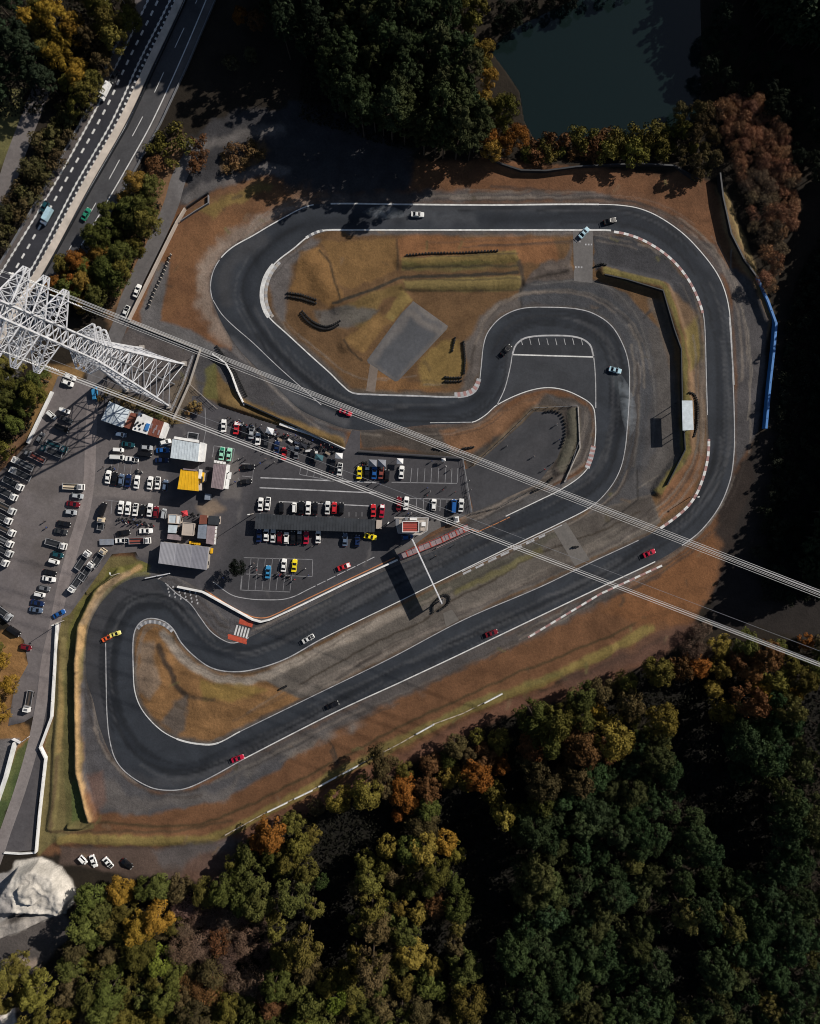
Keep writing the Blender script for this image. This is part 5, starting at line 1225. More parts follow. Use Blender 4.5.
# ---------------------------------------------------------------- lamp posts
def lamp_post(name, x, y, h, arm, label, cat='lamp post', head='white'):
    p = W(x, y); t = thing(name, label, cat, (p.x, p.y, 0))
    m = MB(); m.beam((0, 0, 0), (0, 0, h), .28, 8, 0, .16); part('pole', m, M['concrete'], t)
    m = MB(); m.path([(0, 0, h), (arm[0] * .5, arm[1] * .5, h + .35), (arm[0], arm[1], h + .4)], .10, 6); part('arm', m, M['steel_white'], t)
    m = MB(); m.box((arm[0], arm[1], h + .38), (.7, .35, .16), math.atan2(arm[1], arm[0] + 1e-6)); part('lamp_head', m, M['lamp'], t)
    return t
lamp_post('lamp_post', 64, 620.4, 9.1, (.9, .2), 'tall pale lamp post at the top of the white wall by the blue car')
lamp_post('lamp_post', 122, 572.5, 8.8, (-.2, .8), 'tall pale lamp post on the grass corner left of the garage hall')
lamp_post('lamp_post', 112, 18, 9.0, (1.6, -.6), 'lamp post beside the expressway at the top left')
lamp_post('lamp_post', 132, 16, 9.0, (1.4, -.6), 'lamp post nearest the top edge on the expressway shoulder')
lamp_post('utility_pole', 253.5, 513.7, 9.5, (.6, .1), 'utility pole at the left end of the long canopy', 'pole')
lamp_post('utility_pole', 388, 523, 9, (.4, .5), 'utility pole between the pale hut and the control tower', 'pole')
lamp_post('utility_pole', 690, 497, 5.5, (.5, .1), 'thin pole on the inside of the lower right bend', 'pole')

# ================================================================ pylon
C0 = W(155.5, 377); PH = 96.0
ux = Vector((.935, -.355, 0)).normalized(); vy = Vector((-.36, -.935, 0)); vy = (vy - ux * vy.dot(ux)).normalized()
def half(z):
    if z < 48: return 7.6 + (2.3 - 7.6) * (z / 48) ** .9
    return 2.3 + (1.5 - 2.3) * (z - 48) / (PH - 48)
def PY(a, b, z): return ux * a + vy * b + Vector((0, 0, z))
t = thing('lattice_pylon', 'giant white lattice power pylon rising at the left of the circuit', 'pylon', (C0.x, C0.y, 0))
lv = [0, 9.5, 18.5, 26.5, 33.5, 39.5, 44.3, 48]
while lv[-1] < PH - 1: lv.append(lv[-1] + 3.7)
for sa in (-1, 1):
    for sb in (-1, 1):
        m = MB()
        for z0, z1 in zip(lv, lv[1:]):
            m.beam(PY(sa * half(z0), sb * half(z0), z0), PY(sa * half(z1), sb * half(z1), z1), .58 if z0 < 48 else .44)
        part('leg', m, M['steel_white'], t)
        m = MB(); m.box(tuple(PY(sa * 7.6, sb * 7.6, .25)), (1.6, 1.6, .5)); part('footing', m, M['concrete'], t)
for (k, nm) in ((0, 'u'), (1, 'v')):
    for s_ in (-1, 1):
        m = MB()
        for i, (z0, z1) in enumerate(zip(lv, lv[1:])):
            h0, h1 = half(z0), half(z1)
            f = (lambda e, z, h: PY(s_ * h, e * h, z)) if k == 0 else (lambda e, z, h: PY(e * h, s_ * h, z))
            w_ = .19 if z0 < 48 else .16
            m.beam(f(-1, z0, h0), f(1, z1, h1), w_); m.beam(f(1, z0, h0), f(-1, z1, h1), w_); m.beam(f(-1, z1, h1), f(1, z1, h1), w_)
            if z0 < 45:
                zm = (z0 + z1) / 2; hm = half(zm); m.beam(f(-1, zm, hm), f(0, z1, h1), .11); m.beam(f(1, zm, hm), f(0, z1, h1), .11)
        part('bracing', m, M['steel_white'], t)
m = MB(); m.beam(PY(half(0) * .9, 0, 0), PY(half(44), 0, 44), .5, 6); part('ladder_shaft', m, M['mid'], t)
tips = []
def crossarm(z, L, depth, s_, big=True):
    m = MB(); hw_ = half(z) ; tipw = .35 if big else .2; wl = .24 if big else .17
    rw = hw_ * 1.25
    rb = [PY(a * rw, s_ * hw_, z + dz) for a in (-1, 1) for dz in (0, depth)]
    tp = [PY(a * tipw, s_ * L, z + (depth * .12 if dz == 0 else depth * .34)) for a in (-1, 1) for dz in (0, 1)]
    for i in range(4): m.beam(rb[i], tp[i], wl)
    n = 4 if big else 3
    lv_ = lambda i, k: rb[i].lerp(tp[i], k)
    for j in range(n):
        k0, k1 = j / n, (j + 1) / n
        for (i, i2) in ((0, 1), (2, 3), (0, 2), (1, 3)):
            m.beam(lv_(i, k0), lv_(i2, k1), wl * .5); m.beam(lv_(i2, k0), lv_(i, k1), wl * .5); m.beam(lv_(i, k1), lv_(i2, k1), wl * .5)
    part('crossarm', m, M['steel_white'], t)
    if big: tips.append((s_, z, L))
    return L
for z, L in ((68, 10.5), (77.5, 11.0), (85.5, 10.5)):
    for s_ in (-1, 1): crossarm(z, L, 5.6, s_)
for z in (44, 47.5, 51.0):
    for s_ in (-1, 1): crossarm(z, 6.4, 2.2, s_, False)
for s_ in (-1, 1):        # earth-wire horns
    m = MB()
    for a in (-1, 1):
        m.beam(PY(a * 1.5, s_ * 1.5, PH), PY(0, s_ * 6, PH + 2), .26); m.beam(PY(a * 1.5, s_ * 1.5, PH - 4), PY(0, s_ * 6, PH + 2), .26)
    part('earth_wire_horn', m, M['steel_white'], t)
pyl = t
for (s_, z, L) in tips:   # insulator strings on both sides of each arm tip
    for e in (-1, 1):
        m = MB(); a = PY(e * .9, s_ * L * .78, z + .9); b_ = PY(e * 4.2, s_ * L * .78, z - .2)
        m.beam(a, b_, .12, 6)
        for k in range(9): q = a.lerp(b_, .1 + k * .1); m.beam(q, q + (b_ - a).normalized() * .12, .45, 8)
        part('insulator', m, M['white'], t)

# conductors: a twin bundle from every arm tip towards the next pylon on either side
wire_m = flat_mat('aluminium_wire', (.66, .65, .63), .35, .05, .2, .6, .3)
def wire(p, q, sag, r, n=70):
    b = MB(); pts = []
    for i in range(n + 1):
        f = i / n; v_ = p.lerp(q, f); pts.append(Vector((v_.x, v_.y, v_.z - sag * 4 * f * (1 - f))))
    b.path(pts, r * 2, 4); return b
nmz = {68: 'lowest', 77.5: 'middle', 85.5: 'topmost'}
for (s_, z, L) in tips:
    for e, far_, nm in ((1, 330.0, 'right'), (-1, 300.0, 'left')):
        m = MB()
        for off in ((-.26, .26) if e > 0 else (0.0,)):
            p = C0 + PY(e * 4.2, s_ * L * .78 + off, z - .2)
            q = C0 + PY(e * far_, s_ * L * .75 + off, z + (-2 if e > 0 else 4))
            if e > 0: q = q - vy * (s_ * L * .75) + vy * s_ * (6.0 if s_ < 0 else 10)
            x = wire(p, q, 9.0 if e > 0 else 7, .042 if e > 0 else .03); m.add(x.v, x.f)
        side = 'upper' if s_ < 0 else 'lower'
        o = solo('power_line', m, wire_m, ('%s power line of the %s bundle stretched across the circuit' if e > 0 else '%s power line of the %s bundle leaving the pylon over the expressway') % (nmz[z], side), 'power line', (float(C0.x), float(C0.y), 0) if False else None)
for s_ in (-1, 1):
    m = wire(C0 + PY(0, s_ * 6, PH + 2), C0 + PY(330, s_ * 6, PH - 2), 7, .035)
    solo('earth_wire', m, M['mid'], 'thin grey earth wire above the %s power line bundle' % ('upper' if s_ < 0 else 'lower'), 'wire')
# ================================================================ vehicles
M['flat'] = flat_mat('coloured_sheet', (1, 1, 1), .6, .2, .8, .3, use_obj=True)
M['tail'] = flat_mat('tail_lamp', (.35, .02, .02), .3, .05, 2)
M['rim'] = flat_mat('wheel_rim', (.35, .36, .38), .35, .1, 3, .5, .6)
def wheel_mb(x, y, r=.31, wd=.22):
    m = MB(); m.beam((x, y - wd / 2, r), (x, y + wd / 2, r), r * 2, 12); return m
def make_car(name, kind):
    L, Wd, Ht, xf, xf2, xr2, xr, zb, hood, boot = {
        'saloon': (4.55, 1.72, 1.40, 1.10, .15, -.85, -1.75, .92, .86, .92),
        'coupe':  (4.35, 1.74, 1.26, .95, -.02, -.72, -1.70, .86, .80, .88),
        'hatch':  (3.95, 1.68, 1.48, 1.10, .28, -1.35, -1.92, .95, .90, .96),
        'kei':    (3.40, 1.48, 1.72, 1.10, .75, -1.55, -1.66, .98, .95, .99),
        'van':    (4.70, 1.75, 1.95, 1.95, 1.35, -2.15, -2.30, 1.05, 1.0, 1.06)}[kind]
    t = thing(name, 'car', 'car')
    h = Wd / 2; b = MB()
    st = [(-L / 2, .80, .60), (-L / 2 + .10, .93, boot - .06), (-L / 2 + .45, 1.0, boot), (xr, 1.0, boot + .01), (xf, 1.0, hood + .05), (L / 2 - .55, .99, hood - .05), (L / 2 - .16, .90, hood - .14), (L / 2, .74, .52)]
    rings = []
    for x, k, zt in st:
        w_ = h * k; lo = .24 if abs(x) < L / 2 - .05 else .34
        rings.append([(x, -w_ * .96, lo), (x, -w_, min(.58, zt - .04)), (x, -w_ * .90, zt), (x, 0, zt + .025), (x, w_ * .90, zt), (x, w_, min(.58, zt - .04)), (x, w_ * .96, lo)])
    vs = [v for r_ in rings for v in r_]; fs = []
    for i in range(len(rings) - 1):
        for j in range(7): fs.append((i * 7 + j, i * 7 + (j + 1) % 7, (i + 1) * 7 + (j + 1) % 7, (i + 1) * 7 + j))
    fs += [tuple(range(6, -1, -1)), tuple(range((len(rings) - 1) * 7, len(rings) * 7))]
    b.add(vs, fs)
    wb, wr = h * .88, h * .70
    z0 = zb - .04
    base = [(xr, -wb, z0), (xf, -wb, z0), (xf, wb, z0), (xr, wb, z0)]; rf = [(xr2, -wr, Ht - .03), (xf2, -wr, Ht - .03), (xf2, wr, Ht - .03), (xr2, wr, Ht - .03)]
    mid = [((xr2 + .12), -wr * .8, Ht), ((xf2 - .12), -wr * .8, Ht), ((xf2 - .12), wr * .8, Ht), ((xr2 + .12), wr * .8, Ht)]
    b.add(base + rf + mid, [(0, 1, 5, 4), (1, 2, 6, 5), (2, 3, 7, 6), (3, 0, 4, 7), (4, 5, 9, 8), (5, 6, 10, 9), (6, 7, 11, 10), (7, 4, 8, 11), (8, 9, 10, 11)])
    for s_ in (-1, 1): b.box((xf - .15, s_ * (h + .06), zb + .02), (.16, .18, .12))
    part('body', b, M['car'], t)
    def pane(nm, q, ins=.08, off=.015):
        q = [Vector(v) for v in q]; c = sum(q, Vector()) / 4; n = (q[1] - q[0]).cross(q[3] - q[0]).normalized()
        if n.z < -.01 or n.dot(c - Vector((0, 0, .9))) < 0: n = -n
        m = MB(); o = [v.lerp(c, ins) + n * off for v in q]; m.add(o + [v - n * .02 for v in o], [(0, 1, 2, 3), (0, 4, 5, 1), (1, 5, 6, 2), (2, 6, 7, 3), (3, 7, 4, 0)])
        part(nm, m, M['glass'], t)
    pane('windscreen', [base[1], base[2], rf[2], rf[1]]); pane('rear_window', [base[3], base[0], rf[0], rf[3]])
    pane('side_window', [base[0], base[1], rf[1], rf[0]], .10); pane('side_window', [base[2], base[3], rf[3], rf[2]], .10)
    m = MB(); zz = hood + .03; x0, x1 = xf + .06, L / 2 - .24
    m.add([(x0, -h * .80, hood + .075), (x0, h * .80, hood + .075), (x1, h * .74, hood - .08), (x1, -h * .74, hood - .08), (x0, -h * .8, hood), (x0, h * .8, hood), (x1, h * .74, hood - .16), (x1, -h * .74, hood - .16)], [(0, 3, 2, 1), (0, 1, 5, 4), (1, 2, 6, 5), (2, 3, 7, 6), (3, 0, 4, 7)])
    bo = part('bonnet', m, M['car'], t)
    ax = L * .295
    for x in (-ax, ax):
        for s_ in (-1, 1):
            wh = part('wheel', wheel_mb(x, s_ * (h - .09)), M['rubber'], t)
            m = MB(); m.beam((x, s_ * (h + .01), .31), (x, s_ * (h + .03), .31), .40, 10); link('rim', m.mesh('rim', M['rim']), wh)
    for s_ in (-1, 1):
        m = MB(); m.box((L / 2 - .10, s_ * h * .62, hood - .19), (.20, .32, .12), 0); part('headlight', m, M['lamp'], t)
        m = MB(); m.box((-L / 2 + .03, s_ * h * .66, .68), (.12, .34, .14), 0); part('tail_light', m, M['tail'], t)
    if kind == 'coupe':
        m = MB(); m.box((-L / 2 + .18, 0, 1.14), (.28, Wd * .92, .04)); 
        for s_ in (-1, 1): m.box((-L / 2 + .2, s_ * .5, 1.0), (.10, .05, .26))
        part('rear_wing', m, M['car'], t)
    return t
def make_transporter(name, L=7.4, bedlen=5.4, box=False):
    t = thing(name, 'truck', 'truck'); Wd = 2.15; h = Wd / 2; xf = L / 2
    m = MB(); m.box((-.1, 0, .62), (L - .5, .85, .22)); part('chassis', m, M['dark'], t)
    cx = xf - .80; m = MB(); m.box((cx, 0, 1.45), (1.6, Wd * .97, 1.7), 0, 0, (1.28, Wd * .88)); part('cab', m, M['car'], t)
    m = MB(); m.add([(xf + .005, -h * .84, 1.42), (xf + .005, h * .84, 1.42), (xf - .14, h * .80, 2.18), (xf - .14, -h * .80, 2.18), (xf - .08, -h * .84, 1.42), (xf - .08, h * .84, 1.42), (xf - .22, h * .8, 2.18), (xf - .22, -h * .8, 2.18)], [(0, 1, 2, 3), (0, 4, 5, 1), (1, 5, 6, 2), (2, 6, 7, 3), (3, 7, 4, 0)]); part('windscreen', m, M['glass'], t)
    m = MB(); m.box((cx - .15, 0, 2.33), (.8, Wd * .55, .05)); part('roof_panel', m, M['mid'], t)
    bx = -L / 2 + bedlen / 2
    if not box:
        m = MB(); m.box((bx, 0, .98), (bedlen, Wd, .14)); part('flatbed', m, M['flat'], t)
        for s_ in (-1, 1):
            m = MB(); m.box((bx, s_ * (h - .05), 1.12), (bedlen, .10, .16)); part('side_rail', m, M['rail'], t)
            m = MB(); m.box((bx - .1, s_ * .55, 1.07), (bedlen - .5, .42, .03)); part('wheel_track', m, M['dark'], t)
        m = MB(); m.box((-L / 2 + .06, 0, 1.2), (.14, Wd, .34)); part('tail_ramp', m, M['rail'], t)
        m = MB(); m.box((-L / 2 + bedlen + .02, 0, 1.6), (.12, Wd * .96, 1.2)); part('headboard', m, M['rail'], t)
    else:
        m = MB(); m.box((bx, 0, 1.85), (bedlen, Wd, 2.1)); part('cargo_box', m, M['flat'], t)
    for x in (-L / 2 + .9, -L / 2 + 1.9, xf - 1.0):
        for s_ in (-1, 1): part('wheel', wheel_mb(x, s_ * (h - .16), .38, .28), M['rubber'], t)
    for s_ in (-1, 1):
        m = MB(); m.box((xf - .01, s_ * h * .7, .85), (.08, .34, .18)); part('headlight', m, M['lamp'], t)
    return t
M['rail'] = flat_mat('pale_rail', (.26, .265, .28), .5, .15, 1)
PROTO = {}
def proto(kind):
    if kind not in PROTO:
        nm = {'saloon': 'saloon_car', 'coupe': 'sports_coupe', 'hatch': 'hatchback', 'kei': 'box_car', 'van': 'van'}
        if kind in nm: PROTO[kind] = make_car(nm[kind], kind)
        elif kind == 'truck': PROTO[kind] = make_transporter('car_transporter')
        elif kind == 'minitruck': PROTO[kind] = make_transporter('pickup_truck', 4.4, 2.6)
        elif kind == 'boxtruck': PROTO[kind] = make_transporter('box_truck', 7.6, 5.8, True)
    return PROTO[kind]
CL = dict(white=(.78,.78,.76), pearl=(.62,.63,.62), silver=(.36,.38,.40), grey=(.12,.125,.135), charcoal=(.035,.037,.04), black=(.008,.008,.009), navy=(.008,.02,.07), blue=(.015,.09,.30), sky=(.04,.22,.42), teal=(.01,.055,.07), ice=(.35,.52,.60),
          red=(.50,.022,.03), crimson=(.38,.01,.035), darkred=(.14,.008,.014), orange=(.75,.12,.03), yellow=(.78,.62,.02), lemon=(.75,.68,.18), mint=(.30,.62,.46), green=(.02,.20,.12), bluegrey=(.10,.14,.21), cream=(.60,.50,.36), rust=(.22,.06,.045), wood=(.07,.055,.045), bed=(.03,.032,.036))
used = set()
def car(kind, x, y, ang, col, label, group=None, bonnet=None, bed=None, cat=None, scale=1.0):
    p = proto(kind); c = tuple(CL[col]) + (1,); o = p if kind not in used else dup(p, p.location, 0)
    used.add(kind)
    z = max(0.0, ground_z(x, y)) if ground_z(x, y) > .2 else 0.0
    q = W(x, y); o.location = (q.x, q.y, z + Z2 + .001); o.rotation_euler = (0, 0, R(ang)); o['label'] = label
    o['category'] = cat or {'truck': 'truck', 'minitruck': 'truck', 'boxtruck': 'truck', 'van': 'van'}.get(kind, 'car')
    if group: o['group'] = group
    elif 'group' in o.keys(): del o['group']
    o.color = c; o.scale = (scale, scale, scale)
    for ch in o.children:
        n = ch.name.split('.')[0]; ch.color = c
        if n == 'bonnet' and bonnet: ch.color = tuple(CL[bonnet]) + (1,)
        if n in ('flatbed', 'cargo_box'): ch.color = tuple(CL[bed or 'bed']) + (1,)
    return o
GL = 'cars in the left car park rows'
for r_ in [
 ('saloon',109,477,82,'white',None,'white saloon at the left end of the upper row below the pale square house'),
 ('saloon',115.4,478.5,82,'black',None,'black saloon second from the left in the upper row below the pale square house'),
 ('hatch',122.2,479.6,82,'bluegrey',None,'blue grey hatchback third from the left in the upper left row'),
 ('coupe',129,480.6,82,'navy',None,'dark navy coupe in the middle of the upper left row'),
 ('saloon',137.6,482,82,'white',None,'white saloon right of the navy coupe in the upper left row'),
 ('saloon',150.8,483,82,'white',None,'white saloon after the gap in the upper left row'),
 ('coupe',158.5,483,86,'white','black','white coupe with black bonnet nearest the yellow building'),
 ('hatch',166,485.5,82,'bluegrey',None,'blue grey hatchback half in the shade of the yellow building'),
 ('saloon',121.7,507.4,84,'white',None,'white saloon at the left end of the lower row'),
 ('saloon',128.8,508.2,84,'white',None,'plain white saloon second from the left in the lower row'),
 ('coupe',136.2,509.4,84,'white','black','white coupe with black bonnet third in the lower row'),
 ('hatch',143.7,510.4,84,'black',None,'black hatchback between two white cars in the lower row'),
 ('saloon',150.5,510,84,'white',None,'white saloon beside the dark red car in the lower row'),
 ('hatch',156.8,512,84,'darkred',None,'dark red hatchback at the right end of the lower row'),
]: car(r_[0], r_[1], r_[2], r_[3], r_[4], r_[6], GL, r_[5])
for r_ in [
 ('kei',164.6,513.5,80,'silver',None,'small silver box car in the shade left of the stall block'),
 ('coupe',147,530.7,0,'white',None,'white coupe lying crosswise above the long transporter'),
 ('van',103.6,509,70,'black',None,'long black van by itself beside the access road'),
 ('coupe',124.6,532.6,8,'black',None,'black low coupe crosswise above the grey ribbed trailer'),
 ('coupe',133,459.3,-8,'white','black','white coupe with dark panels crosswise above the upper left row'),
 ('kei',119.5,450,-4,'white',None,'white box car above the grey green van below the pale square house'),
 ('van',118.2,457.4,-3,'pearl',None,'grey green van crosswise behind the white coupe'),
 ('hatch',121.5,434.6,-8,'bluegrey',None,'blue grey car in deep shade just below the pale square house'),
 ('saloon',129,444.5,-6,'teal',None,'dark teal saloon in the shade below the pale square house'),
 ('hatch',147.4,447.6,-5,'silver',None,'pale silver car half hidden in the shade of the white roof house'),
 ('van',145.4,454.4,-6,'black',None,'black van behind the white coupe below the brown roof house'),
 ('van',96,393.6,97,'sky',None,'blue van under the shadow of the pylon near the left car park entry'),
 ('saloon',163.6,450.4,2,'blue',None,'dark blue car left of the paddock office, upper of two'),
 ('saloon',162.6,460.2,0,'navy',None,'navy car left of the paddock office, lower of two'),
 ('hatch',166,442.2,14,'white',None,'white car nosing out at the top left corner of the paddock office'),
]: car(r_[0], r_[1], r_[2], r_[3], r_[4], r_[6], None, r_[5])
GM = 'cars around the long canopy'
for r_ in [
 ('saloon',261,504.2,86,'white',None,'white saloon at the left end of the row above the canopy'),
 ('saloon',268.2,503.6,84,'white','charcoal','white saloon with dark bonnet second above the canopy'),
 ('hatch',281.5,507.6,90,'black',None,'black hatchback third in the row above the canopy'),
 ('kei',294.6,507.4,88,'white',None,'white box car before the black saloon above the canopy'),
 ('saloon',301.6,507.6,88,'black',None,'black saloon left of the second white saloon above the canopy'),
 ('saloon',308.4,507.9,88,'white',None,'white saloon in the middle of the row above the canopy'),
 ('coupe',315.4,508.2,88,'black',None,'black coupe right of the middle white saloon above the canopy'),
 ('saloon',327.8,507.7,87,'pearl',None,'pale grey saloon left of the red car above the canopy'),
 ('hatch',334.4,507.6,86,'red',None,'red hatchback between pale grey and black cars above the canopy'),
 ('hatch',341.6,508.4,86,'black',None,'black hatchback right of the red one above the canopy'),
 ('coupe',373.4,510.4,90,'red',None,'bright red coupe left of the pair at the right end above the canopy'),
 ('saloon',382,511,84,'crimson','white','red saloon with white bonnet right of the bright red coupe'),
 ('coupe',259.4,535.4,88,'navy',None,'navy coupe at the left end of the row below the canopy'),
 ('saloon',266.6,534.4,88,'white',None,'white saloon first white car below the canopy'),
 ('saloon',273.4,535.8,88,'pearl',None,'off white saloon left of the dark red car below the canopy'),
 ('hatch',279.9,537.2,88,'darkred',None,'dark red hatchback between two white cars below the canopy'),
 ('hatch',286.7,537.8,88,'white',None,'white hatchback right of the dark red one below the canopy'),
 ('saloon',293.2,537.6,88,'black',None,'black saloon left of the black and white car below the canopy'),
 ('coupe',299.7,536.8,88,'black','white','black coupe with white bonnet below the canopy'),
 ('coupe',306.4,537.4,88,'crimson',None,'crimson coupe near the middle below the canopy'),
 ('saloon',318.4,536.6,88,'white',None,'white saloon standing alone below the middle of the canopy'),
 ('saloon',345.2,539.4,88,'bluegrey',None,'blue grey saloon left of the blue pair below the canopy'),
 ('hatch',357.4,540.6,86,'navy',None,'dark blue hatchback near the right end below the canopy'),
 ('coupe',370.6,536.6,-12,'yellow',None,'yellow coupe tucked under the right end of the canopy'),
 ('coupe',344.3,566.4,20,'red','white','red coupe with white bonnet parked alone near the pit lane'),
 ('saloon',398.8,503.4,86,'darkred',None,'dark red saloon at the left of the short row above the control tower'),
 ('saloon',406.2,503.2,84,'white',None,'white saloon beside the dark red one above the control tower'),
 ('hatch',433.7,504.6,86,'white',None,'white hatchback alone in the middle of the right parking bays'),
 ('van',453.6,506.2,86,'blue',None,'blue van at the right end of the parking bays'),
 ('saloon',461,505.2,86,'pearl',None,'pale saloon right of the blue van beside the fence'),
 ('minitruck',452.6,519.8,8,'white',None,'white pickup truck below the right parking bays'),
 ('hatch',407.4,537,6,'blue',None,'blue hatchback in the shade at the foot of the control tower'),
]: car(r_[0], r_[1], r_[2], r_[3], r_[4], r_[6], GM, r_[5])
for r_ in [
 ('coupe',268.4,571.6,86,'sky',None,'sky blue coupe in the lower parking grid'),
 ('saloon',284.2,565,84,'white',None,'white saloon left of the yellow car in the lower parking grid'),
 ('coupe',294.7,565.2,84,'yellow',None,'yellow coupe in the lower parking grid'),
 ('coupe',224.2,425.7,88,'white',None,'white coupe at the left end of the crowded paddock row'),
 ('coupe',236.8,428,84,'red','white','red coupe with white bonnet near the left end of the crowded paddock row'),
 ('hatch',244.2,431.4,86,'black',None,'black hatchback right of the red coupe in the crowded paddock row'),
 ('saloon',252,432.4,84,'silver','black','silver saloon with dark bonnet in the crowded paddock row'),
 ('coupe',258.4,438.6,86,'white',None,'white coupe left of the dark blue car in the crowded paddock row'),
 ('saloon',266.5,443,84,'charcoal',None,'charcoal saloon right of the white coupe in the crowded paddock row'),
 ('coupe',277,447.2,84,'navy',None,'navy coupe left of the bright red car in the crowded paddock row'),
 ('coupe',284.4,453.6,84,'red',None,'bright red coupe in the middle of the crowded paddock row'),
 ('saloon',297,452.6,82,'grey','white','grey saloon with pale bonnet right of the bright red coupe'),
 ('saloon',312.5,456.4,84,'black',None,'black saloon near the right end of the crowded paddock row'),
 ('coupe',332.5,466,80,'black',None,'black coupe left of the last white one in the crowded paddock row'),
 ('coupe',340,469.2,84,'pearl','black','white coupe with black bonnet at the right end of the crowded paddock row'),
 ('saloon',222.4,453.6,82,'mint','green','pale green saloon with dark green bonnet, left of the pair in the marked box'),
 ('saloon',229.6,454.6,82,'mint',None,'pale green saloon, right of the pair in the marked box'),
 ('saloon',248.5,467,2,'black',None,'black saloon crosswise in the small marked bay, upper of two'),
 ('hatch',246.5,481.6,6,'black',None,'black hatchback in the small marked bay, lower of two'),
 ('coupe',359.6,472.6,86,'yellow',None,'yellow coupe at the left end of the upper right bays'),
 ('coupe',367,473,84,'black','white','black coupe with white bonnet between yellow and blue cars'),
 ('saloon',374.4,472.6,86,'blue',None,'blue saloon in the row below the two grey awnings'),
 ('saloon',381.2,472.4,86,'rust','charcoal','rust brown saloon right of the blue one in the upper right bays'),
 ('hatch',387,475.5,86,'black',None,'black hatchback in the shade right of the rust brown saloon'),
 ('saloon',401.5,472.4,85,'white',None,'white saloon alone below the small white canopy'),
]: car(r_[0], r_[1], r_[2], r_[3], r_[4], r_[6], None, r_[5])
GT = 'transporters along the left edge'
for r_ in [
 ('truck',37,456.6,153,'mid' if False else 'charcoal','rust','transporter with rusty red bed at the top of the left row'),
 ('truck',25,464,153,'white','grey','white cabbed transporter with pale clutter on its bed in the left row'),
 ('truck',22.6,474,153,'white','bed','white cabbed transporter with empty dark bed in the left row'),
 ('truck',15,483.5,-27,'white','bed','dark bedded transporter with its white cab towards the car park'),
 ('truck',9,493.5,-27,'white','bed','transporter with white cab to the right, fifth in the left row'),
 ('truck',7.4,507.5,-27,'pearl','wood','transporter with wooden bed and pale frame at the left edge'),
 ('truck',3.6,517,-27,'white','bed','transporter cut by the left picture edge below the wooden bedded one'),
 ('truck',7,529,-27,'white','wood','transporter with brown bed at the left edge, middle of the three lower ones'),
 ('truck',5,540,-27,'white','grey','transporter with grey bed at the left edge'),
 ('truck',4.6,549.6,-27,'pearl','bed','pale cabbed transporter at the left edge, low in the row'),
 ('truck',0.5,559,-27,'white','bed','last transporter of the left row, mostly outside the picture'),
 ('truck',4.6,611.5,-37,'silver','bed','transporter with dark bed beside the autumn trees at lower left'),
 ('van',15.4,630.6,-34,'black',None,'long black van beside the autumn trees at lower left'),
 ('hatch',27,646.8,-12,'darkred',None,'dark red car parked alone by the autumn trees at lower left'),
 ('truck',58.4,446,-22,'teal','teal','dark teal lorry at the top of the left car park, upper of two'),
 ('truck',53.6,451.6,158,'teal','bed','dark teal lorry at the top of the left car park, lower of two'),
 ('kei',65.9,410.8,-20,'white',None,'white box car in the pylon shadow at the top of the left car park'),
 ('saloon',67,419.6,-22,'charcoal',None,'charcoal saloon in the pylon shadow below the white box car'),
 ('van',63,428.4,-22,'black',None,'black van in the pylon shadow below the charcoal saloon'),
 ('kei',52.7,415.4,-40,'pearl',None,'small pale car in the pylon shadow close to the guard wall'),
 ('hatch',41.5,438,60,'grey',None,'grey hatchback in the pylon shadow beside the guard wall end'),
 ('hatch',71.2,377.2,-22,'white','black','white hatchback with black panels on the grass, upper of two'),
 ('hatch',68.8,383.2,-22,'white','charcoal','white hatchback with dark panels on the grass, lower of two'),
 ('truck',75,486.6,-3,'white','cream','transporter with cream bed and white cab beside the access road'),
 ('hatch',78.4,495.8,-8,'silver',None,'silver hatchback below the cream bedded transporter'),
 ('saloon',74.2,504,-10,'darkred',None,'dark red saloon in the column beside the access road'),
 ('hatch',71.8,512,-8,'silver','white','silver hatchback with white bonnet below the dark red saloon'),
 ('saloon',65,523.6,-10,'black',None,'black saloon in the column beside the access road, upper black one'),
 ('saloon',61.8,531.2,-12,'charcoal',None,'charcoal saloon in the column between black saloon and transporter'),
 ('truck',57.6,543.6,-16,'white','bed','transporter with dark bed and white cab in the middle of the column'),
 ('hatch',58.8,554.6,-14,'teal',None,'dark teal hatchback below the transporter in the column'),
 ('kei',55.5,561.2,-16,'white',None,'white box car below the dark teal hatchback'),
 ('saloon',50.8,572.4,-12,'black',None,'black saloon just above the large white saloon'),
 ('saloon',50,578.6,-10,'white',None,'large white saloon in the lower half of the column'),
 ('hatch',45.4,587.8,-12,'grey','silver','grey hatchback below the large white saloon'),
 ('kei',41.2,594.2,-12,'white',None,'white box car in the lower column above the navy saloon'),
 ('saloon',38.6,602.6,-12,'navy',None,'navy saloon second from the bottom of the column'),
 ('saloon',37.2,609.4,-10,'bluegrey','silver','blue grey saloon at the bottom of the column'),
 ('saloon',60.2,613.4,28,'blue',None,'blue car stopped on the access road by the lamp post'),
 ('truck',84.6,560,55,'white','bed','white cabbed transporter right of the access road, upper left one'),
 ('truck',88.4,571,55,'white','bed','white cabbed transporter right of the access road, tucked behind the first'),
 ('truck',78.4,582,235,'white','bed','white cabbed transporter right of the access road facing down'),
 ('truck',100.2,557.8,55,'cream','bed','cream cabbed transporter beside the grass corner'),
 ('minitruck',102.4,523.4,80,'cream',None,'cream pickup truck below the long black van'),
 ('truck',141,540.5,2,'white','rust','transporter with mottled red bed below the white coupe'),
 ('truck',30.4,700,-101,'white','wood','long transporter with white cab alone on the lower access road'),
]: car(r_[0], r_[1], r_[2], r_[3], r_[4], r_[-1], None, None, r_[5])
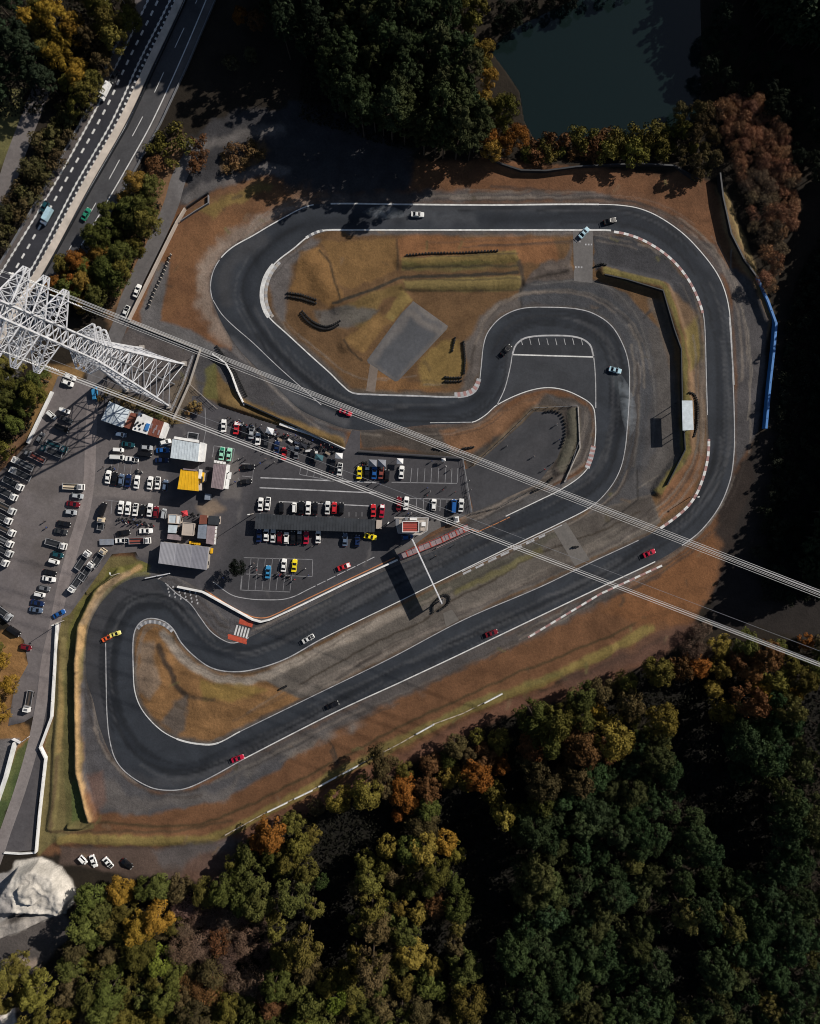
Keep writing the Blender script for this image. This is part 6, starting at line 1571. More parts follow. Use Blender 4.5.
car('coupe', 123, 540.3, 2, 'white', 'white coupe behind the mottled red transporter', bonnet='black')
# ribbed trailer
p = W(107.5, 541.8); t = thing('trailer', 'grey ribbed flat trailer behind the white coupe', 'trailer', (p.x, p.y, 0), R(2))
m = MB(); m.box((0, 0, .75), (4.8, 2.0, .12)); part('deck', m, M['slate'], t)
m = MB()
for k in range(12): m.box((-2.2 + k * .4, 0, .83), (.10, 1.9, .05))
part('rib', m, M['rail'], t)
for s_ in (-1, 1): part('wheel', wheel_mb(-.4, s_ * .92, .32, .2), M['rubber'], t)
m = MB(); m.beam((2.4, .6, .7), (3.4, 0, .6), .1); m.beam((2.4, -.6, .7), (3.4, 0, .6), .1); part('drawbar', m, M['dark'], t)
# bottom edge, on the roads and on the track
for r_ in [
 ('kei',84,858.8,-48,'white',None,'plain white box car, leftmost of four beside the stone heap'),
 ('saloon',94.4,860,-70,'white',None,'white saloon, second of four beside the stone heap'),
 ('coupe',109,861.6,-50,'white','black','white coupe with black bonnet, third of four beside the stone heap'),
 ('saloon',127.8,862.7,-40,'black',None,'black saloon, rightmost of four below the lower embankment'),
 ('saloon',138,291.4,68,'white',None,'white saloon on the service lane, upper of two by the boundary wall'),
 ('saloon',126.6,312.4,68,'pearl','black','white saloon with black bonnet on the service lane, lower of two'),
 ('coupe',417.6,215.2,-2,'pearl',None,'pale silver coupe drifting on the top straight'),
 ('coupe',609.5,221.6,14,'black',None,'black coupe with white headlights entering the right bend'),
 ('coupe',583.6,233.4,48,'ice',None,'pale blue coupe waiting on the upper connecting road'),
 ('coupe',506,350.5,48,'black',None,'black coupe on the left side of the infield loop'),
 ('coupe',614.6,370.4,-14,'ice',None,'pale blue drift coupe trailing smoke in the loop'),
 ('coupe',346,412.4,-20,'crimson','red','red coupe sliding at the bottom of the left hairpin straight'),
 ('coupe',648.6,553,24,'crimson',None,'red coupe at the upper end of the back straight'),
 ('coupe',491.4,632.8,20,'darkred',None,'dark red coupe in the middle of the back straight'),
 ('coupe',333,704.4,24,'black',None,'black coupe on the back straight above the wooded bank'),
 ('coupe',238.4,757.6,20,'crimson',None,'red coupe at the lower end of the back straight'),
 ('coupe',308.6,638.2,30,'pearl','charcoal','white coupe with dark panels leaving the pit bend'),
 ('coupe',108.2,637.4,28,'orange',None,'orange coupe leading through the lower left bend'),
 ('coupe',116.2,633.6,18,'lemon',None,'pale yellow coupe tight behind the orange one in the lower left bend'),
 ('boxtruck',106.6,93.2,-118,'white','white','white box truck on the shaded part of the expressway'),
 ('saloon',115.2,77.5,-118,'charcoal',None,'dark saloon ahead of the white box truck on the expressway'),
 ('hatch',45.8,207.4,-120,'teal',None,'teal hatchback on the left lane of the expressway'),
 ('boxtruck',48.6,217.6,-120,'bluegrey','ice','pale blue box truck beside the teal hatchback on the expressway'),
 ('saloon',87,215,60,'green',None,'green saloon on the right carriageway at the edge of the trees'),
]: car(r_[0], r_[1], r_[2], r_[3], r_[4], r_[6], None, r_[5] if r_[0] != 'boxtruck' else None, r_[5] if r_[0] == 'boxtruck' else None, None, .78 if r_[0] == 'boxtruck' else (.86 if 'lower left bend' in r_[6] else 1.0))

# small vehicles' loads and paddock tents
def gazebo(x, y, dx, dy, h, col, label, ang=0.0, peak=.7, group=None):
    p = W(x, y, h); t = thing('gazebo', label, 'tent', (p.x, p.y, 0), R(ang), group)
    a, b_ = dx * S / 2, dy * S / 2; m = MB()
    m.add([(-a, -b_, h), (a, -b_, h), (a, b_, h), (-a, b_, h), (0, 0, h + peak), (-a, -b_, h - .25), (a, -b_, h - .25), (a, b_, h - .25), (-a, b_, h - .25)], [(0, 1, 4), (1, 2, 4), (2, 3, 4), (3, 0, 4), (0, 5, 6, 1), (1, 6, 7, 2), (2, 7, 8, 3), (3, 8, 5, 0)])
    c = part('canopy_cloth', m, M['cloth'], t); c.color = col + (1,)
    for sx in (-1, 1):
        for sy in (-1, 1): m = MB(); m.box((sx * a * .95, sy * b_ * .95, (h - .1) / 2), (.06, .06, h - .1)); part('leg', m, M['rail'], t)
    return t
gazebo(269.7, 430.8, 7.2, 6.0, 2.5, (.62,.64,.66), 'white gazebo standing above the silver saloon in the crowded paddock row', -18)
gazebo(338.9, 455.8, 7.2, 5.6, 2.5, (.66,.66,.66), 'white gazebo at the right end of the crowded paddock row', -6)
gazebo(400, 461.2, 6.4, 5.4, 2.5, (.66,.66,.66), 'small white gazebo above the upper right bays', -3)
gazebo(372.6, 463.2, 8, 7, 2.5, (.20,.21,.24), 'grey peaked awning above the blue saloon, left of two', -3, 1.2)
gazebo(381.8, 463.2, 8, 7, 2.5, (.20,.21,.24), 'grey peaked awning above the rust brown saloon, right of two', -3, 1.2)
gazebo(290, 448.5, 8, 5, 2.4, (.03,.035,.045), 'black awning behind the bright red coupe', -18)
gazebo(319, 457.5, 8, 5.5, 2.4, (.05,.12,.14), 'dark teal awning near the right end of the crowded paddock row', -14)
gazebo(262, 431, 7, 5, 2.4, (.03,.03,.035), 'black awning left of the white gazebo in the crowded paddock row', -18)
gazebo(303, 446, 8, 5, 2.4, (.02,.022,.03), 'black awning above the grey saloon with pale bonnet', -18)
gazebo(184.5, 513.4, 6, 5.5, 2.4, (.48,.05,.06), 'red parasol tent above the cream stall', 10)
gazebo(443.6, 459.8, 4, 3.4, 2.2, (.5,.5,.5), 'tiny pale tent at the fence above the right bays', 10)

# paddock clutter: tool boxes, folding tables
def toolbox(x, y, a, label, group):
    p = W(x, y); t = thing('tool_box', label, 'tool box', (p.x, p.y, 0.02), a, group)
    m = MB(); m.box((0, 0, .3), (.9, .5, .6)); b_ = part('case', m, M['flat'], t); b_.color = random.choice([(.03,.03,.035,1), (.3,.03,.03,1), (.03,.06,.2,1), (.4,.4,.4,1), (.1,.1,.1,1)])
    m = MB(); m.box((0, 0, .63), (.94, .54, .06)); part('lid', m, M['dark'], t)
    m = MB(); m.path([(-.2, 0, .66), (-.2, 0, .76), (.2, 0, .76), (.2, 0, .66)], .03); part('handle', m, M['rail'], t)
def table(x, y, a, label, group):
    p = W(x, y); t = thing('folding_table', label, 'table', (p.x, p.y, 0.02), a, group)
    m = MB(); m.box((0, 0, .72), (1.8, .75, .05)); c = part('table_top', m, M['flat'], t); c.color = random.choice([(.5,.5,.5,1), (.25,.2,.15,1), (.6,.6,.58,1), (.04,.05,.08,1)])
    for sx in (-.8, .8):
        for sy in (-.3, .3): m = MB(); m.box((sx, sy, .35), (.04, .04, .7)); part('leg', m, M['dark'], t)
rc = random.Random(21)
def spots(a, b, n, jit):
    return [(a[0] + (b[0] - a[0]) * (i + rc.random() * .8) / n + rc.uniform(-jit, jit), a[1] + (b[1] - a[1]) * (i + .4) / n + rc.uniform(-jit, jit)) for i in range(n)]
for x, y in spots((232,420), (335,452), 26, 2.2): toolbox(x, y, rc.uniform(0, 3), 'tool box among the crowd behind the paddock row', 'tool boxes behind the paddock row')
for x, y in spots((240,424), (330,456), 12, 2): table(x, y, rc.uniform(-.6, .2), 'folding table among the crowd behind the paddock row', 'folding tables behind the paddock row')
for x, y in spots((118,519), (154,525), 12, 1.5): toolbox(x, y, rc.uniform(0, 3), 'tool box below the lower row of the left car park', 'tool boxes below the lower left row')
for x, y in spots((108,468), (116,470), 4, 1): toolbox(x, y, rc.uniform(0, 3), 'tool box above the upper row of the left car park', 'tool boxes above the upper left row')
for x, y in spots((136,470), (142,474), 3, 1): toolbox(x, y, rc.uniform(0, 3), 'tool box above the upper row of the left car park', 'tool boxes above the upper left row')
def loose_tyres(pts, label, group):
    for x, y in pts:
        o = ts0.copy(); COL.objects.link(o); o.location = W(x, y); o.location.z = .02; o.scale = (.95, .95, rc.choice([.4, .7, 1])); o.rotation_euler.z = rc.random() * 6; tag(o, label, 'tyre stack', group)
loose_tyres(spots((120,518), (155,526), 14, 1.8), 'loose tyre stack below the lower row of the left car park', 'loose tyres below the lower left row')
loose_tyres(spots((230,422), (335,455), 30, 2.4), 'loose tyre stack among the crowd behind the paddock row', 'loose tyres behind the paddock row')
loose_tyres(spots((362,462), (368,464), 4, 1), 'loose tyre stack above the yellow coupe in the upper right bays', 'loose tyres above the yellow coupe')
loose_tyres(spots((275,574), (292,578), 6, 1.2), 'loose tyre stack in the lower parking grid', 'loose tyres in the lower parking grid')
loose_tyres(spots((320,503), (346,505), 5, 1.2), 'loose tyre stack between the cars above the canopy', 'loose tyres above the canopy')
loose_tyres(spots((420,519), (436,521), 6, 1.2), 'loose tyre stack right of the control tower', 'loose tyres by the control tower')
loose_tyres(spots((186,513), (200,516), 5, 1.2), 'loose tyre stack above the stall block', 'loose tyres above the stall block')

# ================================================================ people
def person_proto(pose):
    """one continuous skinned body; pose = list of arm and leg offsets"""
    la, ra, ll, rl, lean = pose
    J = {'pelvis': (0, 0, .92), 'waist': (.01 + lean * .3, 0, 1.10), 'chest': (.02 + lean * .7, 0, 1.32), 'neck': (.02 + lean, 0, 1.48), 'head': (.04 + lean * 1.2, 0, 1.60), 'crown': (.03 + lean * 1.25, 0, 1.70),
         'sl': (.02 + lean * .9, .19, 1.40), 'el': (.02 + la[0] * .5 + lean, .25, 1.13 + la[2] * .5), 'hl': (.04 + la[0] + lean, .24 + la[1], .90 + la[2]),
         'sr': (.02 + lean * .9, -.19, 1.40), 'er': (.02 + ra[0] * .5 + lean, -.25, 1.13 + ra[2] * .5), 'hr': (.04 + ra[0] + lean, -.24 - ra[1], .90 + ra[2]),
         'pl': (0, .10, .86), 'kl': (ll * .5 + .03, .11, .48), 'fl': (ll, .11, .07), 'tl': (ll + .17, .13, .04),
         'pr': (0, -.10, .86), 'kr': (rl * .5 + .03, -.11, .48), 'fr': (rl, -.11, .07), 'tr': (rl + .17, -.13, .04)}
    rad = dict(pelvis=(.15, .12), waist=(.14, .11), chest=(.17, .12), neck=(.06, .06), head=(.095, .10), crown=(.07, .07), sl=(.075, .075), el=(.05, .05), hl=(.04, .04), sr=(.075, .075), er=(.05, .05), hr=(.04, .04),
               pl=(.10, .10), kl=(.065, .065), fl=(.05, .05), tl=(.04, .035), pr=(.10, .10), kr=(.065, .065), fr=(.05, .05), tr=(.04, .035))
    K = list(J); E = [('pelvis', 'waist'), ('waist', 'chest'), ('chest', 'neck'), ('neck', 'head'), ('head', 'crown'), ('chest', 'sl'), ('sl', 'el'), ('el', 'hl'), ('chest', 'sr'), ('sr', 'er'), ('er', 'hr'), ('pelvis', 'pl'), ('pl', 'kl'), ('kl', 'fl'), ('fl', 'tl'), ('pelvis', 'pr'), ('pr', 'kr'), ('kr', 'fr'), ('fr', 'tr')]
    me = bpy.data.meshes.new('person_skeleton'); me.from_pydata([J[k] for k in K], [(K.index(a), K.index(b_)) for a, b_ in E], [])
    o = bpy.data.objects.new('person_skeleton', me); COL.objects.link(o)
    o.modifiers.new('skin', 'SKIN')
    for i, k in enumerate(K): me.skin_vertices[0].data[i].radius = rad[k]
    me.skin_vertices[0].data[0].use_root = True
    s_ = o.modifiers.new('sub', 'SUBSURF'); s_.levels = 1; s_.render_levels = 1
    dg = bpy.context.evaluated_depsgraph_get(); dg.update()
    nm = bpy.data.meshes.new_from_object(o.evaluated_get(dg)); nm.name = 'person_body'
    bpy.data.objects.remove(o)
    nm.materials.clear()
    for x in (M['cloth'], M['trouser'], M['skin']): nm.materials.append(x)
    for p in nm.polygons:
        c = p.center; far_arm = (Vector((c.x, c.y, c.z)) - Vector(J['hl'])).length < .16 or (Vector((c.x, c.y, c.z)) - Vector(J['hr'])).length < .16
        p.material_index = 2 if (c.z > 1.50 or far_arm) else (1 if c.z < .95 else 0); p.use_smooth = True
    h = MB(); hc = J['head']
    n, mm = 8, 4; vs = []
    for j in range(mm + 1):
        th = j / mm * 1.75
        for i in range(n):
            a = 2 * math.pi * i / n; vs.append((hc[0] - .015 + .118 * math.sin(th) * math.cos(a), .108 * math.sin(th) * math.sin(a), hc[2] + .04 + .115 * math.cos(th)))
    h.add(vs, [(j * n + i, j * n + (i + 1) % n, (j + 1) * n + (i + 1) % n, (j + 1) * n + i) for j in range(mm) for i in range(n)])
    hm = h.mesh('hair', M['hair'], smooth=True)
    return nm, hm
POSES = [((.02, .03, 0), (.02, .03, 0), 0, 0, 0), ((.22, -.08, .22), (.1, .02, .05), .04, -.04, .02), ((.15, .02, .03), (-.15, .02, .03), -.26, .28, .03), ((.32, -.1, .12), (.32, -.1, .1), .05, -.12, .16)]
PP = [person_proto(p) for p in POSES]
SH = [((.015,.016,.02), 'dark'), ((.5,.5,.5), 'white'), ((.3,.03,.03), 'red'), ((.02,.05,.2), 'blue'), ((.16,.16,.17), 'grey'), ((.015,.016,.02), 'black')]
def person(x, y, where, k=None):
    i = rc.randrange(len(PP)) if k is None else k; bm, hm = PP[i]; c, cn = rc.choice(SH)
    p = W(x, y); o = link('person', bm, loc=(p.x, p.y, .025)); o.rotation_euler.z = rc.uniform(0, 6.28); s_ = rc.uniform(.95, 1.05); o.scale = (s_, s_, s_); o.color = c + (1,)
    link('hair', hm, o)
    verb = ['standing', 'with bent arm', 'walking', 'bending'][i]
    tag(o, 'person in %s top %s %s' % (cn, verb, where), 'person', 'people ' + where)
for pts, where in (
 (spots((228,418), (340,450), 46, 2.0), 'in the crowd behind the paddock row'),
 (spots((262,446), (285,460), 5, 3), 'before the crowded paddock row'),
 ([(427,488),(430,491.5),(446,487),(443,490),(427,495.5),(455,492)], 'between the right parking bays'),
 ([(444,462),(446,466),(450,470),(432,461)], 'at the top of the upper right bays'),
 (spots((276,572), (296,580), 9, 2.5), 'beside the yellow coupe in the lower grid'),
 (spots((250,560), (262,576), 6, 2.5), 'left of the sky blue coupe'),
 ([(306,568),(309,575),(302,571)], 'right of the lower yellow coupe'),
 ([(239,459),(244,457),(246,460)], 'beside the pale green saloons'),
 ([(261,463),(266,460),(271,465),(275,462)], 'on open tarmac below the crowded row'),
 (spots((395,511), (432,516), 8, 1.5), 'above the control tower'),
 (spots((360,463), (368,466), 4, 1), 'above the yellow coupe'),
 ([(507,446),(533,457),(556,425),(559,440),(553,463),(544,470)], 'in the kart yard'),
 ([(469,481),(471,490),(466,496)], 'along the fence right of the bays'),
 (spots((186,514), (204,518), 5, 1.5), 'above the stall block'),
 ([(104,467),(113,466),(139,470),(142,473),(144,515)], 'beside the upper left row'),
 (spots((118,520), (150,526), 8, 1.5), 'below the lower left row'),
 ([(48,527),(46,521)], 'in the middle of the left car park'),
 ([(454,545),(436,556)], 'on the track beside the pit stand'),
 ([(228,459),(240,470),(236,482)], 'right of the workshop'),
 ([(222,573),(224,577),(229,580)], 'near the round dark tree'),
 ([(372,483),(380,484)], 'below the blue saloon'),
 ([(318,543),(312,546),(322,540)], 'below the middle of the canopy'),
):
    for x, y in pts: person(x, y, where)

# tyre smoke behind the drifting cars
sm, st_, sb = new_mat('tyre_smoke'); st_.nodes.remove(sb)
pv = st_.nodes.new('ShaderNodeVolumePrincipled'); pv.inputs['Color'].default_value = (.72, .80, .88, 1)
dn = ramp(st_, noise(st_, .35, 4, .6, geo_pos(st_), .8), .36, .75, 0, .22); st_.links.new(dn, pv.inputs['Density'])
so = [n for n in st_.nodes if n.type == 'OUTPUT_MATERIAL'][0]; st_.links.new(pv.outputs[0], so.inputs['Volume'])
def trail(pts):
    """a drifting ribbon of smoke: one closed tapering tube"""
    b = MB(); n = 12; vs = []; P = [(W(x, y, z), r) for x, y, z, r in pts]
    for i, (c, r) in enumerate(P):
        d = (P[min(i + 1, len(P) - 1)][0] - P[max(i - 1, 0)][0]).normalized(); a = Vector((-d.y, d.x, 0)).normalized()
        for j in range(n):
            t_ = 2 * math.pi * j / n; vs.append(c + a * r * math.cos(t_) + Vector((0, 0, 1)) * r * .6 * math.sin(t_))
    m = len(P); b.add(vs, [(i * n + j, i * n + (j + 1) % n, (i + 1) * n + (j + 1) % n, (i + 1) * n + j) for i in range(m - 1) for j in range(n)] + [tuple(range(n - 1, -1, -1)), tuple(range((m - 1) * n, m * n))])
    o = solo('tyre_smoke', b, sm, None, None); o['kind'] = 'stuff'; return o
trail([(617,371.5,.8,.15),(620,377,1.2,1.0),(623,385,1.6,1.7),(626,395,2.0,2.3),(628,406,2.3,2.7),(629.5,418,2.6,2.6),(630,430,2.8,1.6),(630,437,2.8,.2)])
trail([(412,215,.8,.15),(404,214,1.2,1.1),(394,213,1.6,1.9),(382,212,2.0,2.3),(370,212,2.2,1.6),(362,212,2.2,.2)])
# ================================================================ trees
def leaf_mat():
    m, t, b = new_mat('foliage')
    oi = t.nodes.new('ShaderNodeObjectInfo'); a = t.nodes.new('ShaderNodeAttribute'); a.attribute_name = 'tint'
    t.links.new(tint(t, tint(t, oi.outputs['Color'], a.outputs['Fac']), ramp(t, oi.outputs['Random'], 0, 1, .75, 1.25)), b.inputs['Base Color'])
    b.inputs['Roughness'].default_value = .75; b.inputs['Specular IOR Level'].default_value = .05
    return m
M['leaf'] = leaf_mat(); M['bark'] = flat_mat('bark', (.05, .036, .026), .9, .3, 2)
def crown_mesh(name, centers, n_leaf, size, seed, flat=.6, spread=1.0):
    """many small leaf sprays gathered in uneven clumps"""
    g = np.random.default_rng(seed); V = []; T = []
    for (cx, cy, cz, cr) in centers:
        n = max(12, int(n_leaf * cr * cr)); d = g.normal(size=(n, 3)); d /= np.linalg.norm(d, axis=1)[:, None]
        d[:, 2] = np.abs(d[:, 2]) * .9 - .15
        r = cr * (1 - .35 * g.random(n) ** 3); P = np.stack([cx + d[:, 0] * r, cy + d[:, 1] * r, cz + d[:, 2] * r * flat], -1)
        nr = d + g.normal(size=(n, 3)) * .34 * spread; nr /= np.linalg.norm(nr, axis=1)[:, None]
        a = np.cross(nr, g.normal(size=(n, 3))); a /= np.linalg.norm(a, axis=1)[:, None]; b = np.cross(nr, a)
        s1 = (size * (.6 + .8 * g.random(n)))[:, None]; s2 = s1 * (.45 + .4 * g.random(n))[:, None]
        q = np.stack([P - a * s1, P + b * s2 + nr * s2 * .2, P + a * s1, P - b * s2 + nr * s2 * .2], 1)
        V.append(q.reshape(-1, 3)); T.append(np.repeat((.78 + .44 * g.random()) * (.8 + .4 * g.random(n)), 4))
    V = np.concatenate(V).astype(np.float32); T = np.concatenate(T).astype(np.float32); nq = len(V) // 4
    me = bpy.data.meshes.new(name); me.vertices.add(len(V)); me.vertices.foreach_set('co', V.ravel())
    me.loops.add(nq * 4); me.loops.foreach_set('vertex_index', np.arange(nq * 4, dtype=np.int32))
    me.polygons.add(nq); me.polygons.foreach_set('loop_start', np.arange(0, nq * 4, 4, dtype=np.int32)); me.update(calc_edges=True)
    at = me.attributes.new('tint', 'FLOAT', 'POINT'); at.data.foreach_set('value', T); me.materials.append(M['leaf']); return me
def trunk_mesh(name, h, r, R_, seed, limbs=6):
    g = random.Random(seed); m = MB(); b = Vector((g.uniform(-.2, .2), g.uniform(-.2, .2), h)); m.beam((0, 0, -.6), (b.x * .5, b.y * .5, h * .5), r * 2, 7, 0, r * 1.4); m.beam((b.x * .5, b.y * .5, h * .5), b, r * 1.4, 7, 0, r * .4)
    for k in range(limbs):
        a = k * 2.4 + g.random(); z = h * g.uniform(.42, .85); q = R_ * g.uniform(.5, .85); m.beam((b.x * .6, b.y * .6, z), (math.cos(a) * q, math.sin(a) * q, z + q * .55), r * .6, 5, 0, r * .15)
    return m.mesh(name, M['bark'])
TP = {}
def broad(seed, R_, Hh, n=16, dens=34, size=.36, cr=(.30, .46), fl=.75):
    g = random.Random(seed); cs = []
    for k in range(n):
        a = k * 2.399 + g.uniform(-.8, .8); q = math.sqrt((k + .4) / n) * R_ * .84 * g.uniform(.6, 1.3)
        z = Hh - .30 * Hh * (q / R_) ** 2 - g.uniform(0, .2) * Hh - R_ * .2
        cs.append((q * math.cos(a), q * math.sin(a), z, R_ * g.uniform(*cr)))
    for k in range(int(n * .6)):
        a = g.random() * 6.28; q = R_ * g.uniform(.6, .95); cs.append((q * math.cos(a), q * math.sin(a), Hh * g.uniform(.42, .62), R_ * g.uniform(.2, .34)))
    return crown_mesh('crown', cs, dens, size, seed), trunk_mesh('trunk', Hh * .8, .05 * R_ + .08, R_, seed)
def conif(seed, R_, Hh, tiers=9, dens=120, size=.33):
    g = random.Random(seed); cs = [(0, 0, Hh - .3, R_ * .22)]
    for k in range(tiers):
        f = (k + 1) / tiers; q = R_ * (.25 + .75 * f ** .8) * .8; n = 3 + int(4 * f)
        for i in range(n):
            a = i / n * 6.28 + k * .7 + g.uniform(-.2, .2); cs.append((q * math.cos(a) * g.uniform(.7, 1.05), q * math.sin(a) * g.uniform(.7, 1.05), Hh - .3 - f * Hh * .62 + g.uniform(-.3, .3), R_ * (.22 + .16 * f)))
    return crown_mesh('crown', cs, dens, size, seed, .8), trunk_mesh('trunk', Hh * .93, .2, R_ * .4, seed, 4)
for i in range(6): TP['broad%d' % i] = broad(100 + i, (3.5, 4.2, 4.8, 3.9, 4.4, 3.2)[i], (10, 13, 15, 12, 14, 9)[i], 24 + i * 4, 62, .24, (.17, .36))
for i in range(5): TP['ever%d' % i] = broad(200 + i, (3.2, 4.0, 4.6, 3.6, 5.0)[i], (12, 16, 18, 14, 17)[i], 38 + 4 * i, 74, .22, (.15, .26), .95)
for i in range(2): TP['bare%d' % i] = broad(300 + i, (3.6, 4.2)[i], (8, 9)[i], 30, 44, .17, (.2, .4), .8)
for i in range(3): TP['cedar%d' % i] = broad(400 + i, (2.6, 3.0, 3.4)[i], (18.5, 20.5, 22)[i], 30, 95, .25, (.2, .34), .9)
for i in range(2): TP['shrub%d' % i] = broad(500 + i, (1.7, 2.1)[i], (2.8, 3.6)[i], 9, 60, .24, (.35, .55))
def inv(x, y):
    px = 410 + x / S; py = 512 - y / S
    for _ in range(3):
        ax, ay = G(px, py); px += (x - float(ax)) / S; py -= (y - float(ay)) / S
    return px, py
rt = random.Random(77)
TREE_N = 0
def tree(kind, px, py, zc, col, label, group, scale=1.0, name=None, cat='tree', jit=.24):
    global TREE_N
    ks = [k for k in TP if k.startswith(kind)]; cm, tk_ = TP[rt.choice(ks)]
    p = W(px, py, zc); gx_, gy_ = inv(p.x, p.y); gz = ground_z(gx_, gy_); gz = gz if gz > .2 else 0
    o = thing(name or {'broad': 'broadleaf_tree', 'ever': 'evergreen_tree', 'bare': 'bare_tree', 'cedar': 'cedar_tree', 'shrub': 'shrub'}[kind], label, cat, (p.x, p.y, gz), rt.uniform(0, 6.28), group)
    s_ = scale * rt.uniform(1 - jit, 1 + jit); o.scale = (s_ * rt.uniform(.85, 1.2), s_, s_ * rt.uniform(.75, 1.25))
    c = link('crown', cm, o); u_ = rt.uniform(.8, 1.2); v_ = [max(.003, a * u_ * rt.uniform(.94, 1.06)) for a in col]; c.color = tuple(v_) + (1,)
    link('stem' if kind == 'shrub' else 'trunk', tk_, o); TREE_N += 1
    return o
PLACED = []
def pip(poly, x, y):
    r = False; j = len(poly) - 1
    for i in range(len(poly)):
        x1, y1 = poly[i]; x2, y2 = poly[j]
        if (y1 > y) != (y2 > y) and x < (x2 - x1) * (y - y1) / (y2 - y1) + x1: r = not r
        j = i
    return r
def forest(poly, spacing, mix, zc, excl=(), scale=1.0, tries=None):
    """mix: list of (weight, kind, colour, label, group)"""
    xs = [p[0] for p in poly]; ys = [p[1] for p in poly]; n = 0
    area = (max(xs) - min(xs)) * (max(ys) - min(ys)); tries = tries or int(area / spacing ** 2 * 14)
    tot = sum(m[0] for m in mix); gl = [[] for _ in range(0)]
    for _ in range(tries):
        x = rt.uniform(min(xs), max(xs)); y = rt.uniform(min(ys), max(ys))
        if not pip(poly, x, y): continue
        if any(pip(e, x, y) for e in excl): continue
        if any((x - a) ** 2 + (y - b) ** 2 < (spacing * .5 + s * .5) ** 2 for a, b, s in PLACED): continue
        X1 = np.array([x]); Y1 = np.array([y]); PLACED.append((x, y, spacing)); k = (.5 + .9 * float(fbm(X1 + 300, Y1 + 300, 46, 1)[0]) + rt.uniform(-.13, .13)) % 1.0 * tot
        for m in mix:
            k -= m[0]
            if k <= 0: break
        hi = any(pip(e, x - q_, y + q_ * .65) for e in excl for q_ in (14, 30)); o = tree(m[1], x, y, zc, m[2], m[3], m[4], scale)
        if hi: o.scale = (o.scale[0], o.scale[1], o.scale[2] * 1.45)
        n += 1
    return n
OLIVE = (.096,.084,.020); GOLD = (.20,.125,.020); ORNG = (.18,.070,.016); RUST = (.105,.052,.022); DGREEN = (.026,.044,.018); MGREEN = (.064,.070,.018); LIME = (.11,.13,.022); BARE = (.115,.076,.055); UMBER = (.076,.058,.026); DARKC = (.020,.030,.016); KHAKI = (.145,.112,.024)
W1 = 'autumn wood below the circuit'
MIXA = [(.22,'broad',GOLD,'golden tree in the autumn wood below the circuit','golden trees in the autumn wood'), (1.0,'broad',OLIVE,'olive green tree in the autumn wood below the circuit','olive trees in the autumn wood'), (.3,'broad',UMBER,'dull brown tree in the autumn wood below the circuit','brown trees in the autumn wood'), (.7,'broad',MGREEN,'mid green tree in the autumn wood below the circuit','green trees in the autumn wood'), (.2,'broad',RUST,'rust coloured tree in the autumn wood below the circuit','rust coloured trees in the autumn wood'), (.13,'broad',ORNG,'orange tree in the autumn wood below the circuit','orange trees in the autumn wood'), (.75,'broad',KHAKI,'yellowish tree in the autumn wood below the circuit','yellowish trees in the autumn wood')]
# large trees that stand out, one by one
for k, x, y, z, c, lb, s_ in (
 ('broad',406,796,10,ORNG,'large orange tree by the dark clearing below the circuit',1.25), ('broad',398,822,10,ORNG,'bright orange tree just below the large orange one',1.0), ('broad',428,790,10,RUST,'rust red tree right of the large orange one',1.25), ('broad',382,760,9,UMBER,'brown tree on the wood edge above the large orange one',1.0),
 ('broad',118,895,9,GOLD,'golden tree below the four cars by the stone heap',1.15), ('broad',140,925,9,GOLD,'wide golden tree above the lime green one',1.2), ('broad',160,912,9,(.20,.125,.02),'golden olive tree right of the wide golden one',1.2), ('broad',158,965,9,LIME,'lime green tree at the bottom left of the wood',1.2),
 ('broad',135,980,10,OLIVE,'olive tree at the bottom edge left of the lime green one',1.2), ('ever',320,885,8,(.05,.075,.02),'round green tree beside the dark clearing',.75), ('broad',335,1000,11,LIME,'bright yellow green tree at the bottom edge',1.1), ('broad',310,1000,11,MGREEN,'tall green tree at the bottom edge beside the bright yellow green one',1.1),
 ('broad',700,668,9,ORNG,'orange tree near the upper edge of the bottom right wood',.95), ('broad',812,644,8,ORNG,'orange tree at the right picture edge below the power line',1.1), ('broad',765,655,8,RUST,'rust brown tree under the lower power line bundle',1.1), ('broad',600,715,9,GOLD,'golden tree on the edge below the back straight',1.1),
 ('broad',608,735,10,KHAKI,'khaki tree just below the golden edge tree',1.1), ('broad',580,742,9,RUST,'dark red tree left of the golden edge tree',1.2), ('broad',660,718,9,KHAKI,'khaki tree between two dark clearings at bottom right',1.0), ('broad',720,694,9,KHAKI,'yellow olive tree right of the second dark clearing',1.1)):
    PLACED.append((x, y, 22)); tree(k, x, y, z, c, lb, None, s_)
EDGE = [(128,888),(196,890),(226,872),(254,842),(292,815),(344,798),(388,778),(428,759),(473,740),(523,719),(563,705),(612,687),(652,670),(690,655),(740,645),(800,640),(840,640)]
forest(EDGE + [(840,690),(770,700),(700,722),(640,745),(590,770),(540,800),(505,830),(490,860),(470,900),(480,960),(486,1040),(60,1040),(62,985),(80,930),(84,900),(108,890)], 15.5, MIXA, 9.5, GAPS + [[(168,905),(240,895),(272,935),(270,990),(215,1008),(175,985)]])
forest([(168,905),(240,895),(272,935),(270,990),(215,1008),(175,985)], 13, [(1,'bare',BARE,'bare purplish brown tree in the leafless patch at lower left','bare trees in the leafless patch'), (.4,'bare',RUST,'rusty half bare tree in the leafless patch at lower left','rusty trees in the leafless patch'), (.3,'bare',UMBER,'dull bare tree in the leafless patch at lower left','dull trees in the leafless patch')], 6, [])
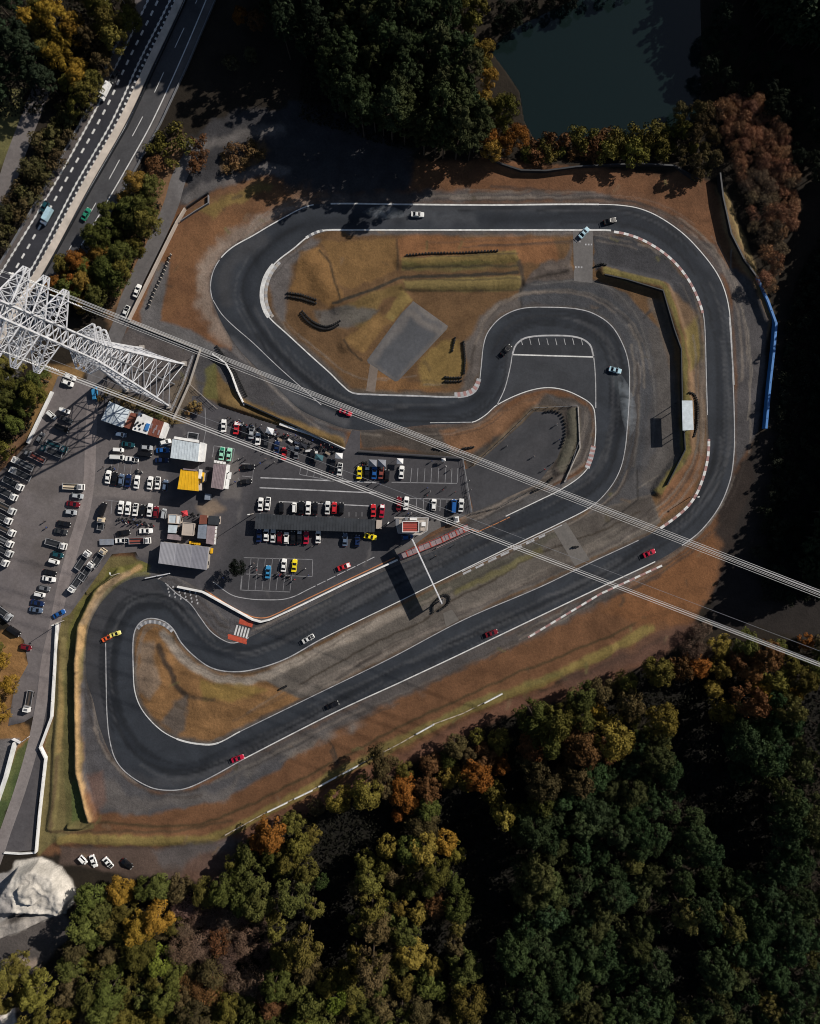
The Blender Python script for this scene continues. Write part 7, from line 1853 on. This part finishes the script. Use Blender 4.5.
MIXD = [(1.2,'ever',DGREEN,'dark green evergreen in the dense wood at bottom right','dark evergreens in the dense wood'), (.7,'ever',(.032,.048,.019),'green evergreen in the dense wood at bottom right','green evergreens in the dense wood'), (.6,'ever',(.046,.052,.019),'olive evergreen in the dense wood at bottom right','olive evergreens in the dense wood'), (.25,'ever',(.068,.064,.020),'yellowish evergreen in the dense wood at bottom right','yellowish evergreens in the dense wood')]
forest([(505,832),(540,802),(590,772),(640,748),(700,724),(770,702),(840,690),(840,1040),(496,1040),(500,960),(512,930)], 15, MIXD, 13, GAPS, .88)
# far left and upper left woods
forest([(60,1040),(60,985),(20,965),(0,968),(-12,1040)], 17, [(1,'broad',OLIVE,'olive tree at the bottom left corner beside the quarry','olive trees by the quarry'), (.5,'broad',KHAKI,'khaki tree at the bottom left corner beside the quarry','khaki trees by the quarry')], 9, [[(-20,1000),(20,1000),(24,1040),(-20,1040)], [(56,960),(76,905),(76,1040),(56,1040)]])
forest([(92,240),(112,198),(136,174),(150,182),(152,205),(147,230),(134,254),(116,280),(100,304),(84,314),(66,304),(50,278),(66,262),(88,258)], 13, [(1,'broad',OLIVE,'olive tree in the small wood between expressway and service lane','olive trees in the roadside wood'), (.8,'broad',MGREEN,'green tree in the small wood between expressway and service lane','green trees in the roadside wood'), (.5,'broad',(.15,.095,.022),'brownish tree in the small wood between expressway and service lane','brownish trees in the roadside wood')], 7, [], .84)
for x, y in ((64,272),(78,262),(58,288),(74,282)): PLACED.append((x, y, 14)); tree('broad', x, y, 6, ORNG, 'orange brown tree at the pylon side of the roadside wood', 'orange trees in the roadside wood', .8)
forest([(-15,362),(22,366),(40,376),(32,400),(12,434),(-8,462),(-15,470)], 15, [(1,'broad',OLIVE,'olive tree at the left edge above the transporters','olive trees above the transporters'), (.7,'broad',MGREEN,'green tree at the left edge above the transporters','green trees above the transporters'), (.5,'broad',GOLD,'golden tree at the left edge above the transporters','golden trees above the transporters')], 7, [], .8)
forest([(-20,640),(0,648),(12,676),(4,716),(-20,740)], 14, [(1,'broad',GOLD,'golden orange tree at the left edge by the lone dark red car','golden trees by the dark red car'), (.8,'broad',OLIVE,'olive tree at the left edge by the lone dark red car','olive trees by the dark red car')], 7, [], .75)
forest([(18,-8),(60,-8),(75,25),(84,50),(72,85),(60,92),(48,60),(20,22)], 14, [(1,'broad',GOLD,'golden brown tree in the top left corner wood','golden trees in the top left wood'), (.8,'broad',OLIVE,'olive tree in the top left corner wood','olive trees in the top left wood')], 9, [], .9)
forest([(84,-8),(134,-8),(118,36),(96,80),(82,108),(62,106),(78,70)], 14, [(1,'broad',UMBER,'dull brown tree along the top left expressway bank','brown trees on the expressway bank'), (.9,'broad',OLIVE,'olive tree along the top left expressway bank','olive trees on the expressway bank')], 8, [], .85)
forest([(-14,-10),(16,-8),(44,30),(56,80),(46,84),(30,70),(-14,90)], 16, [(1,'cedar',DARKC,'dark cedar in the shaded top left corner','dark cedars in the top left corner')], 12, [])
forest([(58,106),(84,112),(60,160),(30,204),(-4,254),(-16,250),(2,206),(24,170),(44,130)], 9, [(1,'shrub',UMBER,'low brown shrub on the bank left of the expressway','brown shrubs on the expressway bank'), (1,'shrub',(.06,.055,.022),'low olive shrub on the bank left of the expressway','olive shrubs on the expressway bank')], 2, [], 1.15)
forest([(152,132),(178,128),(186,150),(176,168),(158,180),(146,172)], 11, [(1,'shrub',OLIVE,'olive shrub between expressway and service lane','olive shrubs beside the service lane'), (.7,'shrub',RUST,'rusty shrub between expressway and service lane','rusty shrubs beside the service lane')], 2, [], 1.3)
forest([(188,140),(206,136),(208,158),(194,168)], 9, [(1,'shrub',RUST,'rusty shrub at the fork of the service lane','rusty shrubs at the lane fork')], 2, [], 1.0)
forest([(222,152),(252,142),(266,152),(240,166),(224,170)], 8, [(1,'shrub',(.12,.075,.035),'brown shrub on the island in the upper yard','brown shrubs in the upper yard')], 2, [], .9)
for x, y, c, lb in ((238,8,ORNG,'orange tree at the top edge right of the expressway, left of two'), (254,14,RUST,'rust orange tree at the top edge right of the expressway, right of two'), (247,46,(.06,.06,.03),'small olive tree below the two orange ones at the top'), (228,56,(.05,.05,.028),'dark olive tree nearest the expressway below the two orange ones')):
    PLACED.append((x, y, 20)); tree('broad', x, y, 8, c, lb, None, .85 if 'two' in lb and 'below' not in lb else .6)
forest([(262,-10),(330,-10),(336,24),(316,50),(276,40)], 13, [(1,'cedar',DARKC,'dark cedar along the top edge left of the big grove','dark cedars at the top edge')], 12, [])
forest([(330,-14),(452,-14),(462,30),(476,70),(484,105),(480,135),(440,132),(400,120),(356,108),(326,76),(314,30)], 9.8, [(1.2,'cedar',(.028,.040,.017),'dark green cedar in the dense grove at the top','dark cedars in the top grove'), (.6,'cedar',(.038,.044,.018),'olive cedar in the dense grove at the top','olive cedars in the top grove')], 18, [])
forest([(452,-12),(480,-12),(482,30),(490,62),(508,92),(522,118),(520,144),(494,148),(484,110),(472,66),(458,28)], 12.5, [(1,'broad',(.20,.125,.026),'golden brown tree on the pond side of the top grove','golden trees beside the pond'), (.6,'broad',OLIVE,'olive tree on the pond side of the top grove','olive trees beside the pond'), (.4,'broad',ORNG,'orange tree on the pond side of the top grove','orange trees beside the pond')], 9, [], .82)
forest([(534,140),(560,138),(600,134),(640,132),(672,128),(676,150),(640,158),(590,160),(540,158),(520,158)], 8.5, [(1,'shrub',(.10,.088,.02),'yellow green bush on the bank below the pond','yellow green bushes below the pond'), (.8,'shrub',OLIVE,'olive bush on the bank below the pond','olive bushes below the pond'), (.5,'shrub',RUST,'reddish bush on the bank below the pond','reddish bushes below the pond')], 2, [], 1.35)
forest([(676,112),(700,100),(716,100),(716,172),(700,174),(676,154)], 10, [(1,'broad',UMBER,'dark brown tree right of the pond beside the reddish thicket','dark brown trees right of the pond'), (.6,'broad',OLIVE,'dark olive tree right of the pond beside the reddish thicket','dark olive trees right of the pond')], 5, [], .55)
forest([(716,98),(748,92),(776,112),(798,160),(800,200),(786,246),(772,286),(762,280),(772,272),(756,226),(744,180),(728,130)], 8.5, [(1.3,'bare',(.22,.118,.068),'reddish brown tree in the bare thicket at the upper right','reddish trees in the bare thicket'), (.5,'bare',(.14,.10,.065),'greyish brown tree in the bare thicket at the upper right','greyish trees in the bare thicket')], 4, [], .62)
forest([(700,626),(722,632),(730,660),(700,668),(688,650)], 11, [(1,'bare',BARE,'bare grey brown tree at the shaded end of the brown bank','bare trees at the shaded bank')], 5, [], .8)
# the tall cedar wood along the east side and the top, standing in its own shade: one mass
def wood(name, pts, seed, hs=(.92, 1.12)):
    g = random.Random(seed); V = []; T = []
    src = []
    for k in range(3):
        me, _ = conif(900 + k, (2.6, 2.9, 3.1)[k], 22, 7, 34, .6)
        v = np.empty(len(me.vertices) * 3, np.float32); me.vertices.foreach_get('co', v); tt_ = np.empty(len(me.vertices), np.float32); me.attributes['tint'].data.foreach_get('value', tt_); src.append((v.reshape(-1, 3), tt_)); bpy.data.meshes.remove(me)
    tb = MB()
    for (x, y) in pts:
        v, tt_ = src[g.randrange(3)]; s_ = g.uniform(*hs); a = g.uniform(0, 6.28); ca, sa_ = math.cos(a), math.sin(a); p = W(x, y); z = max(0, ground_z(x, y))
        q = np.stack([(v[:, 0] * ca - v[:, 1] * sa_) * s_ + p.x, (v[:, 0] * sa_ + v[:, 1] * ca) * s_ + p.y, v[:, 2] * s_ + z], -1); V.append(q); T.append(tt_ * g.uniform(.7, 1.3))
        tb.beam((p.x, p.y, z - .5), (p.x, p.y, z + 19 * s_), .5, 6, 1, .12)
    V = np.concatenate(V); T = np.concatenate(T); n = len(V) // 4; n0 = len(V)
    F = [(4 * i, 4 * i + 1, 4 * i + 2, 4 * i + 3) for i in range(n)]
    me = bpy.data.meshes.new(name); me.from_pydata(V.tolist() + tb.v, [], F + [tuple(i + n0 for i in f) for f in tb.f])
    me.materials.append(M['leaf']); me.materials.append(M['bark']); me.polygons.foreach_set('material_index', [0] * n + [1] * len(tb.f))
    at = me.attributes.new('tint', 'FLOAT', 'POINT'); at.data.foreach_set('value', np.concatenate([T, np.ones(len(tb.v), np.float32)]).astype(np.float32)); me.update()
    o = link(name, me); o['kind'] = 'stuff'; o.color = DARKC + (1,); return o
def scatter(poly, sp, seed):
    g = random.Random(seed); P = []; xs = [p[0] for p in poly]; ys = [p[1] for p in poly]
    for _ in range(int((max(xs) - min(xs)) * (max(ys) - min(ys)) / sp ** 2 * 12)):
        x, y = g.uniform(min(xs), max(xs)), g.uniform(min(ys), max(ys))
        if pip(poly, x, y) and all((x - a) ** 2 + (y - b) ** 2 > sp * sp for a, b in P): P.append((x, y))
    return P
EASTW = [(727,-60),(742,12),(770,50),(826,60),(884,128),(870,200),(852,274),(840,424),(814,504),(790,560),(800,578),(850,560),(905,470),(925,300),(930,60),(880,-90),(735,-95)]
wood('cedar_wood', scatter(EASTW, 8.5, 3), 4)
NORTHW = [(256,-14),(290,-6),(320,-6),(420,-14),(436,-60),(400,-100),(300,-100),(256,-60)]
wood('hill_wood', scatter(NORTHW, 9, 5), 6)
# dim growth in front of it
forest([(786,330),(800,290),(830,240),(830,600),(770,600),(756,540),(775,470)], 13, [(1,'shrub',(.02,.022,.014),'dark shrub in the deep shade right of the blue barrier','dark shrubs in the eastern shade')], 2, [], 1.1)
forest([(500,-14),(640,-18),(600,-12),(566,2),(530,16),(500,24)], 11, [(1,'ever',(.012,.015,.010),'very dark tree on the far bank of the pond','dark trees on the far pond bank')], 6, [], .45)  # leaf colour lowered in place of shade, since sun reaches this bank
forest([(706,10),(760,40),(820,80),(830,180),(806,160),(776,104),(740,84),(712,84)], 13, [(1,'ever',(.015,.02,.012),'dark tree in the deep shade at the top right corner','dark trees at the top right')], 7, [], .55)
# shade tree in the lower paddock
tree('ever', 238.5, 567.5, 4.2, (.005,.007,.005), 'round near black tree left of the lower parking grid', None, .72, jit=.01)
for x, y in ((192,408),(196,404),(200,409),(189,412)): tree('shrub', x, y, 1, (.20,.13,.05), 'straw coloured bush by the compound wall below the pylon', 'straw bushes below the pylon', .55)
forest([(92,398),(134,408),(166,422),(176,424),(178,418),(140,402),(104,392)], 6.5, [(1,'shrub',(.10,.07,.03),'brown bush behind the upper houses','brown bushes behind the upper houses'), (.6,'shrub',MOSS,'dark bush behind the upper houses','dark bushes behind the upper houses')], 1, [], .6)

# undergrowth: one carpet of low leaf sprays on the wood floors
def carpet(polys, n, excl, seed, top=1.6, col=(.015, .014, .009)):
    g = np.random.default_rng(seed); P = []
    for poly in polys:
        xs = [p[0] for p in poly]; ys = [p[1] for p in poly]; k = int(n * (max(xs) - min(xs)) * (max(ys) - min(ys)) / 1000)
        x = g.uniform(min(xs), max(xs), k); y = g.uniform(min(ys), max(ys), k); ok = inside(poly, x, y)
        for e in excl: ok &= ~inside(e, x, y)
        P.append(np.stack([x[ok], y[ok]], -1))
    P = np.concatenate(P); wx_, wy_ = G(P[:, 0], P[:, 1]); n = len(P)
    c = np.stack([wx_, wy_, g.uniform(.1, top, n)], -1); nr = g.normal(size=(n, 3)) * .6 + np.array([0, 0, 1.0]); nr /= np.linalg.norm(nr, axis=1)[:, None]
    a = np.cross(nr, g.normal(size=(n, 3))); a /= np.linalg.norm(a, axis=1)[:, None]; b = np.cross(nr, a); s1 = g.uniform(.25, .6, n)[:, None]
    q = np.stack([c - a * s1, c + b * s1 * .7, c + a * s1, c - b * s1 * .7], 1).reshape(-1, 3).astype(np.float32)
    me = bpy.data.meshes.new('undergrowth'); me.vertices.add(len(q)); me.vertices.foreach_set('co', q.ravel()); me.loops.add(n * 4); me.loops.foreach_set('vertex_index', np.arange(n * 4, dtype=np.int32)); me.polygons.add(n); me.polygons.foreach_set('loop_start', np.arange(0, n * 4, 4, dtype=np.int32)); me.update(calc_edges=True)
    at = me.attributes.new('tint', 'FLOAT', 'POINT'); at.data.foreach_set('value', np.repeat(g.uniform(.5, 1.5, n), 4).astype(np.float32)); me.materials.append(M['leaf'])
    o = link('undergrowth', me); o['kind'] = 'stuff'; o.color = tuple(col) + (1,); return o
carpet([EDGE + [(840,1040),(60,1040),(70,930),(100,880)], [(300,40),(440,60),(480,140),(400,150),(300,120)], [(-20,-20),(130,-20),(80,110),(-20,120)], [(60,108),(84,112),(0,250),(-20,250)], [(50,290),(140,170),(164,205),(110,316),(70,320)], [(784,330),(796,280),(850,180),(850,600),(760,600),(770,480)], [(-20,365),(48,380),(30,430),(-20,470)]], 330, GAPS, 5)
carpet(GAPS, 260, [], 9, 3.2, (.0065, .0065, .0045))  # clearing undergrowth: shade put into a near-black leaf colour
